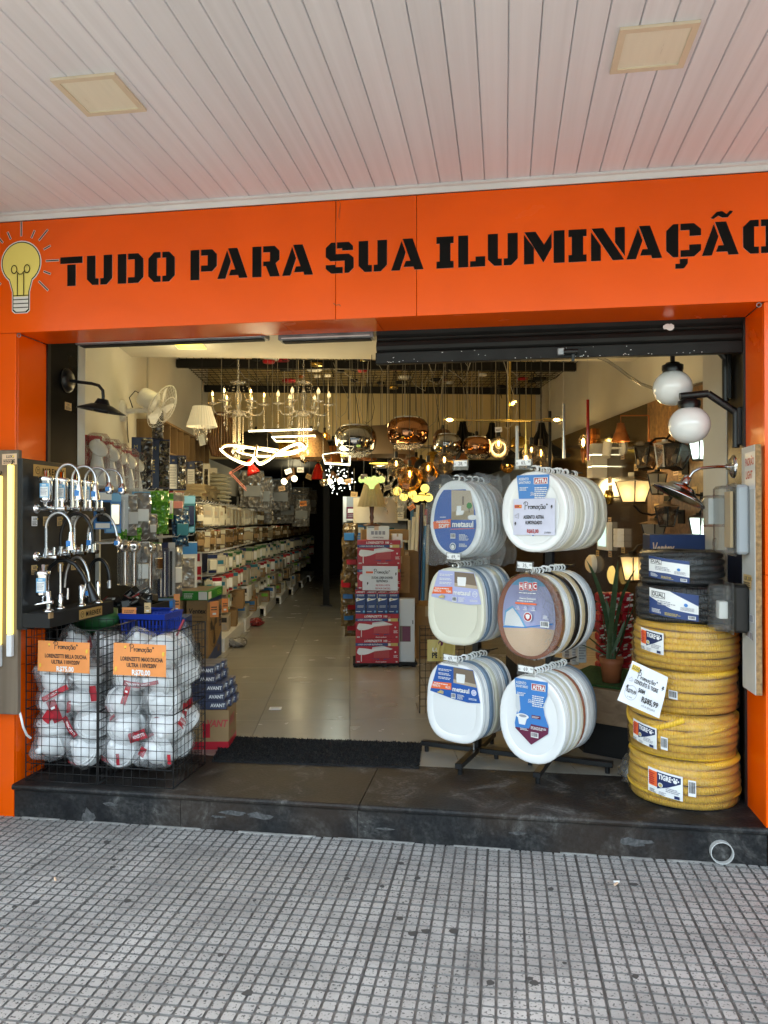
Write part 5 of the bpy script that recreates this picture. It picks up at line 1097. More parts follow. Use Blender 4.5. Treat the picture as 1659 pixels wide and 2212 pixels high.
def coil_label(t, R_, a0, z, w, h, kind):
	"""label bent round the coil; a0 is the angle of its left edge, seen from outside"""
	mb = MB(); R1 = R_ * 1.03; pr = Print(mb, fn=lambda a, b, l: ((R1 + l) * math.cos(a0 + a / R1), (R1 + l) * math.sin(a0 + a / R1), z + b - .12 * a), lift=.002, step=.0006, strip=.012)
	if kind == 'tigre':
		pr.rect(0, 0, w, h, 'white_print', 8); pr.rect(w * .03, h * .28, w * .26, h * .62, 'label_orange', 3)
		pr.poly([(w * .29, h * .92), (w * .95, h * .92), (w * .95, h * .68), (w * .62, h * .42), (w * .29, h * .22)], 'navy')
		pr.text('TIGRE', w * .33, h * .66, h * .2, 'white_print', .9, .04, maxw=w * .36); x, y = w * .80, h * .72; pr.disc(x, y, h * .08, 'white_print', 10)
		for a in (20, 62, 104, 146): pr.disc(x + h * .13 * math.cos(rad(a)), y + h * .13 * math.sin(rad(a)), h * .035, 'white_print', 8)
		pr.disc(w * .40, h * .42, h * .10, 'pale_grey', 12); pr.disc(w * .40, h * .42, h * .07, 'gold_print', 12); pr.small(w * .05, h * .35, w * .2, h * .5, 'red', 6); pr.small(w * .55, h * .22, w * .38, h * .2, 'grey_ink', 3); pr.small(w * .08, h * .04, w * .2, h * .14, 'ink', 3, 3); pr.small(w * .36, h * .04, w * .2, h * .14, 'grey_ink', 3, 4); pr.rect(w * .78, h * .05, w * .14, h * .12, 'navy', 2)
	elif kind == 'bar': pr.bars(0, 0, w, h, 'white_print', 'ink')
	else:
		pr.rect(0, 0, w, h, 'white_print', 8); pr.poly([(0, 0), (w, 0), (w, h * .26), (w * .5, h * .32), (0, h * .66 if kind == 'dual2' else h * .28)], 'box_blue'); pr.poly([(w * .45, h), (w, h * .58), (w, h)], 'box_blue') if kind == 'dual2' else pr.rect(0, h * .85, w, h * .15, 'box_blue', 6)
		pr.rect(w * .06, h * .66, w * .30, h * .24, 'ink', 3); pr.rect(w * .07, h * .68, w * .28, h * .2, 'white_print', 3); pr.text('DUAL', w * .21, h * .72, h * .145, 'ink', 1, .03, 'C', maxw=w * .26)
		pr.small(w * .2, h * .40, w * .38, h * .2, 'grey_ink', 3); pr.disc(w * .76, h * .56, h * .07, 'mid_blue', 12); pr.small(w * .66, h * .34, w * .26, h * .14, 'grey_ink', 4); pr.small(w * .08, h * .08, w * .2, h * .16, 'white_print', 4); pr.small(w * .36, h * .06, w * .3, h * .12, 'gold_print', 3); pr.bars(w * .80, h * .05, w * .14, h * .13, 'white_print', 'ink')
	mb.build('label', t)
lev = [(ZS, .402), (.404, .615), (.617, .822), (.824, 1.045), (1.047, 1.222), (1.226, 1.390)]
FA = math.atan2(-CYc, -CXc)      # direction from the stack to the camera
c1 = coil(CXc, CYc, *lev[0], .262, 'yellow_conduit', 'yellow conduit coil at the very bottom of the pile, on the step', 6, .016, 'wrap_yellow', seed=1); coil_label(c1, .262, FA - .62, .07, .165, .115, 'tigre'); coil_label(c1, .262, FA + .08, .08, .034, .075, 'bar')
c2 = coil(CXc - .005, CYc, *lev[1], .258, 'yellow_conduit', 'yellow conduit coil with loose slanting turns, second from the bottom of the pile', 6, .016, 'wrap_yellow', True, seed=2); coil_label(c2, .258, FA - 1.0, .06, .15, .10, 'tigre'); coil_label(c2, .258, FA - .36, .05, .032, .06, 'bar')
c3 = coil(CXc + .012, CYc, *lev[2], .245, 'yellow_conduit', 'yellow conduit coil behind the white promotion paper, third from the bottom of the pile', 6, .016, 'wrap_yellow', seed=3); coil_label(c3, .245, FA - .30, .08, .04, .04, 'bar')
c4 = coil(CXc + .015, CYc, *lev[3], .250, 'yellow_conduit', 'topmost yellow conduit coil, right under the black ones', 7, .015, 'wrap_yellow', seed=4); coil_label(c4, .25, FA - .92, .09, .135, .105, 'tigre')
c5 = coil(CXc + .01, CYc + .01, *lev[4], .232, 'black_conduit', 'lower black conduit coil with slanted white label, on the yellow coils', 5, .017, 'wrap', seed=5); coil_label(c5, .232, FA - .72, .045, .235, .125, 'dual2')
c6 = coil(CXc + .0, CYc + .02, *lev[5], .205, 'black_conduit', 'black conduit coil at the very top of the pile', 5, .016, 'wrap', seed=6); coil_label(c6, .205, FA - .78, .04, .20, .105, 'dual1')
# crumpled promotion paper tucked under the yellow coil
pa, pb, pc_, pd = (1366, 1427), (1443, 1463), (1424, 1552), (1333, 1512); D_ = 3.60
A_, B_, C_, E_ = (atD(*q, D_ + e) for q, e in ((pa, .03), (pb, .0), (pc_, -.02), (pd, .01)))
o_ = E_.copy(); def_x = (C_ - E_); def_y = (A_ - E_); w, h = def_x.length, def_y.length; mb = MB(); nrm = def_x.cross(def_y).normalized()
def pf(a, b, l):
	u, v = a / w, b / h
	return (E_ * (1 - u) * (1 - v) + C_ * u * (1 - v) + A_ * (1 - u) * v + B_ * u * v - o_) + nrm * (l + .007 * math.sin(u * 6 + v * 3) + .004 * math.cos(v * 8 - u * 4))
pr = Print(mb, fn=pf, lift=.001)
for i in range(6): pr.rect(0, h * i / 6, w, h / 6, 'paper', 8); pr.l -= pr.step
pr.l += .0025
pr.rect(w * .04, h * .80, w * .22, h * .13, 'yellow', 2); pr.luxo(w * .055, h * .83, h * .075, 'ink', 'ink'); pr.promo(w * .26, h * .68, w * .52, 'ink', .09)
pr.text('CONDUÍTE ¾ TIGRE', w * .52, h * .54, h * .09, 'ink', .72, .03, 'C', maxw=w * .6); pr.text('50M', w * .46, h * .38, h * .095, 'ink', .72, .03, 'C'); pr.text('R$79,99', w * .22, h * .28, h * .085, 'ink', .7, .025, 'C', maxw=w * .24); pr.line([(w * .22 + w * .145 * math.cos(a), h * .29 + h * .17 * math.sin(a)) for a in [i * .35 for i in range(19)]], .0016, 'grey_ink'); pr.text('à vista', w * .22, h * .17, h * .04, 'ink', .8, 0, 'C')
pr.text('R$85,99', w * .70, h * .20, h * .12, 'ink', .72, .03, 'C'); pr.text('ATÉ 3X SEM JUROS', w * .70, h * .09, h * .045, 'ink', .75, 0, 'C', maxw=w * .34); pr.bolt(w * .88, h * .62, h * .12, 'ink'); pr.bolt(w * .06, h * .32, h * .12, 'ink'); pr.line([(w * .06, h * .56), (w * .12, h * .64), (w * .16, h * .55), (w * .08, h * .54)], .0015, 'grey_ink')
o = mb.build('promo_sheet'); o.location = o_; tag(o, 'crumpled white promotion paper for conduit tucked into the yellow coils', 'price sign')
# crumpled plastic at the foot of the pile
p = atZ(1358, 1690, ZS); o = blob_mesh(.05, .05, .05, 9.1, 'bag_milky', amp=.5, twist=.05).build('plastic_scrap'); o.location = (p.x, p.y, ZS + .055); tag(o, 'crumpled clear plastic scrap beside the bottom yellow coil', 'plastic bag')
# ================================================================ RIGHT JAMB: METER BOARD, GLOBES
BXR = 1.112; p0 = atX(1604, 1122, BXR); by1 = p0.y; by0 = 3.64; zt_ = atX(1640, 957, BXR).z; zb_ = atX(1640, 1507, BXR).z
t = thing('meter_board', 'worn grey board with meter boxes leaning on the right orange pillar', 'display board', (BXR, by0, zb_)); Hb = zt_ - zb_; Wb = by1 - by0
mb = MB(); mb.box(0, .026, 0, Wb, 0, Hb, 'chip', .002); mb.build('core', t); mb = MB(); mb.box(-.003, -.0004, .001, Wb - .001, .001, Hb - .001, 'paint_grey'); mb.build('face', t)
mb = MB(); pr = Print(mb, (-.0035, Wb, 0), (0, -1, 0), (0, 0, 1), lift=.0006); pr.rect(Wb * .28, Hb - .20, .15, .17, 'pale_grey'); pr.text('PADRÃO', Wb * .32, Hb - .09, .034, 'red_ink', .7, .03, maxw=.125); pr.text('LIGHT', Wb * .36, Hb - .15, .034, 'red_ink', .7, .03, maxw=.10); mb.build('notice', t)
for i, (y, z, w_) in enumerate(((.30, .46, .045), (.60, .46, .045))): mb = MB(); pr = Print(mb, (-.0035, Wb, 0), (0, -1, 0), (0, 0, 1)); q = price_tag(mb, (-.004, Wb * (1 - y), Hb * .445), (0, -1, 0), (0, 0, 1), .062, .066, 'tag_tan', i); mb.build('price_tag', t)
for i, (z, a) in enumerate(((Hb * .285, .0), (Hb * .225, .1))):
	mb = MB(); pr = Print(mb, (-.0038, Wb * .95, z), (0, -1, -a), (0, 0, 1)); rr = random.Random(i); pr.rect(.03, 0, .14 - .03 * i, .035, 'pale_grey'); pr.l += .0004
	for j in range(14): x = rr.uniform(.03, .13); pr.poly([(x, .002), (x + rr.uniform(.01, .03), .003), (x + rr.uniform(.01, .03), .033), (x + rr.uniform(0, .01), .03)], 'grey_ink' if j % 2 else 'photo_dark', False); pr.l += 1e-5
	mb.build('tape_strip', t)
def meter(lab, y, z, d, w, h, tall):
	t2 = thing('meter_box', lab, 'meter box', (BXR - .004, by0 + y, zb_ + z))
	mb = MB(); mb.box(-d * .45, 0, -w / 2, w / 2, -h / 2, h / 2, 'black_plastic' if not tall else 'grey_plastic', .012); mb.build('back_box', t2)
	mb = MB(); mb.box(-d, -d * .452, -w / 2 + .004, w / 2 - .004, -h / 2 + .004, h / 2 - .004, 'clear_box', .012); mb.build('clear_cover', t2)
	mb = MB(); mb.box(-d * .50, -d * .455, -w / 2 - .008, w / 2 + .008, -h / 2 - .008, h / 2 + .008, 'clear_box', .004); mb.build('flange', t2)
	if tall: mb = MB(); mb.box(-d * .62, -d * .52, -w / 2 + .02, w / 2 - .02, -h / 2 + .03, h / 2 - .03, 'tag_tan'); mb.build('back_plate', t2); mb = MB(); mb.lathe([(.03, 0), (.03, .01), (.02, .012), (.008, .012), (.006, .016), (0, .016)], 'clear_box', 16, tr(-d, 0, -h * .36) @ roty(rad(-90))); mb.build('seal_knob', t2)
	else: mb = MB(); mb.box(-d * .8, -d * .55, -.03, .03, -.05, .03, 'white_plastic', .003); mb.build('terminal', t2)
	return t2
meter('tall clear meter box with tan back plate, upper of the two on the grey board', .13, Hb * .70, .13, .135, .32, True); meter('clear box with black back, lower of the two on the grey board', .135, Hb * .335, .155, .13, .22, False)
t = thing('meter_box', 'small clear box with pale front clipped left of the tall meter box', 'meter box', (BXR - .12, by0 + .215, zb_ + Hb * .735)); mb = MB(); mb.box(-.05, .05, -.05, .05, -.075, .075, 'clear_box', .010); mb.build('case', t); mb = MB(); mb.box(-.035, .035, -.04, -.03, -.06, .06, 'pale_grey'); mb.build('inner_plate', t)
# steel dome lamp on the board edge
p = atX(1587, 1008, BXR); t = thing('dome_lamp', 'brushed steel wall lamp with tilted dome shade by the meter board', 'wall lamp', (BXR - .004, p.y, p.z)); pd = atD(1470, 1060, 3.72) - Vector((BXR - .004, p.y, p.z))
mb = MB(); mb.lathe([(.058, 0), (.056, .008), (.040, .016), (.02, .022), (.014, .035), (0, .036)], 'chrome_dome', 24, roty(rad(-90))); mb.build('wall_plate', t)
nk = pd + Vector((.035, 0, .055)); mb = MB(); mb.tube([(-.02, 0, 0), (-.08, nk.y * .3, .0), (nk.x + .06, nk.y * .8, -.008), (nk.x + .025, nk.y, -.025), nk + Vector((.012, 0, .02)), nk], .0075, 'chrome_dome', 8); mb.build('arm', t)
ax = Matrix.Translation(pd) @ roty(rad(27)) @ Matrix.Scale(1.15, 4); mb = MB(); mb.lathe([(.0, .068), (.018, .066), (.020, .03), None, (.022, .035), (.030, .028), (.052, .022), (.060, .010), (.062, .006), (.100, -.010), (.118, -.022), (.120, -.026), (.116, -.026), (.095, -.014), (.05, .006), (.02, .02), (0, .022)], 'chrome_dome', 32, ax); mb.build('shade', t)
# two opal globes on black bent arms
for i, (cpx, cpy, rpx, d, pts, lab) in enumerate(((1453, 838, 40, 3.95, ((1453, 770), (1453, 740), (1530, 735), (1566, 775), (1566, 868)), 'white opal globe lamp hanging under the shutter, higher and farther of two'), (1489, 918, 42, 3.80, ((1487, 868), (1487, 856), (1524, 851), (1580, 892), (1580, 968)), 'white opal globe lamp on bent black arm, lower and nearer of two'))):
	c = atD(cpx, cpy, d); R_ = S(rpx, d); t = thing('globe_lamp', lab, 'wall lamp', c); mb = MB(); mb.sphere((0, 0, 0), R_, 'opal', 32, 18, (1.03, 1.03, .96)); mb.build('globe', t)
	mb = MB(); mb.lathe([(R_ * .52, R_ * .82), (R_ * .52, R_ * .98), None, (R_ * .56, R_ * .98), (R_ * .56, R_ * 1.22), (R_ * .5, R_ * 1.25), None, (R_ * .40, R_ * 1.25), (R_ * .36, R_ * 1.36), (0, R_ * 1.37)], 'black_plastic', 22); mb.build('cap', t)
	wl = Vector((XR - .014, (4.16 if i == 0 else 3.99), 0)); P_ = []
	q = [atD(*p_, d) - c for p_ in pts]; yw = wl.y - c.y; xw = wl.x - c.x; xs = q[-1].x
	A = [q[0] + Vector((-.0, 0, -.01)), q[1], ]
	top = q[1].z; P_ = [Vector((-.045, 0, top)), Vector((q[2].x * xw / xs if xs else .05, yw * .5, q[2].z)), Vector((xw - .012, yw, q[3].z)), Vector((xw - .012, yw, q[4].z))]
	mb = MB(); mb.cyl((0, 0, R_ * 1.36), (0, 0, top), .012, 'black_metal', n=10); 
	for a, b in zip(P_[:-1], P_[1:]): mb.tube([a, b], .0185, 'black_metal', 12)
	mb.build('arm', t)
	mb = MB(); mb.box(xw - .012, xw + .008, yw - .035, yw + .035, q[4].z + .01, q[3].z + .02, 'black_metal', .003); mb.build('wall_plate', t)
p = atX(1600, 920, XR); mb = MB(); price_tag(mb, (0, 0, 0), (0, -1, 0), (0, 0, 1), .07, .06, 'tag_tan', 6); o = mb.build('price_tag'); o.location = (XR - .001, p.y, p.z); tag(o, 'tan price tag on the black lining behind the lower globe lamp', 'price tag')
# ================================================================ LEFT WALL GOODS
FR = lambda p, rz=0.: frame(p, RU, RW) @ rotz(rz)
def carton(name, lab, cat, p, sx, sy, sz, k, rz=0., fr=None, side=None, grp=None, top=None, parts=True, wl=None):
	"""box standing with its front (towards the door) at -y; p is the centre of its base"""
	T_ = FR(p, rz)
	if parts: t = thing(name, lab, cat, T=T_, group=grp); mb = MB(); mb.box(-sx / 2, sx / 2, -sy / 2, sy / 2, 0, sz, k, .002); mb.build('body', t)
	else: mb = MB(); mb.box(-sx / 2, sx / 2, -sy / 2, sy / 2, 0, sz, k, .002); t = mb
	if fr: m2 = MB() if parts else mb; pr = Print(m2, (-sx / 2, -sy / 2, 0), (1, 0, 0), (0, 0, 1)); fr(pr, sx, sz); parts and m2.build('front_print', t)
	if side: m2 = MB() if parts else mb; pr = Print(m2, (sx / 2, -sy / 2, 0), (0, 1, 0), (0, 0, 1)); side(pr, sy, sz); parts and m2.build('side_print', t)
	if top: m2 = MB() if parts else mb; pr = Print(m2, (-sx / 2, -sy / 2, sz), (1, 0, 0), (0, 1, 0)); top(pr, sx, sy); parts and m2.build('top_print', t)
	if not parts: o = mb.build(name); o.matrix_world = T_; tag(o, lab, cat, grp); return o
	return t
# five long showers in red blisters
first_sh = None
for i, (px, w_) in enumerate(((201, 5.36), (228, 5.62), (245, 5.80), (268, 6.05), (285, 6.28))):
	q = atU(px, 1122, -1.80); u, w = uw(q); sc_ = 1.
	if first_sh is None:
		t = first_sh = thing('shower_blister', '', 'shower head', T=FR(iw(u, w, 1.95), rad(52)), group='long white showers in red blisters on the left wall')
		mb = MB(); mb.box(-.075, .075, .004, .012, -.19, .19, 'red', .004); mb.box(-.04, .04, -.012, .0035, .13, .185, 'red'); mb.build('backing_card', t)
		mb = MB(); mb.lathe([(.0, 0), (.062, .002), (.070, .010), (.068, .018), (.04, .026), (0, .028)], 'white_gloss', 26, tr(-.005, -.058, .09) @ rotx(rad(62))); mb.build('spray_plate', t)
		mb = MB(); mb.lathe([(.018, .16), (.026, .10), (.036, .02), (.050, -.05), (.058, -.12), (.056, -.17), (.045, -.185), (0, -.187)], 'white_plastic', 22, tr(0, -.045, 0)); mb.cyl((.02, -.05, .10), (.055, -.06, .115), .009, 'white_plastic', n=8); mb.cyl((.03, -.09, -.06), (.058, -.10, -.05), .008, 'white_plastic', n=8); mb.build('shower_body', t)
		mb = MB(); mb.box(-.078, .078, -.115, .003, -.195, .20, 'blister', .03); mb.build('clear_shell', t)
	else: t = dup(first_sh, T=FR(iw(u, w, 1.95 - .012 * i), rad(50 + 4 * (i % 3))))
	t['label'] = 'white shower head in a red blister, %s from the entrance below the wall fan' % ('first', 'second', 'third', 'fourth', 'fifth')[i]
# tall navy boxes and foil packs on the top shelf
def f_foil(k): return lambda pr, w, h: pr.rect(w * .08, h * .03, w * .84, h * .94, k)
def f_text(pr, w, h): pr.rect(w * .05, h * .04, w * .9, h * .70, 'white_print'); [pr.small(w * .12, h * (.10 + .075 * q), w * .75, h * .05, 'grey_ink', 2, q) for q in range(8)]; pr.disc(w * .35, h * .87, w * .14, 'navy', 10); pr.text('M', w * .5, h * .82, h * .06, 'gold_print', al='C')
def f_m(pr, w, h): pr.text('M', w * .5, h * .78, h * .07, 'gold_print', al='C'); pr.small(w * .3, h * .3, w * .3, h * .3, 'gold_print', 5)
for i, (px0, px1, y0, y1, kind) in enumerate(((283, 331, 948, 1057, 0), (331, 360, 952, 1057, 0), (328, 352, 892, 950, 2), (358, 408, 986, 1060, 1), (405, 436, 998, 1065, 1), (436, 452, 1003, 1068, 3), (452, 468, 1012, 1070, 3))):
	q = atU((px0 + px1) / 2, 1122, -1.74); u, w = uw(q); d = w; sx = .17 if kind < 2 else .10; z0 = 1.55 - (y1 - 1122) / F * d; z1 = 1.55 - (y0 - 1122) / F * d
	labs = ('tall navy box with crumpled clear front, nearest on the top shelf of the left wall', 'tall navy box with crumpled clear front, behind the nearest one on the top shelf', 'dark foil pack leaning on the wall above the tall navy boxes', 'navy box with white text panel and foil window on the top shelf', 'second navy box with white text panel, just before the slim white boxes', 'slim white box with dark window on the top shelf', 'slim white box with dark window at the far end of the tall boxes')
	t = thing('boxed_tap', labs[i], 'product box', T=FR(iw(u, w, z0), rad(14)), group='tall product boxes on the top shelf'); mb = MB(); mb.box(-sx / 2, sx / 2, -.04, .05, 0, z1 - z0, 'navy' if kind < 3 else 'cream_plastic', .003); mb.build('body', t)
	mb = MB(); h_ = z1 - z0
	if kind == 3: pr = Print(mb, (-sx / 2, -.0405, 0), (1, 0, 0), (0, 0, 1)); pr.rect(sx * .3, h_ * .1, sx * .45, h_ * .72, 'foil_dark'); mb.build('front_print', t)
	else:
		if kind == 1: pr = Print(mb, (-sx / 2, -.0405, 0), (1, 0, 0), (0, 0, 1)); f_text(pr, sx * .5, h_); mb.box(0.0, sx / 2 - .004, -.062, -.041, .01, h_ - .01, 'foil_dark', .006)
		elif kind == 0: pr = Print(mb, (-sx / 2, -.0405, 0), (1, 0, 0), (0, 0, 1)); f_m(pr, sx * .4, h_); mb.box(-sx * .05, sx / 2 - .004, -.07, -.041, .01, h_ - .015, 'foil_dark', .008)
		else: mb.box(-sx / 2, sx / 2, -.055, -.041, .0, h_, 'foil_dark', .006)
		mb.build('clear_front', t)
# wooden cubby shelf
q0, q1 = atU(352, 905, -1.78), atU(452, 950, -1.78); w0_, w1_ = uw(q0)[1], uw(q1)[1]; z1 = q0.z; z0 = atU(352, 976, -1.78).z
t = thing('wall_shelf', 'long wooden wall shelf of open square boxes high on the left wall', 'wall shelf', T=FR(iw(UL + .002, w0_, z0))); Ls = w1_ - w0_; Hs = z1 - z0; dpt = UL + .002 + 1.78
dpt = abs(dpt)
for nm, z in (('bottom_board', 0), ('top_board', Hs - .018)): mb = MB(); mb.box(0, dpt, 0, Ls, z, z + .018, 'wood_shelf'); mb.build(nm, t)
n = 8
for i in range(n + 1): y = min(Ls - .016, i * Ls / n); mb = MB(); mb.box(0, dpt - .001, y, y + .016, .0185, Hs - .0185, 'wood_shelf'); mb.build('divider', t)
mb = MB(); mb.box(0, .006, .001, Ls - .001, .0185, Hs - .0185, 'wood_shelf'); mb.build('back_board', t)
# gondola shelving along the left wall: back board, uprights, base
g0, g1 = 5.0, 14.6
t = thing('gondola_shelf', 'long black and white shop shelving that lines the left wall', 'shop shelving', T=FR(iw(UL, 0, ZS)))
mb = MB(); mb.box(.012, .03, g0, g1, .0, 1.78, 'matt_black'); mb.build('back_panel', t)
for y in (5.1, 6.1, 7.1, 8.1, 9.2, 10.3, 11.4, 12.5, 13.6): mb = MB(); mb.box(.031, .06, y, y + .04, 0, 1.78, 'white_plastic'); mb.build('upright', t)
SK = lambda w: .055 * max(0, w - 9.2)
for i in range(7):
	a, b = 8.0 + i * 1.5, 9.49 + i * 1.5; e = SK(a); mb = MB(); mb.box(.061, .72 + e, a, b, .10, .14, 'white_plastic', .003); mb.box(.70 + e, .73 + e, a, b, 0, .138, 'white_plastic'); mb.build('base_shelf', t)
for (a, b) in ((6.6, 8.2), (8.22, 9.8), (9.82, 11.4)): mb = MB(); mb.box(.061, .36, a, b, 1.565, 1.585, 'white_plastic'); mb.build('top_shelf', t)
# ---- hanging packs
PK = {}
def pack(kind, w, h, cols):
	"""a part set for a hanging pack: card or bag with its goods; hangs from the origin"""
	mb = MB(); a, b, c = cols
	if kind == 'card':
		mb.box(-w / 2, w / 2, 0, .003, -h, 0, a); mb.box(-w * .36, w * .36, -.028, -.0005, -h * .80, -h * .28, b, .006); mb.box(-w / 2, w / 2, -.0015, -.0004, -h * .22, -h * .02, c); mb.box(-w * .4, w * .4, -.0015, -.0004, -h * .97, -h * .84, c)
	elif kind == 'white':
		mb.box(-w / 2, w / 2, -.012, .006, -h, -h * .10, a, .004); mb.box(-w * .42, w * .42, -.0135, -.0123, -h * .93, -h * .62, b); mb.box(-w * .3, w * .3, -.0135, -.0123, -h * .5, -h * .3, c); mb.box(-w * .2, w * .2, -.001, .001, -h * .10, 0, a)
	elif kind == 'bag':
		n = 7; vs = []; fs = []
		for s_ in (-1, 1):
			for i in range(n + 1):
				for j in range(n + 1):
					u, v = i / n * 2 - 1, j / n; e = max(abs(u), abs(v * 2 - 1)); q = mnoise.noise(Vector((u * 3, v * 4, w * 90 + s_)))
					vs.append((u * w / 2 * (1 - .08 * math.sin(v * 7)), s_ * (.028 * (1 - e ** 4)) + q * .012 * (1 - e ** 6), -h * (1 - v)))
		for s_ in range(2):
			for i in range(n):
				for j in range(n): p_ = s_ * (n + 1) ** 2 + i * (n + 1) + j; fs.append((p_, p_ + n + 1, p_ + n + 2, p_ + 1))
		mb.add(vs, fs, a, False); mb.box(-w * .48, w * .48, -.004, .004, -h * .16, .0, c, .002)
		if b: mb.box(-w * .34, w * .34, -.046, -.030, -h * .72, -h * .42, b, .004)
	elif kind == 'tube':
		for x in (-w * .25, w * .12): mb.cyl((x, -.012, -h * .98), (x, -.012, -h * .16), w * .11, b, n=10)
		mb.box(-w / 2, w / 2, 0, .002, -h, 0, a); mb.box(-w / 2, w / 2, -.002, -.0004, -h * .12, 0, c); mb.box(-w / 2, w / 2, -.030, .004, -h * .99, -h * .1, 'blister', .008)
	elif kind == 'disc':
		mb.lathe([(w * .1, .006), (w * .42, .008), (w * .48, 0)], 'chrome', 20, tr(0, -.012, -h * .14) @ rotx(rad(90))); mb.lathe([(0, .007), (w * .12, .007)], 'matt_black', 12, tr(0, -.012, -h * .14) @ rotx(rad(90))); mb.cyl((0, -.01, -h), (0, -.01, -h * .25), w * .20, 'chrome', n=12); mb.box(-w * .55, w * .55, -.05, .008, -h * 1.0, -.0, 'blister', .01)
	elif kind == 'tap':
		mb.box(-w / 2, w / 2, 0, .003, -h, 0, a); mb.tube(arch(-w * .2, h * .1, w * .45, h * .3, -.02)[0:] and [(-w * .22, -.02, -h * .9), (-w * .22, -.02, -h * .4), (-w * .1, -.02, -h * .22), (w * .1, -.02, -h * .22), (w * .22, -.02, -h * .4), (w * .22, -.02, -h * .55)], w * .07, 'chrome', 8); mb.cyl((-w * .35, -.02, -h * .86), (w * .3, -.02, -h * .86), w * .08, 'chrome', n=8); mb.box(-w / 2, w / 2, -.05, .004, -h * .99, -h * .05, 'blister', .012)
	return mb
def hang(lab, p, kind, w, h, cols, rz, grp=None, name='hanging_pack'):
	key = (kind, round(w, 3), round(h, 3), cols)
	if key not in PK: o = pack(kind, w, h, cols).build(name); PK[key] = o.data
	else: o = link(name, PK[key])
	o.matrix_world = FR(p, rz); tag(o, lab, 'hanging pack', grp); return o
def hooks(lab, z, ws, u0, u1):
	t = thing('hook_rail', lab, 'hook rail', T=FR(iw(u0, ws[0], z))); mb = MB(); mb.box(-.01, .01, 0, ws[-1] - ws[0], -.012, .012, 'steel_grey'); mb.build('rail', t); me = None
	for w in ws:
		if me is None: mb = MB(); mb.tube([(.011, 0, 0), (u1 - u0 - .02, 0, .012), (u1 - u0, 0, .035)], .0035, 'white_plastic', 5); o = mb.build('hook', t); me = o.data
		else: o = link('hook', me, t)
		o.location = (0, w - ws[0], 0)
r = random.Random(77)
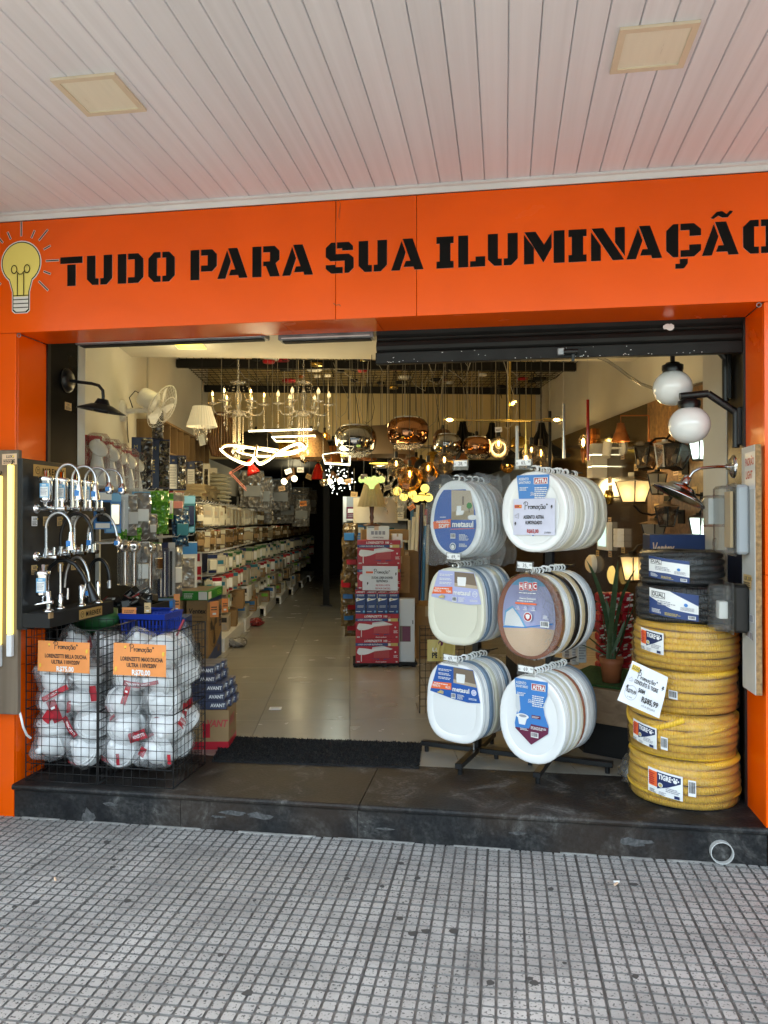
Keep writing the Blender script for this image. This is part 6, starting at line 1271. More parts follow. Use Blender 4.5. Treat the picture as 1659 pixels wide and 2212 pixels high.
# near section: larger packs, two rows
def near(px, y0, y1, wpx, kind, cols, lab, u=-1.62, rz=None):
	q = atU(px, y0, u); uu, w = uw(q); h = (y1 - y0) / F * w; W_ = wpx / F * w / .75
	hang(lab, q, kind, W_, h, cols, rad(rz if rz is not None else r.uniform(25, 50)), None)
N_ = [(222, 1062, 1142, 30, 'card', ('mid_blue', 'black_plastic', 'white_print'), 'blue blister card with black hose, nearest in the upper hanging row'),
 (244, 1064, 1150, 26, 'card', ('mid_blue', 'chrome', 'sky_blue'), 'blue blister card with chrome fitting, beside the black taps'),
 (262, 1066, 1150, 22, 'tube', ('pale_grey', 'white_plastic', 'pale_grey'), 'clear pack of white tubes in the upper hanging row'),
 (281, 1068, 1156, 26, 'bag', ('foil_light', 'pale_grey', 'pale_grey'), 'grey ribbed clear pack in the upper hanging row'),
 (305, 1062, 1150, 30, 'bag', ('foil_light', 'white_plastic', 'sky_blue'), 'clear bag with two white bottles with blue bands'),
 (320, 1110, 1165, 30, 'bag', ('foil_light', 'white_gloss', 'white_print'), 'clear bag full of white pipe fittings'),
 (344, 1060, 1152, 34, 'bag', ('foil_green', None, 'lime'), 'bright green bag hanging under the navy boxes'),
 (362, 1066, 1120, 20, 'card', ('lime', 'white_plastic', 'green'), 'green and white card beside the bright green bag'),
 (380, 1062, 1112, 26, 'bag', ('foil_light', 'pink', 'red'), 'clear bag with pink and red goods'),
 (390, 1095, 1180, 30, 'bag', ('foil_blue', 'teal', 'teal'), 'dark teal bag hanging below the pink one'),
 (408, 1070, 1150, 22, 'card', ('teal', 'navy', 'sky_blue'), 'dark blue card right of the teal bag'),
 (424, 1072, 1150, 20, 'tap', ('matt_black', '', ''), 'chrome tap on black card, nearest of the black cards'), (436, 1073, 1152, 20, 'tap', ('matt_black', 'x', ''), 'chrome tap on black card, second of the black cards'),
 (449, 1074, 1152, 20, 'tap', ('matt_black', 'y', ''), 'chrome tap on black card, third of the black cards'), (461, 1075, 1150, 20, 'tap', ('matt_black', 'z', ''), 'chrome tap on black card, last of the black cards'),
 (262, 1142, 1165, 20, 'bag', ('foil_green', None, 'green'), 'small green bag under the clear packs'), (290, 1140, 1168, 24, 'bag', ('foil_green', None, 'lime'), 'small bright green bag under the white fittings'),
 (268, 1168, 1262, 22, 'disc', ('a', 'b', 'c'), 'chrome shower arm with round flange, left of the pair'), (288, 1168, 1265, 22, 'disc', ('a', 'b', 'c'), 'chrome shower arm with round flange, right of the pair'),
 (306, 1170, 1280, 26, 'bag', ('foil_light', 'brushed', 'pale_grey'), 'long clear bag with bent chrome pipe'), (323, 1168, 1285, 20, 'disc', ('a', 'b', 'd'), 'chrome shower arm in clear bag with navy edge'),
 (338, 1172, 1250, 20, 'bag', ('foil_light', 'chrome', 'green'), 'clear bag with coiled steel hose'), (352, 1172, 1290, 18, 'tube', ('navy', 'chrome', 'navy'), 'long navy pack of chrome tubes'), (366, 1172, 1286, 18, 'tube', ('pale_grey', 'black_plastic', 'pale_grey'), 'long pack of black and grey tubes'),
 (380, 1178, 1288, 22, 'bag', ('foil_light', 'white_plastic', 'matt_black'), 'clear spray bottle shaped pack with dark cap'), (402, 1170, 1292, 36, 'card', ('pale_grey', 'foil_light', 'mid_blue'), 'large pale pack with blue header and blue foot above the fan cartons'),
 (424, 1166, 1258, 18, 'white', ('white_print', 'red', 'red'), 'slim red and white pack right of the large blue one'), (440, 1168, 1250, 22, 'card', ('navy', 'slate', 'slate'), 'dark violet pack, nearest of two'), (455, 1168, 1250, 20, 'card', ('navy', 'matt_black', 'slate'), 'dark violet pack, farther of two'), (470, 1170, 1250, 18, 'tap', ('navy', 'x', ''), 'chrome tap on navy card at the end of the lower near row')]
for a in N_: near(*a)
hooks('hook rail for the upper hanging row on the left wall', 1.775, [5.3 + .22 * i for i in range(14)], -2.0, -1.6); hooks('hook rail for the lower hanging row on the left wall', 1.375, [5.3 + .22 * i for i in range(14)], -2.0, -1.6)
# far section: four rows of small packs, whites darkened for the dim aisle
rows = ((1.70, .225, [('white', ('dimmed_white', 'cream_plastic', 'photo_beige')), ('bag', ('foil_tan', 'cream_plastic', 'shade_cream')), ('tube', ('shade_cream', 'cream_plastic', 'white_print')), ('white', ('bone', 'cream_plastic', 'photo_beige'))], 'cream wrapped pack, top small row of the left wall', 'top row of small packs'),
		(1.435, .215, [('bag', ('foil_tan', 'kraft', 'cream_plastic')), ('card', ('photo_dark', 'tan_plastic', 'bone')), ('bag', ('foil_tan', 'photo_beige', 'red'))], 'brownish bag, second small row of the left wall', 'second row of small packs'),
		(1.18, .20, [('card', ('dimmed_white', 'bone', 'dark_green')), ('card', ('bone', 'white_plastic', 'dark_green')), ('white', ('dimmed_white', 'bone', 'teal')), ('card', ('dimmed_white', 'cream_plastic', 'navy'))], 'pale switch pack in the third small row', 'third row of small packs'),
		(.945, .20, [('card', ('dimmed_white', 'white_plastic', 'red')), ('card', ('photo_beige', 'dimmed_white', 'teal')), ('white', ('dimmed_white', 'photo_beige', 'teal')), ('card', ('white_print', 'white_plastic', 'deep_red'))], 'pale socket pack in the fourth small row', 'fourth row of small packs'),
		(.70, .17, [('white', ('dimmed_white', 'bone', 'grey_plastic')), ('card', ('bone', 'white_plastic', 'lime')), ('white', ('dimmed_white', 'white_print', 'ink'))], 'small pale pack in the lowest hanging row', 'lowest row of small packs'))
for z, h, kinds, lab, grp in rows:
	w = 7.9 + r.uniform(0, .1); i = 0; ws = []
	while w < 18.0:
		for layer in range(2):
			k, c = kinds[r.randrange(len(kinds))]; uu = -1.56 + .07 * layer + r.uniform(-.02, .02) - (.05 if z < .8 else 0) + (.12 if z < 1.2 else 0) + SK(w)
			hang(lab, iw(uu, w + .05 * layer + r.uniform(-.02, .02), z + r.uniform(-.01, .01)), k, .105, h, c, rad(r.uniform(18, 50)), grp, 'small_pack')['label'] = '%s, %s from the door, %s' % (lab, nth(len(ws)), ('wall side', 'aisle side')[layer])
		ws.append(w); w += .15 + .03 * (w - 8)
	hooks('hook rail carrying the ' + grp, z + .012, ws, -2.0, -1.5 + (.12 if z < 1.2 else 0))
# stacked goods on the top shelf, far part
for i in range(10): 
	w = 8.4 + .0; tagp = carton('flat_box', 'flat cream box under the red desk lamp, %s of the %s pile' % (nth(i // 2), ('near', 'far')[i % 2]), 'product box', iw(-1.74, 8.5 + (i % 2) * .5, 1.76 + (i // 2) * .035), .34, .46, .032, 'shade_cream', rad(r.uniform(-6, 6)), grp='flat cream boxes on the top shelf', parts=False)
for i in range(14):
	o = blob_mesh(.15, .11, .030, i * 1.7, 'bone', n=14, m=7, amp=.12, twist=0).build('wrapped_bundle'); o.matrix_world = FR(iw(-1.70, 9.75 + (i % 2) * .34, 1.79 + (i // 2) * .052), rad(r.uniform(-10, 10))); tag(o, 'cream wrapped bundle on the top shelf, %s from below in the %s pile' % (nth(i // 2), ('near', 'far')[i % 2]), 'bundle', 'wrapped bundles on the top shelf')
for i in range(16):
	o = link('clear_bag', PK.setdefault('bigbag', None) or PK.__setitem__('bigbag', pack('bag', .34, .5, ('foil_light', 'grey_plastic', 'grey_blue')).build('clear_bag').data) or PK['bigbag']) if i else None
	if o is None: PK['bigbag'] = pack('bag', .34, .5, ('foil_light', 'grey_plastic', 'grey_blue')).build('clear_bag'); o = PK['bigbag']; PK['bigbag'] = o.data
	o.matrix_world = FR(iw(-1.5 + r.uniform(-.12, .22) + SK(10.6 + i * .4) * 1.4, 10.6 + i * .4, 2.25 - r.uniform(0, .35)), rad(r.uniform(5, 40))); tag(o, 'large greyish clear bag hanging beyond the flat boxes, %s from the door' % nth(i), 'plastic bag', 'grey bags hanging deep in the left aisle')
# boxes at floor level
for i in range(34):
	w = 8.6 + (i % 12) * .62; lv = i // 12; sz = r.uniform(.13, .2)
	carton('small_box', 'product box on the low left shelf, %s from the door, %s layer' % (nth(i % 12), ('bottom', 'middle', 'top')[lv]), 'product box', iw(-1.48 + SK(w) + r.uniform(-.03, .05), w + r.uniform(-.05, .05), ZS + .142 + lv * .205), r.uniform(.18, .26), r.uniform(.18, .3), sz, r.choice(('dimmed_white', 'bone', 'dimmed_white', 'photo_beige', 'white_print', 'kraft')), rad(r.uniform(-5, 5)), (lambda pr, a, b: (pr.rect(a * .1, b * .55, a * .8, b * .3, r.choice(('grey_plastic', 'mid_blue', 'label_orange', 'ink', 'lime'))), pr.small(a * .1, b * .1, a * .8, b * .35, 'grey_ink', 3))), grp='white boxes on the low shelf', parts=False)
# open kraft cartons at the start of the low shelf
for (px, py, sx, sy, sz, lab) in ((518, 1312, .30, .3, .20, 'open kraft carton of loose packs at the near end of the low shelf'), (512, 1355, .20, .25, .20, 'kraft carton standing upright below the open one'), (548, 1300, .24, .3, .16, 'second open kraft carton farther along the low shelf'), (536, 1345, .14, .25, .16, 'narrow kraft carton by the white shelf end')):
	q = atU(px, py, -1.32); carton('carton', lab, 'carton', q + RU * -.1, sx, sy, sz, 'kraft', rad(4), (lambda pr, a, b: (pr.rect(a * .1, b * .3, a * .45, b * .08, 'kraft_dark'), pr.small(a * .15, b * .55, a * .4, b * .2, 'ink', 2))))
for (px, py, c) in ((552, 1392, 'foil_red'), (474 + 38, 1418, 'foil_light'), (628, 1310, 'foil_red')):
	q = atU(px, py, -1.22); o = blob_mesh(.11, .09, .055, px, c, n=12, m=8, amp=.35, twist=0).build('cable_bundle'); o.location = (q.x, q.y, ZS + .05); tag(o, {552: 'red and white wrapped bundle on the floor under the low shelf', 512: 'grey wrapped bundle on the floor beside the fan carton', 628: 'red wrapped bundle on the floor farther along the aisle'}[px], 'bundle')
# ---- fan cartons with green lid box
q = atZ(450.6, 1438, ZS); u, w = uw(q)
def f_ventex(pr, a, b): pr.text('Ventex', a * .5, b * .80, b * .075, 'ink', .95, .025, 'C', maxw=a * .8, ital=.12); pr.small(a * .15, b * .73, a * .7, b * .03, 'kraft_dark', 1); pr.line([(a * .3, b * .5), (a * .7, b * .5), (a * .7, b * .66), (a * .3, b * .66), (a * .3, b * .5)], .004, 'kraft_dark')
def s_fan(pr, a, b):
	pr.poly([(0, 0), (a, 0), (a, b * .42), (a * .75, b * .3), (a * .35, b * .16), (0, b * .1)], 'box_blue'); pr.poly([(0, b), (a, b), (a, b * .93), (0, b * .97)], 'box_blue')
	cx, cy_, R_ = a * .42, b * .52, b * .30; pr.disc(cx, cy_, R_, 'kraft_dark', 28); pr.disc(cx, cy_, R_ * .96, 'kraft', 28)
	for k in range(3):
		A_ = k * 2.094 + .5; pr.poly([(cx + R_ * .1 * math.cos(A_ + 1), cy_ + R_ * .1 * math.sin(A_ + 1)), (cx + R_ * .8 * math.cos(A_ - .25), cy_ + R_ * .8 * math.sin(A_ - .25)), (cx + R_ * .88 * math.cos(A_ + .15), cy_ + R_ * .88 * math.sin(A_ + .15)), (cx + R_ * .8 * math.cos(A_ + .6), cy_ + R_ * .8 * math.sin(A_ + .6))], 'ink')
	pr.l += .0005
	for k in range(36): A_ = k * math.pi / 18; pr.line([(cx + R_ * .2 * math.cos(A_), cy_ + R_ * .2 * math.sin(A_)), (cx + R_ * .97 * math.cos(A_ + .18), cy_ + R_ * .97 * math.sin(A_ + .18))], .003, 'kraft_dark', False)
	pr.disc(cx, cy_, R_ * .17, 'ink', 14)
	for k in range(4): pr.disc(a * .86, b * (.56 + .085 * k), a * .035, 'box_blue', 10); pr.rect(a * .78, b * (.50 + .085 * k), a * .17, b * .02, 'ink')
	pr.text('60', a * .72, b * .10, b * .1, 'kraft', 1, .03, 'C', ital=.15); pr.small(a * .4, b * .2, a * .3, b * .06, 'kraft', 2)
carton('fan_carton', 'kraft fan carton with a fan printed on its blue edged side, nearer the aisle', 'carton', iw(u - .10, w + .33, ZS), .20, .60, .61, 'kraft', rad(-3), f_ventex, s_fan)
carton('fan_carton', 'kraft fan carton left of the printed one, behind the blue basket', 'carton', iw(u - .335, w + .33, ZS), .20, .60, .61, 'kraft', rad(-3), f_ventex)
carton('fan_box', 'flat green and dark box lying on top of the two fan cartons', 'carton', iw(u - .22, w + .33, ZS + .613), .46, .62, .085, 'green', rad(-3), lambda pr, a, b: (pr.small(a * .1, b * .3, a * .3, b * .3, 'dark_green', 1), pr.small(a * .5, b * .2, a * .2, b * .6, 'white_print', 4), pr.rect(a * .80, b * .05, a * .18, b * .9, 'white_print')), lambda pr, a, b: (pr.rect(a * .0, b * .1, a * .2, b * .8, 'white_print'), pr.small(a * .6, b * .2, a * .3, b * .6, 'lime', 3)), top=lambda pr, a, b: pr.rect(a * .08, b * .08, a * .84, b * .84, 'photo_dark'))
# small orange and tan price cards
for i, (px, py, wx, hy, d, k, lab) in enumerate(((279, 1322, 30, 20, 4.52, 'paper_orange', 'orange price card on the bin of black boxes, left'), (319, 1313, 14, 22, 4.55, 'tag_tan', 'tan price card on the bin of black boxes, right'), (382, 1304, 13, 42, 5.2, 'paper_orange', 'tall orange price card above the right end of the blue basket'), (381, 1357, 13, 34, 5.2, 'paper_orange', 'tall orange price card below the other, right of the blue basket'), (463, 1316, 19, 34, 6.85, 'paper_orange', 'orange price card hanging on the printed fan carton, left of two'), (486, 1308, 14, 30, 7.05, 'paper_orange', 'orange price card hanging on the printed fan carton, right of two'))):
	p = atD(px, py, d); w_, h_ = S(wx, d), S(hy, d); mb = MB(); pr = Print(mb, (0, 0, 0), RU if i < 4 else RU + RW * .4, (0, 0, 1)); pr.rect(-w_ / 2, -h_ / 2, w_, h_, k); pr.small(-w_ * .35, -h_ * .1, w_ * .7, h_ * .3, 'ink', 2, i); pr.rect(-w_ * .2, -h_ * .35, w_ * .4, h_ * .12, 'white_print')
	o = mb.build('price_card'); o.location = p; tag(o, lab, 'price sign')
# ---- bin of small black boxes, blue basket, green bag behind the wire baskets
def wbox(name, lab, cat, x0, x1, y0, y1, z0, z1, k): mb = MB(); mb.box(x0, x1, y0, y1, z0, z1, k, .004); o = mb.build(name); return tag(o, lab, cat)
b0 = atD(214, 1300, 4.75); b1 = atD(330, 1300, 4.75)
t = thing('display_bin', 'black bin heaped with small black boxes behind the blue basket', 'bin', (b0.x, b0.y - .05, ZS)); W_ = (b1 - b0).length; zt_ = 1.02 - ZS
mb = MB(); mb.box(0, W_, .0, .012, 0, zt_, 'matt_black'); mb.box(0, W_, .32, .332, 0, zt_, 'matt_black'); mb.box(0, .012, .0125, .3195, 0, zt_, 'matt_black'); mb.box(W_ - .012, W_, .0125, .3195, 0, zt_, 'matt_black'); mb.box(.0125, W_ - .0125, .0125, .3195, zt_ - .14, zt_ - .13, 'matt_black'); mb.build('shell', t)
mb = MB(); mb.box(0, .10, .0, .05, 0, .042, 'black_plastic', .002); pr = Print(mb, (0, 0, 0), (1, 0, 0), (0, 0, 1)); pr.text('AVANT', .05, .014, .014, 'white_print', 1, .03, 'C'); pr = Print(mb, (0, 0, .042), (1, 0, 0), (0, 1, 0)); pr.text('AVANT', .05, .018, .014, 'white_print', 1, .03, 'C'); pr.rect(.072, .005, .022, .016, 'white_print'); pr.rect(0, .0, .008, .05, 'red'); bm = mb.build('bulb_box'); bme = bm.data
for i in range(44):
	o = bm if i == 0 else link('bulb_box', bme); o.matrix_world = tr(b0.x + r.uniform(.04, W_ - .09), b0.y + r.uniform(-.01, .24), ZS + zt_ - .12 + (i / 44) * .16 - .02) @ rotz(r.uniform(-1.2, 1.2)) @ rotx(r.uniform(-.7, .7)) @ roty(r.uniform(-.6, .6))
	tag(o, 'small black printed box in the heap behind the display ledge', 'small box', 'heap of small black boxes')
p0 = atD(262, 1385, 4.52); p1 = atD(366, 1385, 4.52); Wb_ = (p1 - p0).length
carton('carton', 'black carton with white lettering standing under the blue basket', 'carton', Vector(((p0.x + p1.x) / 2 + .03, p0.y + .12, ZS)), .42, .30, .615, 'matt_black', -IR, lambda pr, a, b: [pr.text('AVANT', a * (.2 + .2 * q), b * (.55 + .12 * s_), b * .035, 'white_print', 1, .03) for q in range(4) for s_ in range(4)])
t = thing('shopping_basket', 'blue plastic shopping basket with slotted sides on the black carton', 'basket', ((p0.x + p1.x) / 2, p0.y + .10, .79)); Hb_ = .985 - .79 + .01; wb, db = Wb_ * .98, .25
mb = MB(); 
def taper(z): f_ = .84 + .16 * z / Hb_; return wb / 2 * f_, db / 2 * f_
for zz0, zz1 in ((0, .02), (Hb_ * .42, Hb_ * .52), (Hb_ * .82, Hb_)):
	a, b = taper(zz0); c, d_ = taper(zz1); e = .004 if zz1 < Hb_ else .012; c += e - .004; d_ += e - .004
	vs = [(-a, -b, zz0), (a, -b, zz0), (a, b, zz0), (-a, b, zz0), (-c, -d_, zz1), (c, -d_, zz1), (c, d_, zz1), (-c, d_, zz1)]; mb.add(vs, [(0, 1, 5, 4), (1, 2, 6, 5), (2, 3, 7, 6), (3, 0, 4, 7)], 'basket_blue'); vi = [(x * .97, y * .95, z) for x, y, z in vs]; mb.add(vi, [(4, 5, 1, 0), (5, 6, 2, 1), (6, 7, 3, 2), (7, 4, 0, 3)], 'basket_blue'); mb.add(vs[4:] + vi[4:], [(0, 1, 5, 4), (1, 2, 6, 5), (2, 3, 7, 6), (3, 0, 4, 7)], 'basket_blue')
a, b = taper(0); mb.box(-a, a, -b, b, 0, .006, 'basket_blue'); mb.build('shell', t)
mb = MB()
for k in range(13):
	s_ = -1 + 2 * k / 12
	for sg in (-1, 1): a, b = taper(.0); c, d_ = taper(Hb_ * .9); mb.tube([(a * s_, sg * b * .985, .015), (c * s_, sg * d_ * .975, Hb_ * .9)], .006, 'basket_blue', 5)
for k in range(1, 8):
	s_ = -1 + 2 * k / 8
	for sg in (-1, 1): a, b = taper(.0); c, d_ = taper(Hb_ * .9); mb.tube([(sg * a * .985, b * s_, .015), (sg * c * .975, d_ * s_, Hb_ * .9)], .006, 'basket_blue', 5)
tag(mb.build('ribs', t), kind='stuff')
mb = MB(); c, d_ = taper(Hb_); mb.tube([(-c, -d_ * .3, Hb_ + .006), (-c + .03, d_ * .6, Hb_ + .01), (c - .03, d_ * .6, Hb_ + .01), (c, -d_ * .3, Hb_ + .006)], .007, 'basket_blue', 7); mb.build('handle', t)
p = atD(208, 1338, 4.55); o = blob_mesh(.14, .10, .085, 2.2, 'dark_green', amp=.22, twist=.0).build('green_bag'); o.location = p; tag(o, 'dark green bag lying in the shadow under the tap display ledge', 'bag')
wbox('carton', 'black carton carrying the dark green bag behind the wire baskets', 'carton', p.x - .16, p.x + .16, p.y - .10, p.y + .14, ZS, p.z - .075, 'matt_black')
q = atD(358, 1330, 5.2); carton('small_carton', 'blue and white small fan box right of the bin of black boxes', 'carton', q, .13, .16, .11, 'mid_blue', 0, lambda pr, a, b: (pr.text('Ventex', a * .15, b * .6, b * .22, 'white_print', .9, .02, maxw=a * .6), pr.rect(a * .02, 0, a * .96, b * .4, 'white_print'), pr.small(a * .1, b * .08, a * .7, b * .22, 'ink', 2)))
qq = q.copy(); carton('carton', 'tall dark printed carton under the small fan box', 'carton', Vector((qq.x + .02, qq.y + .02, ZS)), .26, .2, qq.z - ZS - .002, 'box_blue', 0, lambda pr, a, b: (pr.text('60CM', a * .75, b * .5, b * .1, 'white_print', .8, .03, 'C'), pr.disc(a * .3, b * .6, a * .2, 'kraft', 16)))
# navy boxes and AVANT carton
q = atZ(440, 1622, ZS); carton('carton', 'kraft carton with red AVANT print on the floor behind the wire basket', 'carton', Vector((q.x + .005, q.y + .16, ZS)), .22, .26, .235, 'kraft', -IR + rad(10), lambda pr, a, b: (pr.rect(0, 0, a, b * .2, 'red'), pr.text('AVANT', a * .95, b * .58, b * .17, 'red_ink', .8, .03, 'R', ital=.2), pr.rect(a * .3, b * .3, a * .2, b * .35, 'red')), lambda pr, a, b: (pr.rect(0, 0, a, b * .2, 'red'), pr.text('AVANT', a * .08, b * .58, b * .2, 'red_ink', .8, .03, ital=.2, maxw=a * .6), pr.small(a * .3, b * .3, a * .3, b * .08, 'red_ink', 1)))
for i in range(15):
	lv, cidx = divmod(i, 3); n_lv = (0, 0, 0, 1, 2)[lv]
	carton('navy_box', 'small navy box printed AVANT, %s layer of its stack, %s row back' % (('bottom', 'second', 'third', 'fourth', 'top')[lv], nth(cidx)), 'small box', Vector((q.x + .0 - .035 * (lv > 2), q.y + .07 + cidx * .09, ZS + .238 + lv * .052)), .23 - .02 * lv, .085, .05, 'slate', -IR + rad(10 + r.uniform(-2, 2)), lambda pr, a, b: pr.text('AVANT', a * .97, b * .3, b * .4, 'white_print', .9, .03, 'R', maxw=a * .5), lambda pr, a, b: (pr.text('AVANT', a * .1, b * .35, b * .35, 'white_print', .9, .03, maxw=a * .8),), grp='small navy boxes by the wire basket', parts=False)
# ---- wall fan
p = atU(262, 888, UL); c = atD(333, 880, 5.45)
t = thing('wall_fan', 'white wall fan tilted down from the left wall with wire guard', 'wall fan', p); cr_ = c - p
mb = MB(); mb.lathe([(.075, 0), (.072, .02), (.05, .045), (0, .05)], 'white_plastic', 22, Matrix.Rotation(IR, 4, 'Z') @ roty(rad(90)) @ Matrix.Diagonal((1.35, .9, 1, 1))); mb.build('wall_plate', t)
rt_ = RU * .30 + Vector((0, 0, .0)); mb = MB(); mb.cyl(RU * .04, RU * .26 + Vector((0, 0, .01)), .024, 'white_plastic', n=12); mb.build('arm', t)
ax = (RU * .62 + RW * -.18 + Vector((0, 0, -.58))).normalized(); ax = (RU * .78 - RW * .15 + Vector((0, 0, -.42))).normalized()
fm = frame(RU * .27 + Vector((0, 0, .06)), ax.orthogonal(), ax.cross(ax.orthogonal()))
mc = RU * .25 + Vector((0, 0, .10)); fm = Matrix.Translation(mc) @ ax.to_track_quat('Z', 'Y').to_matrix().to_4x4()
mb = MB(); mb.lathe([(0, -.10), (.05, -.098), (.078, -.085), (.085, -.06), (.086, .05), (.07, .06), (.03, .075), (0, .075)], 'white_plastic', 26, fm); mb.build('motor', t)
Rg = .205; mb = MB(fm)
for k in range(26):
	A_ = k * 2 * math.pi / 26; ca, sa_ = math.cos(A_), math.sin(A_); cb, sb = math.cos(A_ + .35), math.sin(A_ + .35)
	mb.tube([(.05 * ca, .05 * sa_, .075), (.14 * ca, .14 * sa_, .085), (Rg * cb, Rg * sb, .125)], .0012, 'white_plastic', 4, caps=False); mb.tube([(.04 * ca, .04 * sa_, .195), (.14 * cb, .14 * sb, .185), (Rg * cb, Rg * sb, .135)], .0016, 'white_plastic', 4, caps=False)
tag(mb.build('wire_guard', t), kind='stuff'); mb = MB(fm)
for rr_, z in ((Rg, .13), (.12, .187), (.12, .083)): mb.tube([(rr_ * math.cos(a), rr_ * math.sin(a), z) for a in [2 * math.pi * j / 36 for j in range(36)]], .003, 'white_plastic', 5, closed=True)
mb.build('guard_rings', t)
for k in range(3):
	mb = MB(fm @ rotz(k * 2.094)); mb.add([(.03, -.02, .12), (.17, -.05, .115), (.185, .03, .14), (.15, .07, .155), (.03, .03, .15)], [(0, 1, 2, 3, 4)], 'white_plastic'); mb.add([(.03, -.02, .119), (.17, -.05, .114), (.185, .03, .139), (.15, .07, .154), (.03, .03, .149)], [(4, 3, 2, 1, 0)], 'white_plastic'); mb.build('blade', t)
mb = MB(); mb.tube([RU * .2 + Vector((0, 0, .14)), RU * .12 + Vector((0, 0, .18)), RU * .07 + Vector((0, 0, .12)), RU * .10 + Vector((0, 0, .03))], .005, 'cord_black', 6); mb.tube([RU * .05 + Vector((0, 0, -.05)), RU * .03 + RW * .08 + Vector((0, 0, -.14)), RU * .01 + RW * .16 + Vector((0, 0, -.17)), RU * .006 + RW * .2 + Vector((0, 0, -.26))], .004, 'cord_black', 6); mb.build('cord', t)
# ================================================================ CENTRE STACK
q = atZ(816, 1442, ZS); cu, cw = uw(q); cw += .14; D0 = 7.12
def at_c(px, z, dy=0.): u, w = uw(atD(px, 1122, D0 + dy)); return iw(u, w, z)
zc = lambda y: atD(816, y, D0).z
t = thing('pallet', 'black slatted plastic pallet under the red shower boxes', 'pallet', T=FR(iw(cu + .07, cw, ZS)))
for y in [-.13 + .045 * i for i in range(9)]: mb = MB(); mb.box(-.30, .30, y, y + .03, .02, .04, 'matt_black'); mb.build('slat', t)
for x in (-.28, -.14, 0, .14, .27): mb = MB(); mb.box(x - .015, x + .015, -.13, .26, 0, .0195, 'matt_black'); mb.build('bearer', t)
def f_shower(pr, a, b):
	pr.rect(0, 0, a, b, 'red'); pr.rect(0, b * .70, a, b * .12, 'box_blue'); pr.text('LORENZETTI', a * .20, b * .865, b * .085, 'white_print', 1, .03, ital=.25, maxw=a * .40); pr.text('100', a * .64, b * .865, b * .085, 'white_print', .9, .03); pr.small(a * .76, b * .86, a * .06, b * .03, 'white_print', 1)
	pr.text('LOREN SHOWER ELETRÔNICA', a * .05, b * .735, b * .05, 'white_print', 1, .03, ital=.2, maxw=a * .62); pr.rect(a * .75, b * .70, a * .23, b * .12, 'gold_print'); pr.rect(a * .76, b * .71, a * .05, b * .09, 'white_print')
	pr.poly([(a * .03, b * .42), (a * .05, b * .56), (a * .08, b * .62), (a * .22, b * .60), (a * .38, b * .56), (a * .39, b * .64), (a * .64, b * .70), (a * .86, b * .58), (a * .82, b * .55), (a * .66, b * .52), (a * .44, b * .48), (a * .30, b * .38), (a * .20, b * .34), (a * .08, b * .34)], 'white_gloss')
	pr.poly([(a * .385, b * .645), (a * .64, b * .705), (a * .66, b * .66), (a * .40, b * .58)], 'pale_grey'); pr.rect(a * .125, b * .06, a * .018, b * .28, 'white_gloss')
	for i in range(15): pr.rect(a * (.43 + .024 * i), b * .22, a * .005, b * (.30 + .012 * i * .5), 'pink')
	pr.poly([(a * .36, b * .2), (a * .55, b * .14), (a * .55, b * .18)], 'box_blue'); pr.poly([(a * .85, b * .2), (a * .65, b * .14), (a * .65, b * .18)], 'box_blue'); pr.text('Grande espalhador', a * .46, b * .04, b * .045, 'white_print', .9, .02, ital=.2, maxw=a * .3); pr.disc(a * .92, b * .46, a * .02, 'white_print', 10); pr.small(a * .88, b * .22, a * .1, b * .12, 'white_print', 3); pr.rect(a * .03, b * .04, a * .07, b * .05, 'pale_grey'); pr.rect(a * .93, b * .04, a * .04, b * .05, 'pale_grey')
hb = (zc(1167) - .04 - ZS) / 5.
ys = [ZS + .041]
bw = S(93, D0)
L_ = [(820, 'red shower box at the bottom of the stack, on the black pallet'), (820, 'red shower box second from the bottom, under the four blue boxes'), None, (823, 'red shower box half hidden by the white promotion paper'), (823, 'topmost red shower box, right under the white carton')]
z = ys[0]
for i, l in enumerate(L_):
	if l: carton('shower_box', l[1], 'product box', at_c(l[0] - 5, z, .12), bw, .24, hb - .002, 'red', rad(-2.5 if i < 2 else -1), f_shower, lambda pr, a, b: pr.rect(.0, 0, a, b, 'box_blue'), grp='red shower boxes')
	else:
		for k in range(4):
			carton('shower_box', '%s of the four slim blue shower boxes in the stack' % ('first from the aisle', 'second from the aisle', 'third from the aisle', 'last from the aisle')[k], 'product box', at_c(770 + 11.5 + k * 23.5 - 2, z, .12), S(22.6, D0), .22, hb - .004, 'box_blue', rad(-2), lambda pr, a, b: (pr.rect(0, b * .82, a, b * .18, 'red'), pr.text('LORENZETTI', a * .5, b * .87, b * .06, 'white_print', .9, .03, 'C', ital=.2, maxw=a * .85), pr.small(a * .15, b * .72, a * .7, b * .08, 'white_print', 2), pr.poly([(a * .04, b * .62), (a * .2, b * .66), (a * .5, b * .62), (a * .96, b * .63), (a * .7, b * .57), (a * .3, b * .54), (a * .1, b * .50)], 'white_gloss'), pr.rect(a * .2, b * .57, a * .2, b * .06, 'gold_print'), pr.small(a * .2, b * .25, a * .6, b * .1, 'pale_grey', 2), pr.small(a * .05, b * .06, a * .6, b * .06, 'white_print', 1), pr.disc(a * .82, b * .09, a * .1, 'sky_blue', 10)), grp='slim blue shower boxes')
	z += hb
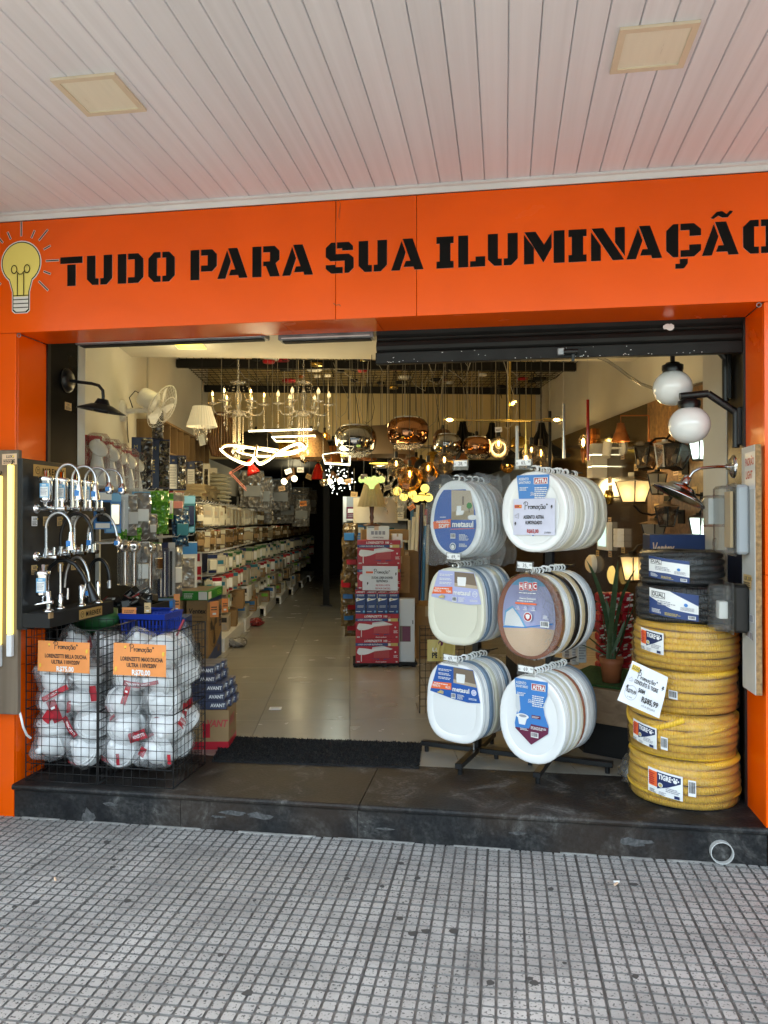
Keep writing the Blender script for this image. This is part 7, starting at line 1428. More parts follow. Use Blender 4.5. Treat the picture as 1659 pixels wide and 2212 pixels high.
mb = MB(); p = atD(783, 1275, D0 - .06); w, h = S(76, D0), S(52, D0); pr = Print(mb, (0, 0, 0), (1, .03, 0), (0, 0, 1)); pr.rect(0, 0, w, h, 'paper'); pr.rect(w * .10, h * .70, w * .2, h * .08, 'label_orange'); pr.promo(w * .34, h * .70, w * .44, 'ink', .1); pr.text('DUCHA LOREN SHOWER', w * .56, h * .48, h * .09, 'ink', .75, .03, 'C', maxw=w * .6); pr.text('ELETRÔNICA', w * .56, h * .34, h * .09, 'ink', .75, .03, 'C', maxw=w * .32); pr.text('R$139,90 À VISTA', w * .58, h * .18, h * .07, 'red_ink', .75, .02, 'C', maxw=w * .42); pr.text('R$154,90 CARTÃO', w * .58, h * .05, h * .07, 'red_ink', .75, .02, 'C', maxw=w * .42); pr.bolt(w * .92, h * .6, h * .14, 'ink'); pr.bolt(w * .12, h * .2, h * .14, 'ink')
o = mb.build('promo_sheet'); o.location = p; tag(o, 'white promotion paper for the Loren shower on the red boxes', 'price sign')
zt_ = z + .001
carton('carton', 'white carton with fragile symbols on top of the red boxes', 'carton', at_c(816, zt_, .14), S(48, D0), .20, S(30, D0), 'white_print', 0, lambda pr, a, b: ([pr.rect(a * (.18 + .17 * k), b * .38, a * .13, b * .26, 'grey_ink') or pr.rect(a * (.19 + .17 * k), b * .40, a * .11, b * .22, 'white_print') or pr.rect(a * (.235 + .17 * k), b * .42, a * .02, b * .18, 'ink') for k in range(4)], pr.text('CUIDADO FRÁGIL', a * .5, b * .14, b * .09, 'ink', .9, .02, 'C', maxw=a * .5), pr.small(a * .05, b * .86, a * .3, b * .08, 'ink', 1), pr.rect(a * .32, b * .7, a * .2, b * .3, 'tag_peach')))
z2 = zt_ + S(30, D0) + .001
def pleated(mb, r0, z0, r1, z1, k, n=44, amp=.03):
	vs = []
	for r_, z_ in ((r0, z0), (r1, z1)):
		for j in range(n): a = 2 * math.pi * j / n; q_ = 1 + (amp if j % 2 else -amp); vs.append((r_ * q_ * math.cos(a), r_ * q_ * math.sin(a), z_))
	mb.add(vs, [(j, (j + 1) % n, n + (j + 1) % n, n + j) for j in range(n)], k); mb.add([(x * .98, y * .98, z_) for x, y, z_ in vs], [(n + j, n + (j + 1) % n, (j + 1) % n, j) for j in range(n)], k)
t = thing('table_lamp', 'table lamp with pleated cream shade and dark turned wood base on the white carton', 'table lamp', at_c(803, z2, .1)); mb = MB(); mb.lathe([(0, 0), (.085, 0), (.085, .008), (.06, .016), (.02, .022), (.016, .05), (.022, .08), (.016, .11), (.021, .15), (.024, .19), (.016, .22), (.014, .25), (0, .25)], 'wood_red', 18); mb.build('base', t)
mb = MB(); q_ = S(1, D0); pleated(mb, 31 * q_, S(1137 - 1095, D0), 13.5 * q_, S(1137 - 1036, D0), 'shade_cream'); mb.build('lamp_shade', t)
t = thing('drum_lamp', 'wide cream drum lampshade standing behind the pleated table lamp', 'lampshade', at_c(811, zc(1130), .62)); mb = MB(); R_ = S(48, 7.7); H_ = S(54, 7.7); mb.lathe([(R_, 0), (R_, H_), None, (R_ * .98, H_), (R_ * .98, 0), None, (R_ * .98, 0), (R_, 0), None, (R_, H_), (R_ * .98, H_)], 'drum_shade', 40); mb.build('lamp_shade', t); mb = MB(); mb.cyl((0, 0, -.3), (0, 0, H_ * .8), .012, 'wood_red'); mb.build('stem', t)
K = [(857, 1183, 22, 30, .2, .15, 'white_print', 'small white lamp box right of the white carton'), (840, 1230, 60, 60, .55, .3, 'kraft', 'kraft carton behind the topmost red box'), (862, 1230 + 48, 40, 78, .5, .3, 'kraft', 'kraft carton behind the sign on the red boxes'), (874, 1300, 50, 110, .75, .4, 'kraft_dark', 'dark kraft carton standing behind the pale panel box'), (915, 1425, 44, 110, .7, .5, 'kraft', 'kraft carton on the floor between the pale panel box and the left rack'), (830, 1166, 100, 22, .5, .25, 'kraft', 'kraft carton under the drum lampshade')]
for (px, py, wx, hy, dy, sy, k, lab) in K:
	q = at_c(px, zc(py), dy); zb_ = max(ZS, 1.55 - (py - 1122) / F * (D0 + dy)); carton('carton', lab, 'carton', Vector((q.x, q.y, zb_)), S(wx, D0 + dy), sy, S(hy, D0 + dy), k, rad(2), (lambda pr, a, b: (pr.small(a * .2, b * .3, a * .5, b * .3, 'kraft_dark' if k != 'white_print' else 'ink', 3), pr.rect(a * .42, b * .8, a * .16, b * .2, 'tan_plastic'))))
q = at_c(879, ZS + .042, .10); carton('panel_box', 'tall pale grey panel box with a burgundy window beside the red boxes', 'product box', q, S(34, D0), .10, S(137, D0), 'pale_grey', rad(-6), lambda pr, a, b: (pr.rect(a * .05, b * .32, a * .7, b * .25, 'photo_dark'), pr.rect(a * .22, b * .33, a * .5, b * .23, 'burgundy'), pr.rect(a * .86, b * .60, a * .05, b * .06, 'ink')))
# white goods gondola beyond the stack
u0_, w0_ = uw(atD(741, 1122, 10.8)); t = thing('gondola_shelf', 'white shop shelving with small goods behind the stack of shower boxes', 'shop shelving', T=FR(iw(u0_, w0_, ZS)))
mb = MB(); mb.box(0, .05, 0, .05, 0, 1.7, 'white_plastic'); mb.build('upright', t); mb = MB(); mb.box(.051, .9, .0, .03, 0, 1.7, 'grey_plastic'); mb.build('end_panel', t)
for k in range(5): mb = MB(); mb.box(.051, .9, -.30, -.002, .16 + .30 * k, .185 + .30 * k, 'white_plastic'); mb.build('shelf', t)
for k in range(5):
	for j in range(6):
		hh = r.uniform(.14, .24); c_ = r.choice(('white_print', 'bone', 'mid_blue', 'photo_dark', 'pale_grey', 'teal', 'burgundy')); p = iw(u0_ + .11 + .135 * j, w0_ - .16, ZS + .187 + .30 * k)
		carton('small_box', 'small product box on the white shelving behind the stack', 'product box', p, .12, .12, hh, c_, rad(r.uniform(-6, 6)), lambda pr, a, b: (pr.rect(a * .1, b * .5, a * .8, b * .35, 'white_print' if c_ in ('mid_blue', 'photo_dark', 'teal', 'burgundy') else 'grey_plastic'), pr.small(a * .1, b * .1, a * .8, b * .3, 'grey_ink', 2)), grp='boxes on the white shelving', parts=False)
for i in range(9):
	o = pack('bag', .16, .26, ('foil_tan', r.choice((None, 'red', 'mid_blue')), 'ink')).build('hanging_pack'); o.matrix_world = FR(iw(*uw(atD(752 + r.uniform(-6, 10), 1122, 7.9 + i * .1)), 1.52 - .13 * i), rad(r.uniform(-30, 30))); tag(o, 'crinkled pack hanging at the aisle side of the shower boxes, %s from the top' % ('first', 'second', 'third', 'fourth', 'fifth', 'sixth', 'seventh', 'eighth', 'ninth')[i], 'hanging pack', 'packs beside the stack')
for i in range(14):
	px = 884 + i * 2.9; k = ('white_print', 'pale_grey', 'mid_blue', 'white_print', 'red', 'grey_plastic', 'navy')[i % 7]; d_ = 9.2 + .15 * (i % 3); b = atD(px, 1122, d_); mb = MB(); mb.cyl((b.x, b.y, ZS + .02), (b.x + r.uniform(-.05, .05), b.y + .1, ZS + r.uniform(1.3, 1.6)), .022, k, n=8); o = mb.build('tube_box'); tag(o, 'long thin lamp tube carton leaning right of the stack, %s from the left' % nth(i), 'lamp tube', 'lamp tube cartons leaning right of the stack')
wallbox('partition', .85, 2.6, 10.2, 10.25, ZS, 1.75, 'dark_board')
# ÚLTIMAS PEÇAS
p = atD(923, 1428, 5.3); w, h = S(60, 5.3), S(46, 5.3); mb = MB(); pr = Print(mb, fn=wavy((0, 0, 0), (1, .1, 0), (0, 0, 1), None, .008, w, h)); pr.rect(0, 0, w, h, 'gold_print', 6); pr.text('ÚLTIMAS', w * .5, h * .46, h * .16, 'white_print', .9, .03, 'C', maxw=w * .85); pr.text('PEÇAS', w * .5, h * .16, h * .24, 'ink', .9, .04, 'C', maxw=w * .9); pr.disc(w * .48, h * .84, h * .12, 'burgundy'); o = mb.build('paper_sign'); o.location = p; tag(o, 'gold paper sign reading ÚLTIMAS PEÇAS behind the left seat rack', 'sign')
q = atD(955, 1122, 5.45); t = thing('wire_stand', 'black wire stand holding the gold ÚLTIMAS PEÇAS sign', 'wire stand', T=FR(Vector((q.x, q.y, ZS))))
mb = MB()
for x in [-.16 + .04 * i for i in range(9)]: mb.tube([(x, 0, 0), (x, 0, .62)], .0022, 'black_metal', 5)
for z_ in [.05 * i for i in range(1, 13)]: mb.tube([(-.16, 0, z_), (.16, 0, z_)], .0022, 'black_metal', 5)
tag(mb.build('wire_panel', t), kind='stuff'); mb = MB(); mb.tube([(-.16, .3, .0), (-.16, 0, .0), (-.16, 0, .62), (.16, 0, .62), (.16, 0, 0), (.16, .3, 0)], .004, 'black_metal', 6); mb.build('frame', t)
# ================================================================ WHAT HANGS FROM THE CEILING
GW0, GW1 = 7.25, 10.95
t = thing('ceiling_grid', 'dark wire grid under the ceiling from which the lamps hang', 'ceiling grid', T=FR(iw(0, 0, ZG)))
mb = MB()
for i in range(56): u = UL + .05 + i * .085; mb.tube([(u, GW0, 0), (u, GW1, 0)], .0042, 'matt_black', 4, caps=False)
for i in range(32): w = GW0 + i * .118; mb.tube([(UL + .02, w, .008), (UR - .02, w, .008)], .0042, 'matt_black', 4, caps=False)
tag(mb.build('wire_mesh', t), kind='stuff')
for y in (812, 852): 
	w = (ZG - 1.55) * F / (1122 - y) - .3
	w = {812: 9.0, 852: 10.7}[y]; mb = MB(); mb.box(UL + .01, UR - .01, w - .03, w + .03, -.10, -.006, 'matt_black'); mb.build('beam', t)
rg = random.Random(31)
def cord(mb, p, r_=.003, k='cord_black', top=ZG): mb.cyl((0, 0, 0), (0, 0, top - p.z), r_, k, n=5, caps=False)
def rose(t, p, k='matt_black', R_=.05): mb = MB(); mb.lathe([(0, 0), (R_ * .9, 0), (R_, .012), (R_, .03), (0, .03)], k, 16, tr(0, 0, ZG - p.z - .04)); mb.build('ceiling_rose', t)
# crystal chandeliers
def chandelier(px, py, d, flame, lab):
	p = atD(px, py, d); t = thing('chandelier', lab, 'chandelier', p, rg.random() * .3); R_ = S(57, d); s = R_ / .25
	mb = MB()
	for k in range(int((ZG - p.z - .27 * s) / .03)): z_ = .27 * s + k * .03; a = (k % 2) * 1.57; mb.tube([(.008 * math.cos(q) * math.cos(a), .008 * math.cos(q) * math.sin(a), z_ + .019 * math.sin(q)) for q in (0, 1.05, 2.1, 3.14, 4.2, 5.25)], .0022, 'chrome', 4, closed=True)
	mb.build('chain', t)
	mb = MB(); mb.lathe([(.0, -.10), (.03, -.10), (.06, -.085), (.062, -.07), (.02, -.06), (.022, -.02), (.03, .0), (.018, .02), (.03, .05), (.036, .09), (.02, .13), (.012, .16), (.012, .2), (.07, .215), (.075, .225), (.02, .23), (.006, .27), (0, .27)], 'crystal', 18, Matrix.Scale(s, 4)); mb.lathe([(.024, -.095), (.028, -.06), (.015, .02), (.012, .2)], 'chrome', 12, Matrix.Scale(s * .6, 4)); mb.build('stem', t)
	for k in range(6):
		a = k * math.pi / 3 + .3; c_, s2 = math.cos(a), math.sin(a); f_ = lambda r_, z_: (r_ * s * c_, r_ * s * s2, z_ * s)
		mb = MB(); mb.tube([f_(*q) for q in ((.02, -.06), (.08, -.055), (.14, -.09), (.20, -.085), (.235, -.04), (.24, .0))], .008 * s, 'crystal', 7); mb.lathe([(.012, 0), (.05, .012), (.055, .02), (.012, .012)], 'crystal', 14, tr(*f_(.24, .0)) @ Matrix.Scale(s, 4)); arm = mb.build('arm', t)
		mb = MB(); mb.cyl(f_(.24, .02), f_(.24, .075), .011 * s, 'chrome' if flame else 'chrome', n=10); x = f_(.24, .075); mb.lathe([(.010, 0), (.017, .02), (.014, .04), (.004, .065), (0, .068)], 'bulb_glass' if not flame else 'frost_warm', 10, tr(*x) @ Matrix.Scale(s, 4)); mb.build('candle', arm)
		mb = MB(); mb.lathe([(0, .012), (.006, .02), (.005, .04), (0, .05)], 'filament' if not flame else 'lit_white', 6, tr(*x) @ Matrix.Scale(s, 4)); mb.build('filament', arm)
		mb = MB()
		for j in range(9): mb.sphere(f_(.24, -.02 - j * .017), .0065 * s, 'bead', 6, 4)
		mb.lathe([(0, -.05), (.012, -.03), (.006, -.005), (0, 0)], 'crystal', 6, tr(*f_(.24, -.175)) @ Matrix.Scale(s, 4)); tag(mb.build('bead_strand', arm), kind='stuff')
		mb = MB()
		for j in range(14): q_ = j / 13; mb.sphere(f_(.07 + .15 * q_, .215 - .20 * q_ - .06 * math.sin(q_ * 3.1)), .0055 * s, 'bead', 6, 4)
		tag(mb.build('bead_garland', t), kind='stuff')
	for k in range(7):
		a = k * .9; rr_ = .05 if k else 0; mb = MB()
		for j in range(14 + (k % 3) * 3): mb.sphere((rr_ * s * math.cos(a), rr_ * s * math.sin(a), (-.11 - j * .017) * s), .0068 * s, 'bead', 6, 4)
		mb.lathe([(0, -.06), (.016, -.03), (.006, -.004), (0, 0)], 'crystal', 6, tr(rr_ * s * math.cos(a), rr_ * s * math.sin(a), (-.12 - (14 + (k % 3) * 3) * .017) * s) @ Matrix.Scale(s, 4)); tag(mb.build('bead_strand', t), kind='stuff')
	return p
pc1 = chandelier(939 * .5486, 876, 7.6, False, 'crystal chandelier with clear candle bulbs, left of the two'); pc2 = chandelier(656, 876, 7.7, True, 'crystal chandelier with lit white candle bulbs, right of the two')
# pleated shade hanging with crystals
p = atD(436, 922, 7.4); t = thing('pendant_lamp', 'pleated white shade with crystal drops hanging left of the chandeliers', 'pendant lamp', p); mb = MB(); pleated(mb, S(33, 7.4), 0, S(19, 7.4), S(44, 7.4), 'shade_white', 60, .015); mb.build('lamp_shade', t); mb = MB()
for j in range(26): a = j * 2.4; rr_ = .03 + .05 * (j % 3) / 2; mb.lathe([(0, -.05), (.009, -.03), (.004, 0), (0, 0)], 'crystal', 6, tr(rr_ * math.cos(a), rr_ * math.sin(a), -.01 - .028 * (j % 4)))
tag(mb.build('crystal_drops', t), kind='stuff'); mb = MB(); cord(mb, p); mb.build('cord', t); mb = MB(); pr = Print(mb, (.03, -.12, -.20), (1, .2, .3), (-.2, 0, 1)); pr.rect(0, 0, .06, .1, 'white_print'); mb.build('paper_tag', t)
# tall slatted pendant
p = atD(480, 985, 8.6); t = thing('pendant_lamp', 'tall dark brown slatted pendant with a narrow waist, behind the left chandelier', 'pendant lamp', p); q_ = S(1, 8.6); prof = [(14, 150), (24, 120), (30, 95), (32, 70), (29, 40), (22, 0)]
for k in range(30): a = k * 2 * math.pi / 30; mb = MB(); mb.tube([(r_ * q_ * math.cos(a), r_ * q_ * math.sin(a), z_ * q_ * .62 + 0) for r_, z_ in prof], .008, 'wood_slat', 4); mb.build('slat', t)
for r_, z_ in (prof[0], prof[-1]): mb = MB(); mb.tube([(r_ * q_ * math.cos(a), r_ * q_ * math.sin(a), z_ * q_ * .62) for a in [k * .35 for k in range(18)]], .006, 'wood_slat', 5, closed=True); mb.build('ring', t)
mb = MB(); mb.cyl((0, 0, .45), (0, 0, ZG - p.z), .003, 'cord_black', n=5); mb.build('cord', t)
# dome pendants
def dome(px, py, d, rp, hp, k, lab, kin=None, prof=None):
	p = atD(px, py, d); t = thing('pendant_lamp', lab, 'pendant lamp', p); R_, H_ = S(rp, d), S(hp, d); pf_ = prof or [(1, 0), (.97, .25), (.86, .55), (.62, .85), (.3, .97), (.08, 1)]
	mb = MB(); mb.lathe([(a * R_, b * H_) for a, b in pf_], k, 28); mb.lathe([(a * R_ * .97, b * H_ * .97) for a, b in pf_[::-1]], kin or k, 28); mb.build('lamp_shade', t); mb = MB(); mb.lathe([(.02, H_), (.015, H_ + .04), (0, H_ + .045)], 'black_metal', 10); mb.cyl((0, 0, H_ + .04), (0, 0, ZG - p.z), .003, 'cord_black', n=5, caps=False); mb.build('cord', t); rose(t, p); return t
dome(553, 973, 8.8, 50, 44, 'matt_black', 'wide black dome pendant behind the glowing swirl lamp'); dome(672, 990, 8.0, 42, 62, 'wicker', 'woven wicker dome pendant beside the glowing swirl lamp')
dome(835, 985, 8.3, 62, 60, 'photo_dark', 'big dark olive drum pendant under the copper glass one', prof=[(1, 0), (.92, 1), (.2, 1)]); dome(614, 985, 9.4, 36, 30, 'brass', 'brushed gold cylinder pendant deep behind the wicker dome', prof=[(1, 0), (1, 1), (.2, 1)]); dome(592 + 127, 1000, 8.6, 20, 36, 'copper_paint', 'orange shaded pendant behind the hexagon ring lamp', 'lit_yellow', [(1, 0), (.6, 1), (.1, 1)])
dome(694 - 7, 1035, 9.2, 16, 34, 'red_gloss', 'glossy red bell pendant deep behind the hexagon ring lamp', prof=[(1, 0), (.85, .3), (.4, .9), (.1, 1)])
# mirrored glass bowls with crystal fringe
def bowl(px, py, d, rp, k, lab):
	p = atD(px, py, d); t = thing('pendant_lamp', lab, 'pendant lamp', p); R_ = S(rp, d)
	mb = MB(); mb.lathe([(.62, .74), (.80, .66), (.95, .45), (1, .16), (.97, -.10), (.88, -.36), (.76, -.46), (.70, -.47)], k, 36, Matrix.Scale(R_, 4)); mb.build('glass_bowl', t)
	mb = MB(); mb.lathe([(0, .80), (.60, .80), (.63, .78), (.63, .72), (0, .70)], 'brushed', 28, Matrix.Scale(R_, 4))
	for a in (.3, 2.4, 4.5): mb.cyl((.45 * R_ * math.cos(a), .45 * R_ * math.sin(a), .8 * R_), (.45 * R_ * math.cos(a), .45 * R_ * math.sin(a), .86 * R_), .006, 'chrome', n=6)
	mb.build('top_plate', t); mb = MB()
	for a in (.3, 2.4, 4.5): mb.cyl((.45 * R_ * math.cos(a), .45 * R_ * math.sin(a), .86 * R_), (.3 * R_ * math.cos(a), .3 * R_ * math.sin(a), ZG - p.z), .0016, 'cord_clear', n=4, caps=False)
	mb.cyl((0, 0, .8 * R_), (0, 0, ZG - p.z), .003, 'cord_black', n=5, caps=False); mb.build('cords', t); mb = MB()
	for j in range(46): a = j * 2.399; rr_ = .68 * R_ * math.sqrt((j + .5) / 46); mb.sphere((rr_ * math.cos(a), rr_ * math.sin(a), (-.48 - .10 * (1 - (rr_ / R_ / .68) ** 2) - .05 * (j % 3)) * R_), .017 * R_ / .2, 'crystal', 7, 5)
	tag(mb.build('crystal_fringe', t), kind='stuff'); return p
bowl(768, 955, 7.5, 46, 'mirror_smoke', 'large smoke mirrored glass bowl pendant, left of the copper one'); bowl(881, 938, 7.6, 46, 'mirror_copper', 'large copper mirrored glass bowl pendant, right of the smoke one'); bowl(966, 962, 7.3, 31, 'mirror_smoke', 'small smoke mirrored glass bowl pendant above the bagged seats'); bowl(1030, 968, 7.3, 31, 'mirror_copper', 'small copper mirrored glass bowl pendant, rightmost of the mirrored bowls')
# lit bands
def ring_lamp(lab, d, pts, th, k='lit_white', closed=False, body='black_metal', smooth=False):
	P_ = [atD(x, y, d + e) for x, y, e in pts]; c = sum(P_, Vector()) / len(P_); t = thing('ring_lamp', lab, 'pendant lamp', c); Q_ = [p - c for p in P_]
	if smooth:
		out = []; n = len(Q_)
		for i in range(n if closed else n - 1):
			a, b, c1, d1 = (Q_[(i + j) % n] if closed else Q_[max(0, min(n - 1, i + j))] for j in (-1, 0, 1, 2))
			for s in range(6): u = s / 6; out.append(.5 * ((2 * b) + (c1 - a) * u + (2 * a - 5 * b + 4 * c1 - d1) * u * u + (3 * b - a - 3 * c1 + d1) * u ** 3))
		Q_ = out + ([] if closed else [Q_[-1]])
	mb = MB(); mb.tube(Q_, th, k, 7, closed=closed); mb.build('light_strip', t); mb = MB(); mb.tube([q + Vector((0, .0, th * .9)) for q in Q_], th * .82, body, 6, closed=closed); mb.build('housing', t)
	mb = MB()
	for q in (Q_[0], Q_[len(Q_) // 2]): mb.cyl(q, (q.x, q.y, ZG - c.z), .0015, 'cord_clear', n=4, caps=False)
	mb.build('cords', t); return c
ring_lamp('long glowing hexagon band pendant, highest and nearest the wicker dome', 7.9, ((537, 931, 0), (672, 927, 0), (681, 939, .5)), .010); ring_lamp('unlit dark back edge of the hexagon band pendant', 8.4, ((538, 932, 0), (556, 943, .3), (681, 941, .3)), .008, 'black_metal')
ring_lamp('glowing rectangular band pendant between the hexagon band and the swirl', 7.8, ((588, 944, 0), (680, 941, 0), (686, 953, .4), (596, 953, .4)), .009, closed=True)
c3 = ring_lamp('glowing white swirl pendant of looping light ribbon under the left chandelier', 7.2, ((478, 968, 0), (500, 962, .2), (560, 970, .3), (610, 978, .2), (648, 972, 0), (660, 966, -.2), (645, 958, .0), (605, 975, .1), (578, 995, 0), (560, 1002, -.1), (552, 985, -.1), (555, 965, 0), (548, 992, .1), (535, 1003, .1), (505, 992, .0), (484, 978, 0)), .0125, closed=True, body='brass', smooth=True)
ring_lamp('second glowing loop of the swirl pendant, flatter and lower', 7.3, ((512, 974, 0), (545, 966, .3), (600, 972, .4), (640, 978, .2), (600, 984, 0), (550, 984, -.1)), .009, closed=True, body='brass', smooth=True)
ring_lamp('grey topped hexagon ring pendant lit along its front edge', 7.4, ((698, 984, 0), (703, 1001, -.2), (755, 1004, -.25), (756, 985, 0)), .009, body='brushed'); ring_lamp('unlit grey rim of the hexagon ring pendant', 7.45, ((698, 981, 0), (728, 977, .1), (757, 980, 0)), .009, 'brushed')
# brass branch lamp with bare bulbs
d = 5.6; p = atD(1098, 907, d); t = thing('branch_lamp', 'brass branch pendant with bare filament bulbs in front of the right wall', 'pendant lamp', p); f_ = lambda x, y, e=0: atD(x, y, d + e) - p
def fbulb(t, a, dr, s=1.): 
	T_ = Matrix.Translation(a) @ Vector(dr).to_track_quat('Z', 'Y').to_matrix().to_4x4() @ Matrix.Scale(s, 4); mb = MB(); mb.lathe([(.014, 0), (.018, .02), (.032, .055), (.030, .075), (.016, .095), (0, .10)], 'bulb_glass', 16, T_); b_ = mb.build('bulb', t); mb = MB(); mb.lathe([(0, .02), (.008, .03), (.010, .055), (.006, .07), (0, .075)], 'filament', 8, T_); mb.build('filament', b_)
mb = MB(); mb.cyl(f_(1100, 905), f_(1102, 760), .008, 'brass'); mb.cyl(f_(1027, 908), f_(1147, 908), .009, 'brass'); mb.cyl(f_(985, 907), f_(1027, 908), .004, 'brass'); mb.cyl(f_(1147, 908), f_(1190, 907), .004, 'brass'); mb.cyl(f_(1136, 908), f_(1136, 985), .006, 'brass'); mb.build('frame', t)
mb = MB(); mb.cyl(f_(1001, 907), f_(984, 907), .014, 'brass'); mb.cyl(f_(1174, 907), f_(1190, 907), .014, 'brass'); mb.cyl(f_(1136, 960), f_(1136, 978), .014, 'brass'); mb.build('sockets', t)
fbulb(t, f_(984, 907), -VR, .9); fbulb(t, f_(1190, 907), VR, .9); fbulb(t, f_(1136, 978), (0, 0, -1), .8); fbulb(t, f_(1102, 876), VR * .4 - VD * .9 + VU * .3, .8)
def stick(px, y0, y1, d, r_, k, lab):
	a, b = atD(px, y0, d), atD(px, y1, d); t = thing('tube_pendant', lab, 'pendant lamp', b); L = a.z - b.z; mb = MB(); mb.cyl((0, 0, 0), (0, 0, L), r_, k, n=12); mb.build('tube', t); mb = MB(); mb.cyl((0, 0, L), (0, 0, 3.05 - b.z), .0014, 'cord_white', n=4); mb.build('cord', t)
stick(1270, 863, 995, 5.5, .011, 'red_gloss', 'thin glossy red tube pendant before the right wall'); stick(1218, 872, 990, 5.5, .011, 'brushed', 'thin silver tube pendant left of the red one'); stick(1117, 920, 1012, 5.3, .012, 'white_plastic', 'thin white tube pendant behind the price strip 65'); stick(1188, 888, 1010, 6.0, .012, 'matt_black', 'thin black tube pendant beside the right brass bulb')
# black petal pendants
def petal(px, py, d, wp, hp, lab):
	p = atD(px, py, d); t = thing('pendant_lamp', lab, 'pendant lamp', p); a, b = S(wp, d), S(hp, d); T_ = Matrix(((1, 0, 0, 0), (0, 0, -1, 0), (0, 1, 0, 0), (0, 0, 0, 1)))
	for k in range(5):
		mb = MB(rotz(k * math.pi / 5)); out = [(.10 * a, b), (.16 * a, .75 * b), (.4 * a, .35 * b), (a, .02 * b), (.92 * a, -.06 * b), (.5 * a, -.02 * b), (.22 * a, .10 * b)]; mb.prism(out + [(-x, y) for x, y in out[::-1]], -.003, .003, 'matt_black', T=T_); mb.build('petal', t)
	mb = MB(); cord(mb, p); mb.build('cord', t); fbulb(t, Vector((0, 0, b * .35)), (0, 0, -1), 1)
petal(1000, 985, 8.2, 62, 75, 'black petal shaped pendant behind the small smoke bowl'); petal(1063, 985, 8.3, 56, 72, 'black petal shaped pendant behind the small copper bowl'); petal(1170, 985, 7.6, 62, 72, 'black petal shaped pendant before the right wall corner')
# clear and amber glass
def glass(px, py, d, rp, k, lab, bulb=True, sc_=(1, 1, 1)):
	p = atD(px, py, d); t = thing('glass_pendant', lab, 'pendant lamp', p); R_ = S(rp, d); mb = MB(); mb.sphere((0, 0, 0), R_, k, 20, 12, sc_); mb.build('glass_shade', t); mb = MB(); mb.cyl((0, 0, R_ * sc_[2]), (0, 0, R_ * sc_[2] + .06), .018, 'black_metal'); mb.cyl((0, 0, R_ * sc_[2] + .06), (0, 0, ZG - p.z), .003, 'cord_black', n=5, caps=False); mb.build('cord', t)
	if bulb: fbulb(t, Vector((0, 0, R_ * .9)), (0, 0, -1), R_ / .10)
	return t
for a in ((856, 1010, 7.2, 21, 'smoke_glass', 'clear globe pendant with glowing bulb under the copper bowl'), (885, 1035, 7.1, 27, 'amber_glass', 'amber glass pendant low beside the yellow globe cluster'), (1077, 968, 7.4, 24, 'smoke_glass', 'smoke glass globe pendant with lit bulb beside the small copper bowl'), (1148, 980, 6.6, 20, 'smoke_glass', 'smoke glass globe pendant under the brass branch lamp'), (925, 1020, 7.0, 22, 'amber_glass', 'amber glass pendant just above the bagged seats'), (960, 1003, 6.9, 24, 'smoke_glass', 'clear ribbed globe pendant close above the bagged seats'), (700, 1042, 8.2, 9, 'smoke_glass', 'small clear bulb pendant right of the spot bulbs'), (1168, 990, 6.9, 27, 'smoke_glass', 'clear drum pendant inside the right black petals')): glass(*a)
for i in range(32):
	px, y, d_ = 660 + i * 16 + rg.uniform(-8, 8), rg.uniform(945, 1012), rg.uniform(8.4, 10.4); l_ = 'small %s among the crowded lamps at the back, ' + nth(i) + ' from the left'
	if i % 3: dome(px, y, d_, rg.uniform(13, 26), rg.uniform(14, 32), ('matt_black', 'wood_slat', 'copper_paint', 'photo_dark', 'matt_black', 'brass')[i % 6], l_ % 'dark dome pendant', 'lit_yellow' if i % 5 == 0 else None)['group'] = 'small domes at the back'
	else: glass(px, y, d_, rg.uniform(10, 17), ('smoke_glass', 'amber_glass')[i % 2], l_ % 'lit glass globe', True)['group'] = 'small globes at the back'
# crystal chandelier behind the lamp, lit flower glass, globe cluster, spots
p = atD(850, 1040, 7.6); t = thing('chandelier', 'dark crystal drop chandelier right of the green flower glass', 'chandelier', p); mb = MB()
for j in range(120): a = j * 2.399; rr_ = .20 * math.sqrt((j + .5) / 120); mb.lathe([(0, -.045), (.011, -.025), (.004, 0), (0, 0)], 'crystal', 6, tr(rr_ * math.cos(a), rr_ * math.sin(a), .13 - (j % 7) * .05 - .2 * (1 - rr_ / .2)))
tag(mb.build('crystal_drops', t), kind='stuff'); mb = MB(); mb.lathe([(0, .16), (.2, .16), (.2, .13), (0, .13)], 'chrome', 24); cord(mb, p); mb.build('frame', t)
p = atD(803, 1042, 7.0); t = thing('flower_lamp', 'small pale green ruffled glass lamp glowing above the pleated table lamp', 'pendant lamp', p); mb = MB()
mat('lit_green', (.45, .6, .25), rough=.2, emit=.12, ecol=(.75, 1., .35))
for j in range(16): a = j * math.pi / 8; mb.sphere((.10 * math.cos(a), .10 * math.sin(a), .02 + .012 * (j % 2)), .024, 'lit_green', 8, 6); 
mb.lathe([(.02, -.06), (.03, -.03), (.07, .0), (.11, .02)], 'lit_green', 18); mb.build('glass_shade', t); mb = MB(); cord(mb, p); mb.build('cord', t); rose(t, p)
p = atD(885, 1070, 7.8); t = thing('globe_cluster_lamp', 'lamp of seven glowing yellow globes on dark rods left of the bagged seats', 'pendant lamp', p)
for x, y in ((858, 1061), (872, 1073), (891, 1068), (899, 1076), (918, 1055), (911, 1073), (926, 1075)): mb = MB(); mb.sphere(atD(x, y, 7.8 + .1 * (x % 3)) - p, S(9.5, 7.8), 'lit_yellow', 14, 9); mb.build('globe', t)
mb = MB(); mb.tube([atD(850, 1062, 7.85) - p, atD(890, 1068, 7.85) - p, atD(930, 1070, 7.85) - p], .007, 'black_metal', 6); cord(mb, p); mb.build('rods', t)
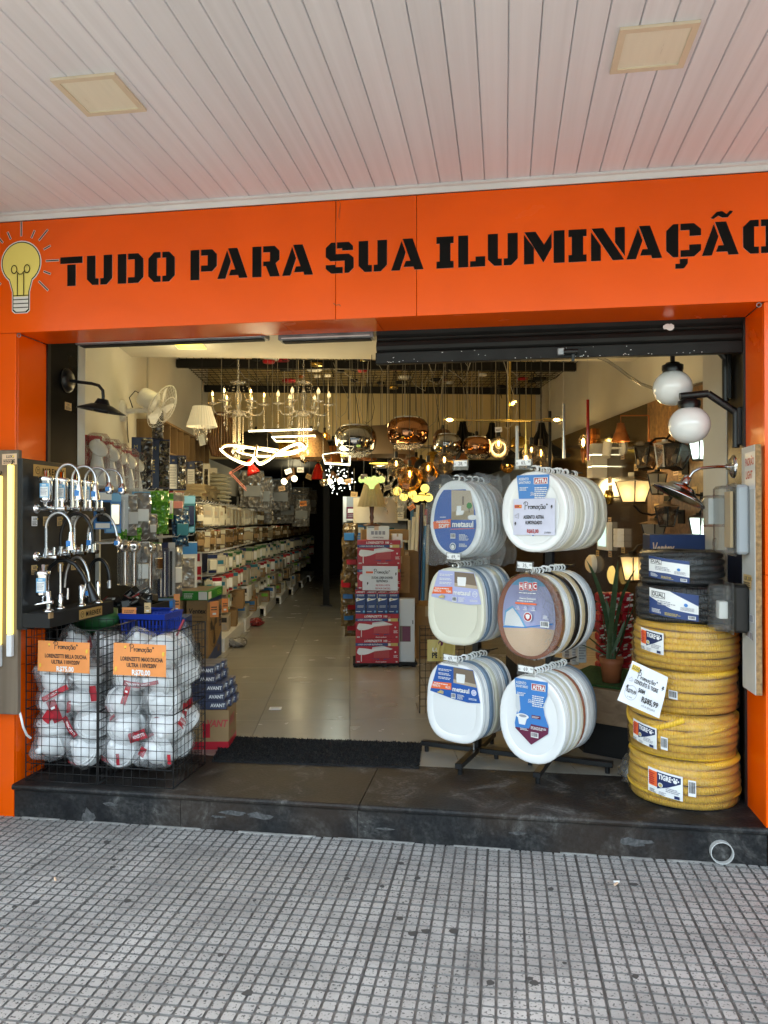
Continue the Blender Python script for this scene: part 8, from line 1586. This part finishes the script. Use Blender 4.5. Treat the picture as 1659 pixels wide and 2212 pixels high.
for i, (x, y, dx, dy) in enumerate(((614, 1040, -.6, -.5), (636, 1034, .1, -.8), (712, 1040, -.2, -.6), (735, 1038, .5, -.5))):
	p = atD(x, y, 8.4); t = thing('spot_lamp', 'bare round bulb on a wooden holder deep in the shop, ' + ('first from the left', 'second from the left', 'third from the left', 'last on the right')[i], 'pendant lamp', p); mb = MB(); mb.sphere((0, 0, 0), S(6.5, 8.4), 'lit_white', 12, 8); mb.build('bulb', t); v = Vector((-dx, 0, -dy)).normalized(); mb = MB(); mb.cyl(v * .03, v * .12, .016, 'wood_slat'); mb.tube([v * .12, v * .12 + Vector((0, 0, .1)), (v.x * .12, 0, ZG - p.z)], .002, 'cord_black', 4); mb.build('holder', t)
p = atD(728, 1030, 10.5); t = thing('sparkle_lamp', 'cluster of tiny cold white lights glittering deep in the shop', 'pendant lamp', p); mb = MB(); mat('lit_spark', (1, 1, 1), emit=1.6, ecol=(.9, .96, 1))
for j in range(70): mb.sphere((rg.gauss(0, .13), rg.gauss(0, .1), rg.gauss(0, .11)), rg.uniform(.004, .010), 'lit_spark', 6, 4)
tag(mb.build('lights', t), kind='stuff'); mb = MB(); mb.cyl((0, 0, 0), (0, 0, .8), .004, 'cord_black', n=5); mb.build('rod', t)
# bare cords, roses and paper tags
for i in range(64):
	px = rg.uniform(560, 1165); d = rg.uniform(7.6, 10.6); yb = rg.uniform(880, 985); k = rg.choice(('cord_black', 'cord_black', 'cord_clear', 'cord_white', 'cord_clear')); p = atD(px, yb, d); mb = MB(); x0 = rg.uniform(-.12, .12) if i % 4 == 0 else 0
	if i % 6 == 0: mb.tube([(0, 0, 0), (.03, .0, -.03), (.10, 0, .03), (.13, 0, .18), (x0, 0, ZG - p.z)], .0038, k, 5)
	else: mb.tube([(0, 0, 0), (x0, .05 * x0, ZG - p.z)], rg.choice((.003, .0022, .005)), k, 5)
	tag(mb.build('cord'), 'thin bare lamp cord hanging from the wire grid among the lamps', 'cord', 'cords hanging from the wire grid').location = p
for i in range(56):
	px = rg.uniform(560, 1165); d = rg.uniform(7.5, 10.4); k = rg.choice(('copper_paint', 'matt_black', 'matt_black', 'red', 'white_plastic', 'brass')); p = atD(px, 800, d); mb = MB(); R_ = rg.uniform(.04, .10); mb.lathe([(0, 0), (R_ * .9, 0), (R_, .012), (R_, .03), (0, .03)], k, 16); o = mb.build('ceiling_rose'); o.location = (p.x, p.y, ZG - .03 - rg.uniform(.006, .12) * (i % 3 == 0)); tag(o, {'copper_paint': 'orange', 'matt_black': 'black', 'red': 'red', 'white_plastic': 'white', 'brass': 'brass'}[k] + ' round ceiling rose among the wires of the lamp grid', 'ceiling rose', 'ceiling roses on the wire grid')
for i in range(46):
	p = atD(rg.uniform(500, 1150), 800, rg.uniform(7.4, 10.2)); p.z = ZG + .012; a, L = rg.uniform(0, 6.28), rg.uniform(.15, .6); mb = MB(); q = Vector((math.cos(a), math.sin(a), 0)) * L; mb.tube([(0, 0, 0), q * .15 + Vector((0, 0, -.06)), q * .4 + Vector((.05, 0, -rg.uniform(.08, .3))), q * .8 + Vector((0, .04, -.07)), q], rg.choice((.0035, .005)), rg.choice(('cord_black', 'cord_black', 'cord_white')), 5); o = mb.build('cord'); o.location = p; tag(o, 'loose lamp cord looped through the wires of the ceiling grid', 'cord', 'loose cords on the wire grid')
for i, (x, y, d, a) in enumerate(((623, 1018, 7.6, .3), (786, 1042 - 12, 6.9, .0), (838, 1083 - 30, 6.9, .3), (877, 1080 - 30, 7.0, -.2), (649, 1015, 8.2, 0), (752, 1060 - 20, 8.0, .2), (700 + 65, 1068, 8.0, -.1), (889, 1096, 7.8, .6), (1077, 928, 5.9, .05), (609, 1055, 9, .2), (668, 1030, 9.2, -.4), (655, 1088, 9.5, .1))):
	p = atD(x, y, d); w, h = S(15, d), S(11, d); mb = MB(); pr = Print(mb, (0, 0, 0), (math.cos(a), 0, math.sin(a)), (-math.sin(a), 0, math.cos(a))); pr.rect(-w / 2, -h / 2, w, h, ('paper', 'tag_peach', 'tag_tan', 'paper_orange')[i % 4]); pr.small(-w * .4, -h * .3, w * .8, h * .5, 'ink', 2); mb.cyl((0, 0.001, h / 2), (0, .001, h / 2 + .25), .001, 'cord_white', n=4); o = mb.build('paper_tag'); o.location = p; tag(o, 'small paper price tag hanging on a string among the ceiling lamps', 'price tag', 'paper tags among the lamps')
# red desk lamp on the top shelf
a, b, c, e = atD(545, 1068 - 30 + 23, 8.3), atD(502, 1030, 8.2), atD(552, 1008, 8.0), atD(575, 1015, 7.9); a = atD(532, 1058, 8.3); b = atD(498, 1022, 8.2); c = atD(530, 1002, 8.05); t = thing('desk_lamp', 'red jointed desk lamp leaning over the left shelves', 'desk lamp', a); mb = MB()
for s in (-.012, .012): mb.cyl(Vector((0, 0, s)), b - a + Vector((0, 0, s)), .005, 'pink'); mb.cyl(b - a + Vector((0, 0, s)), c - a + Vector((0, 0, s)), .005, 'pink')
mb.sphere(b - a, .02, 'pink', 8, 6); mb.build('arm', t); mb = MB(); T_ = Matrix.Translation(c - a + VR * .06 - Vector((0, 0, .02))) @ (VR * .35 + Vector((0, 0, -1))).to_track_quat('Z', 'Y').to_matrix().to_4x4(); mb.lathe([(0, -.07), (.03, -.06), (.035, 0), (.06, .05), (.075, .09), (.072, .09), (.055, .05), (.03, 0)], 'red_gloss', 20, T_); mb.build('lamp_head', t)
# ================================================================ RIGHT WALL AND WHAT STANDS BEFORE IT
wb_ = uw(atU(1396, 1000, 2.66))[1]
for nm, w0_, w1_, k, lab in (('panelling', 5.3, wb_ - .004, 'wood_brown', 'brown wood grain display panel on the right wall nearer the entrance'), ('panelling', wb_, WB - .01, 'dark_board', 'glossy dark display panel on the right wall deeper in the shop')):
	mb = MB(); mb.box(0, .03, 0, w1_ - w0_, 0, 2.42, k); o = mb.build(nm); o.matrix_world = FR(iw(UR - .031, w0_, ZS)); tag(o, lab, 'wall panel')
PU = UR - .032
def on_wall(px, py, off): p = atU(px, py, PU - off); return p, uw(p)[1]
def lantern(px, py, wp, hp, glassk, lab, roof='black_metal', off=.24, bulb=False, tilt=0., arm=1, rz=.5):
	"""tapered glass lantern with pitched roof; arm 1 from above, -1 from below"""
	p, w = on_wall(px, py, off); d = (p - ORG).dot(VD); a, h = S(wp, d) / 2 * .82, S(hp, d); t = thing('wall_lantern', lab, 'wall lantern', T=Matrix.Translation(p) @ rotz(IR + rz) @ roty(tilt)); b = a * .62
	lo, hi = [(-b, -b), (b, -b), (b, b), (-b, b)], [(-a, -a), (a, -a), (a, a), (-a, a)]
	for i in range(4):
		j = (i + 1) % 4; mb = MB(); q = [(*lo[i], -h / 2), (*lo[j], -h / 2), (*hi[j], h / 2), (*hi[i], h / 2)]; c = [Vector(v) * .97 for v in q]; mb.add(c, [(0, 1, 2, 3)], glassk); mb.build('pane', t)
		mb = MB(); mb.tube([(*lo[i], -h / 2), (*hi[i], h / 2)], .0065, roof if roof == 'white_plastic' else 'black_metal', 4); mb.build('corner_bar', t)
	mb = MB(); mb.box(-b, b, -b, b, -h / 2 - .012, -h / 2, 'black_metal'); mb.build('bottom_plate', t)
	mb = MB(); e = a * 1.22; r0 = [(-e, -e), (e, -e), (e, e), (-e, e)]; c = a * .3; r1 = [(-c, -c), (c, -c), (c, c), (-c, c)]; z0, z1 = h / 2 + .004, h / 2 + .42 * a
	vs = [(x, y, z0) for x, y in r0] + [(x, y, z1) for x, y in r1]; mb.add(vs, [(0, 1, 5, 4), (1, 2, 6, 5), (2, 3, 7, 6), (3, 0, 4, 7), (4, 5, 6, 7), (3, 2, 1, 0)], roof); mb.box(-c, c, -c, c, z1, z1 + a * .3, roof); mb.build('roof', t)
	if bulb: mb = MB(); mb.sphere((0, 0, -h * .05), h * .22, 'opal', 12, 8); mb.cyl((0, 0, h * .1), (0, 0, h * .48), h * .12, 'black_plastic', n=10); mb.build('bulb', t)
	x = Matrix.Rotation(-rz, 4, 'Z') @ Vector((off, 0, 0)); mb = MB(); zz = h / 2 + .5 * a if arm > 0 else -h / 2 - .03
	mb.tube([(0, 0, zz), (x.x * .2, x.y * .2, zz + arm * .06), (x.x * .5, x.y * .5, zz + arm * .08), (x.x * .96, x.y * .96, zz + arm * .05)], .009, 'black_metal', 7); mb.box(x.x * .98 - .02, x.x * .98 + .004, x.y * .98 - .03, x.y * .98 + .03, zz - .06 + arm * .03, zz + .08, 'black_metal'); mb.build('arm', t); return p
L1 = lantern(1369, 1062, 66, 44, 'frost_warm', 'large black lantern glowing warm in the middle of the right wall', arm=-1, off=.30); L2 = lantern(1366, 1228, 44, 50, 'frost_warm', 'lit black lantern glowing warm just left of the top black coil', off=.24)
lantern(1397, 990, 48, 42, 'smoke_glass', 'tilted black lantern with white bulb beside the white roofed one', bulb=True, tilt=.22); lantern(1435, 985, 36, 50, 'blister', 'white lantern with scalloped pyramid roof between two black ones', roof='white_plastic', tilt=.05); lantern(1461, 988, 52, 46, 'smoke_glass', 'tilted black lantern under the lower globe lamp', bulb=True, tilt=.3, off=.30)
lantern(1440, 1115, 42, 40, 'smoke_glass', 'lantern with shingled copper roof and white bulb above the fan box', roof='kraft_dark', bulb=True, off=.30); lantern(1420, 1045, 34, 42, 'frost_off', 'dark lantern half hidden behind the steel dome lamp'); lantern(1412, 1150, 44, 36, 'frost_off', 'unlit dark lantern just above the blue fan box', roof='kraft_dark')
L3 = lantern(1508, 972, 34, 40, 'lit_cool', 'lantern with cold white lit panes close to the white pier, upper', off=.2); L4 = lantern(1510, 1140, 36, 44, 'lit_cool', 'lantern with cold white lit panes close to the white pier, lower', off=.2)
def wl(name, lab, px, py, off=.0): p, w = on_wall(px, py, off); return thing(name, lab, 'wall lamp', T=FR(p)), p, (p - ORG).dot(VD)
t, p, d = wl('bell_lamp', 'copper brown bell shaped lamp hanging from a square hook on the right wall', 1341, 954, .30); mb = MB(); s = S(1, d); mb.lathe([(20 * s, 0), (14 * s, 18 * s), (10 * s, 20 * s), (8 * s, 40 * s), (0, 41 * s)], 'copper_paint', 24); mb.lathe([(0, 38 * s), (8 * s, 36 * s), (13 * s, 18 * s), (19 * s, .002)], 'copper_paint', 24); mb.build('lamp_shade', t); mb = MB(); mb.tube([(0, 0, 41 * s), (0, 0, 56 * s), (.24, 0, 57 * s), (.25, 0, 57 * s), (.25, 0, -.02)], .006, 'copper_paint', 6); mb.box(.25, .30, -.03, .03, -.05, .02, 'copper_paint'); mb.build('hook', t)
t, p, d = wl('box_sconce', 'white three tier square sconce with thin light slits on the right wall', 1306, 996); s = S(1, d); mb = MB()
for k in range(3): mb.box(-.16, 0, -.09, .09, (-37 + 25 * k) * s, (-13.5 + 25 * k) * s, 'white_plastic', .003)
mb.build('body', t); mb = MB(); [mb.box(-.15, 0, -.085, .085, (-13.4 + 25 * k) * s, (-12.1 + 25 * k) * s, 'lit_white') for k in range(2)]; mb.build('light_slit', t)
t, p, d = wl('spot_lamp', 'small white spot lamp on a round wall plate right of the white sconce', 1346, 968); mb = MB(); mb.lathe([(.07, 0), (.07, .02), (0, .022)], 'white_plastic', 20, roty(rad(-90))); mb.cyl((-.02, 0, 0), (-.14, 0, 0), .012, 'white_plastic'); mb.build('wall_plate', t); mb = MB(); mb.cyl((-.15, .01, .05), (-.18, -.03, -.09), .042, 'white_plastic', n=18); mb.build('head', t)
t, p, d = wl('wood_sconce', 'orange brown wooden bracket sconce left of the copper bell lamp', 1285, 950); mb = MB(); mb.prism([(-.05, -.12), (.05, -.12), (.05, -.02), (.03, .0), (.05, .05), (.035, .12), (-.035, .12), (-.05, .05), (-.03, 0), (-.05, -.02)], -.04, 0, 'copper_paint', T=Matrix(((0, 0, 1, 0), (1, 0, 0, 0), (0, 1, 0, 0), (0, 0, 0, 1)))); mb.build('bracket', t)
t, p, d = wl('candle_sconce', 'copper holder sconce with a glowing filament bulb left of the red tube', 1260, 975, .14); mb = MB(); mb.lathe([(.012, -.12), (.02, -.06), (.03, -.01), (.032, .02), (0, .02)], 'copper_paint', 14); mb.cyl((0, 0, -.06), (.14, 0, -.06), .008, 'copper_paint'); mb.build('holder', t); fbulb(t, Vector((0, 0, .02)), (0, 0, 1), 1.6)
t, p, d = wl('disc_sconce', 'brass disc sconce with a crystal bead cylinder beside the padded seats', 1315, 1074); mb = MB(); mb.lathe([(.075, 0), (.075, .025), (0, .027)], 'brass', 24, roty(rad(-90))); mb.cyl((-.02, 0, 0), (-.16, 0, 0), .008, 'brass'); mb.build('disc', t); mb = MB(); [mb.sphere((-.17 + .035 * math.cos(q * .9), .035 * math.sin(q * .9), -.03 - .0055 * q), .011, 'crystal', 7, 5) for q in range(40)]; tag(mb.build('crystal_beads', t), kind='stuff')
t, p, d = wl('panel_lamp', 'square white panel lamp lit cold white on the dark right wall panel', 1311, 1158); mb = MB(); mb.box(-.05, 0, -.17, .17, -.145, .145, 'white_plastic', .004); mb.build('frame', t); mb = MB(); mb.box(-.056, -.0505, -.12, .12, -.105, .105, 'lit_cool'); mb.build('diffuser', t)
t, p, d = wl('switch_sconce', 'small white three part square sconce right of the lit panel lamp', 1344, 1162); mb = MB(); [mb.box(-.07, 0, -.055, .055, -.09 + .061 * k, -.031 + .061 * k, 'white_plastic', .003) for k in range(3)]; mb.build('body', t)
t, p, d = wl('disc_lamp', 'round ribbed gold glass wall lamp behind the plant leaves', 1323, 1242, .05); mb = MB(); mb.lathe([(0, .05), (.06, .045), (.10, .025), (.11, 0)], 'lit_yellow', 26, roty(rad(-90)) @ Matrix.Scale(.85, 4)); mb.build('glass', t); M['gold_glass'] = mat('gold_glass', (.55, .38, .12), rough=.15, emit=.1, ecol=(1, .7, .25), bump=.6, bscale=50); t.children[0].data.materials[0] = M['gold_glass']
t, p, d = wl('bulkhead_lamp', 'small oval bulkhead lamp glowing warm white above the mixed seats', 1276, 1218, .04); mb = MB(); mb.sphere((0, 0, 0), .085, 'frost_warm', 16, 10, (.7, 1, 1.1)); mb.build('glass', t); mb = MB(); mb.lathe([(.10, -.02), (.10, .03), (.085, .035)], 'white_plastic', 22, roty(rad(-90)) @ tr(0, 0, -.02)); mb.build('ring', t)
for i, (x, y) in enumerate(((1345, 986), (1317, 1037), (1318, 1055), (1317, 1124), (1346, 1188), (1291, 1195), (1318, 1197), (1374, 1010), (1423, 1013), (1460, 1019), (1472, 1030), (1418, 1096), (1310, 1290), (1500, 1060))):
	p, w = on_wall(x, y, .001); mb = MB(); pr = Print(mb, (0, 0, 0), -RW, (0, 0, 1)); pr.rect(-.05, -.03, .10, .062, 'tag_tan' if i % 3 else 'tag_peach'); pr.small(-.04, -.02, .08, .035, 'ink', 2); o = mb.build('price_tag'); o.location = p; tag(o, 'small tan price tag stuck on the right wall panels under the lamps', 'price tag', 'tags on the right wall')
# grey hose clipped across the upper right wall, wall shelf with lanterns in the back
mb = MB(); mb.tube([atD(1206.9 + .2725 * x, 713 + .2725 * y, 5.0 + e) for x, y, e in ((270, 200, 0), (380, 240, 0), (470, 300, 0), (560, 370, 0), (650, 425, .05), (745, 460, .1), (860, 480, .15), (1040, 447, .2), (1180, 410, .2))], .011, 'clear_box', 7); tag(mb.build('hose'), 'translucent grey hose drooping behind the upper globe lamp', 'hose')
mb = MB(); mb.box(0, 1.5, -.2, 0, 0, .025, 'steel_grey'); o = mb.build('rail_shelf'); o.matrix_world = FR(iw(.9, 10.4, 1.55 + (1122 - 968) / F * 10.4)); tag(o, 'grey metal shelf edge at the back under the black petal pendants', 'shelf')
# platform, turf, plant, red packs, fan box
A = atZ(1255, 1629, ZS); B = atZ(1345, 1646, ZS); dv = (B - A).normalized(); E_ = A + dv * ((XR - .01 - A.x) / dv.x)
wa = uw(A)[1]; pts = [A, E_, Vector((XR - .01, YJ + .85, 0)), iw(PU - .002, 5.45, 0), iw(PU - .002, 6.6, 0), iw(uw(A)[0], 6.6, 0)]
pl = [(p.x - A.x, p.y - A.y) for p in pts]; zp0, zp1 = .369 - ZS, .567 - ZS
t = thing('platform', 'low wood faced platform with black toe kick behind the right seat rack', 'platform', (A.x, A.y, ZS)); mb = MB(); mb.prism(pl, zp0, zp1, 'wood_plat'); mb.build('deck', t); nx_ = Vector((-dv.y, dv.x, 0)) * .04
mb = MB(); mb.prism([(x + nx_.x, y + nx_.y) for x, y in pl[:2]] + pl[2:], 0, zp0 - .001, 'matt_black'); mb.build('toe_kick', t)
q = atZ(1325, 1478, .572); mb = MB(); mb.box(-.34, .30, -.06, .5, 0, .012, 'turf'); o = mb.build('turf_mat'); o.location = (q.x, q.y - .06, .569); o.rotation_euler = (0, 0, math.atan2(dv.y, dv.x)); tag(o, 'dark green artificial turf mat on the wood platform under the plant', 'turf mat')
q = atZ(1326, 1480, .582) + Vector((0, .10, 0)); d = (q - ORG).dot(VD); t = thing('potted_plant', 'snake plant in a terracotta pot between the seats and the coils', 'potted plant', (q.x, q.y, .582)); s = S(1, d)
mb = MB(); mb.lathe([(0, 0), (19 * s, 0), (23 * s, 40 * s), None, (25 * s, 40 * s), (26 * s, 52 * s), (23 * s, 52 * s), (22 * s, 44 * s), (0, 44 * s)], 'terracotta', 26); mb.build('pot', t); mb = MB(); mb.lathe([(22.5 * s, 45 * s), (0, 46 * s)], 'soil', 16); mb.build('soil', t)
m = mat('leaf', (.030, .075, .028), rough=.4, col2=(.075, .12, .055), vscale=3.5, stretch=(1, 1, 9), dist=.6)
def leaf(tip, mid, w, seed):
	b = Vector(((seed % 3 - 1) * 8 * s, (seed % 4) * 5 * s, 45 * s)); P1 = VR * (mid[0] * s) + Vector((0, .03 * (seed % 3), mid[1] * s)); P2 = VR * (tip[0] * s) + Vector((0, .05 * (seed % 3), tip[1] * s)); mb = MB(); n = 9; vs = []
	for i in range(n + 1):
		u = i / n; c = b * (1 - u) ** 2 + P1 * (2 * u * (1 - u)) + P2 * u * u; ww = w * s * .8 * (.55 + .9 * u) * (1 - u ** 3) ** .8 if u < 1 else .0; tw = seed * .7 + u * .7; sd_ = VR * math.cos(tw * .35) + VD * math.sin(tw * .35) * .6
		vs += [c - sd_ * ww, c + VD * -.012 * (1 - u) + VD * ww * .4, c + sd_ * ww]
	mb.add(vs, [f_ for i in range(n) for f_ in ((3 * i, 3 * i + 1, 3 * i + 4, 3 * i + 3), (3 * i + 1, 3 * i + 2, 3 * i + 5, 3 * i + 4))], 'leaf', True); mb.build('leaf', t)
for i, a in enumerate((((15, 262), (2, 150), 9), ((-52, 262), (-8, 190), 8), ((62, 245), (6, 170), 8), ((52, 170), (22, 90), 9), ((46, 190), (30, 70), 10), ((-42, 130), (-30, 110), 8), ((-20, 150), (-12, 100), 7), ((8, 130), (12, 90), 9), ((-58, 100), (-30, 80), 6), ((30, 135), (14, 80), 7), ((-10, 180), (4, 120), 8), ((-64, 75), (-34, 66), 6))): leaf(*a, i)
for i in range(24):
	row, c = divmod(i, 3); p = atD(1306 + c * 25, 1452 - row * 21.5, 5.05); mb = MB(); mb.box(-.036, .036, 0, .1, 0, .062, 'red', .012); pr = Print(mb, (-.034, 0, 0), (1, 0, 0), (0, 0, 1), lift=.001); rr = random.Random(i)
	for k in range(4): x, y = rr.uniform(.0, .05), rr.uniform(.004, .045); pr.poly([(x, y), (x + .026, y + .006), (x + .024, y + .016), (x - .002, y + .010)], 'white_print')
	o = mb.build('wrapped_pack'); o.matrix_world = FR(p, rr.uniform(-.15, .15)) @ roty(rr.uniform(-.06, .06)); tag(o, 'red and white wrapped pack behind the plant, %s layer from below, %s column' % (nth(row), ('left', 'middle', 'right')[c]), 'wrapped pack', 'red packs behind the plant')
p = atD(1448, 1208, 4.62); carton('fan_carton', 'blue and kraft carton reading Ventex OSCILANTE 60CM behind the black coils', 'carton', Vector((p.x, p.y, p.z - .25)) - RU * .0 + RU * .02, S(113, 4.62), .30, S(54, 4.62) + .25, 'box_blue', rad(-14), lambda pr, a, b: (pr.rect(a * .97, 0, a * .03, b, 'kraft'), pr.text('Ventex', a * .04, b * .72, b * .16, 'tag_peach', .85, .03, maxw=a * .38, ital=.1), pr.text('OSCILANTE 60CM', a * .46, b * .72, b * .05, 'grey_ink', .95, .0, maxw=a * .44, track=.08)), lambda pr, a, b: (pr.rect(0, 0, a, b, 'kraft'), pr.rect(a * .15, b * .6, a * .7, b * .22, 'white_print'), pr.small(a * .2, b * .63, a * .6, b * .16, 'ink', 3)))
carton('carton', 'dark carton hidden under the blue fan carton behind the coils', 'carton', Vector((p.x + .02, p.y + .02, .569)), .34, .25, p.z - .25 - .571, 'matt_black', rad(-14))
for i, (x, y, wp, hp, d_) in enumerate(((1226, 1436, 14, 68, 5.2), (1243, 1436, 16, 66, 5.0), (1258, 1432, 18, 64, 4.9))):
	p = atD(x, y, d_); mb = MB(); mb.box(-S(wp, d_) / 2, S(wp, d_) / 2, 0, .06, 0, S(hp, d_), 'pale_grey', .003); pr = Print(mb, (-S(wp, d_) / 2, -.0005, 0), (1, 0, 0), (0, 0, 1)); pr.small(.004, .02, S(wp, d_) - .01, S(hp, d_) * .8, 'grey_ink', 9, i); o = mb.build('leaflet_box'); o.matrix_world = FR(p); tag(o, 'pale printed box standing between the two right seat rows, %s' % ('left', 'middle', 'right')[i], 'product box')
# ---------------------------------------------------------------- floor mat, outlet, litter
c = [atZ(x, y, ZS + .012) for x, y in ((457, 1641), (905, 1656), (912, 1603), (487, 1589))]; o0 = c[0]; t = thing('door_mat', 'black ribbed rubber doormat lying across the stone threshold', 'doormat', (o0.x, o0.y, ZS + .0005)); mb = MB(); mb.prism([(p.x - o0.x, p.y - o0.y) for p in c], 0, .007, 'rubber'); mb.build('backing', t)
mb = MB(); rr = random.Random(2)
for i in range(9000):
	u, v = rr.random(), rr.random(); p = (c[0] * (1 - u) + c[1] * u) * (1 - v) + (c[3] * (1 - u) + c[2] * u) * v - o0; a = rr.uniform(0, 6.28); L = .009; x, y = p.x, p.y; mb.add([(x - .004 * math.cos(a), y - .004 * math.sin(a), .007), (x + .004 * math.cos(a), y + .004 * math.sin(a), .007), (x + rr.uniform(-L, L), y + rr.uniform(-L, L), .007 + rr.uniform(.006, .012))], [(0, 1, 2)], 'rubber')
tag(mb.build('pile', t), kind='stuff')
p = atZ(595, 1531, ZS); t = thing('floor_socket', 'small white socket plate set in the tiled floor of the aisle', 'floor socket', T=FR(Vector((p.x, p.y, ZS)))); mb = MB(); mb.box(-.045, .045, -.035, .035, .0005, .006, 'white_plastic', .002); mb.build('plate', t); mb = MB(); mb.box(-.03, .03, -.02, .02, .0062, .008, 'pale_grey'); mb.build('insert', t)
for i, (x, y) in enumerate(((1332, 1908), (628, 1800), (735, 1803), (1330, 1912), (118, 1902))):
	p = atZ(x, y, .0); mb = MB(); mb.cyl((-.012, 0, .005), (.012, .004, .005), .0045, 'white_print' if i < 3 else 'tag_peach', n=8); o = mb.build('cigarette_butt'); o.location = (p.x, p.y, .0012); o.rotation_euler = (0, 0, i * 1.3); tag(o, 'cigarette butt lying on the pavement, ' + ('before the drain pipe', 'by the step under the mat', 'by the step right of the mat', 'beside the one before the drain pipe', 'at the far left')[i], 'cigarette butt')
mat('gum', (.06, .058, .055), rough=.8); rr = random.Random(12)
for i in range(60):
	x, y = rr.uniform(-2.3, 1.7), rr.uniform(1.8, 3.55); R_ = rr.uniform(.008, .022); mb = MB(); mb.prism([(R_ * rr.uniform(.6, 1.1) * math.cos(q * .7), R_ * rr.uniform(.6, 1.1) * math.sin(q * .7)) for q in range(9)], 0, .0016, 'gum'); o = mb.build('gum_stain'); o.location = (x, y, .0008); tag(o, 'flat dark gum spot trodden into the grey pavement tiles', 'gum spot', 'gum spots on the pavement')
# ================================================================ LIT LAMPS AND ADDED FILL
c = [atZ(x, y, ZD - .004) for x, y in ((368, 741), (436, 741), (450, 752), (385, 752))]; m_ = sum(c, Vector()) / 4; t = thing('panel_light', 'glowing yellow square panel in the white ceiling just inside the entrance', 'ceiling light', m_ + Vector((0, 0, .003)), IR); mb = MB(); mb.box(-.12, .12, -.12, .12, -.006, 0, 'lit_panel'); mb.build('diffuser', t); mb = MB(); mb.tube([(-.125, -.125, -.003), (.125, -.125, -.003), (.125, .125, -.003), (-.125, .125, -.003)], .005, 'white_plastic', 5, closed=True); mb.build('frame', t)
def lamp(p, e, col, r_=.12):
	l = bpy.data.lights.new('lamp_or_fill_glow', 'POINT'); l.energy = e; l.color = col; l.shadow_soft_size = r_; l.specular_factor = .15; o = bpy.data.objects.new('lamp_or_fill_glow', l); COL.objects.link(o); o.location = p
WARM, WHITE, COOL = (1, .72, .38), (1, .86, .62), (.8, .96, 1)
LG = .17
for p, e, cl in ((m_ - Vector((0, 0, .12)), 2.5, (1, .86, .55)), (pc1 + Vector((0, 0, -.42)), 9, WARM), (pc2 + Vector((0, 0, -.42)), 10, WARM), (c3 + Vector((0, 0, -.1)), 10, WHITE), (atD(728, 990, 7.4), 5, WHITE), (atD(860, 1000, 7.6), 4, WARM), (atD(1077, 960, 7.4), 4, WARM), (atD(1136, 1000, 5.6), 2, WARM), (L1, .8, WARM), (L2, .6, WARM), (L3, .8, COOL), (L4, .8, COOL), (iw(PU - .5, 6.4, 2.0), 11, WARM), (atD(728, 1060, 10.3), 7, COOL), (atD(640, 1060, 13), 8, WHITE), (iw(PU - .3, 8.6, 1.9), 8, WARM), (iw(-.2, 9.6, 3.0), 8, WARM)): lamp(p, e * LG, cl, .035 if any(p is q for q in (L1, L2, L3, L4)) else .12)  # warm points off the right wall panels are fill added to brighten them
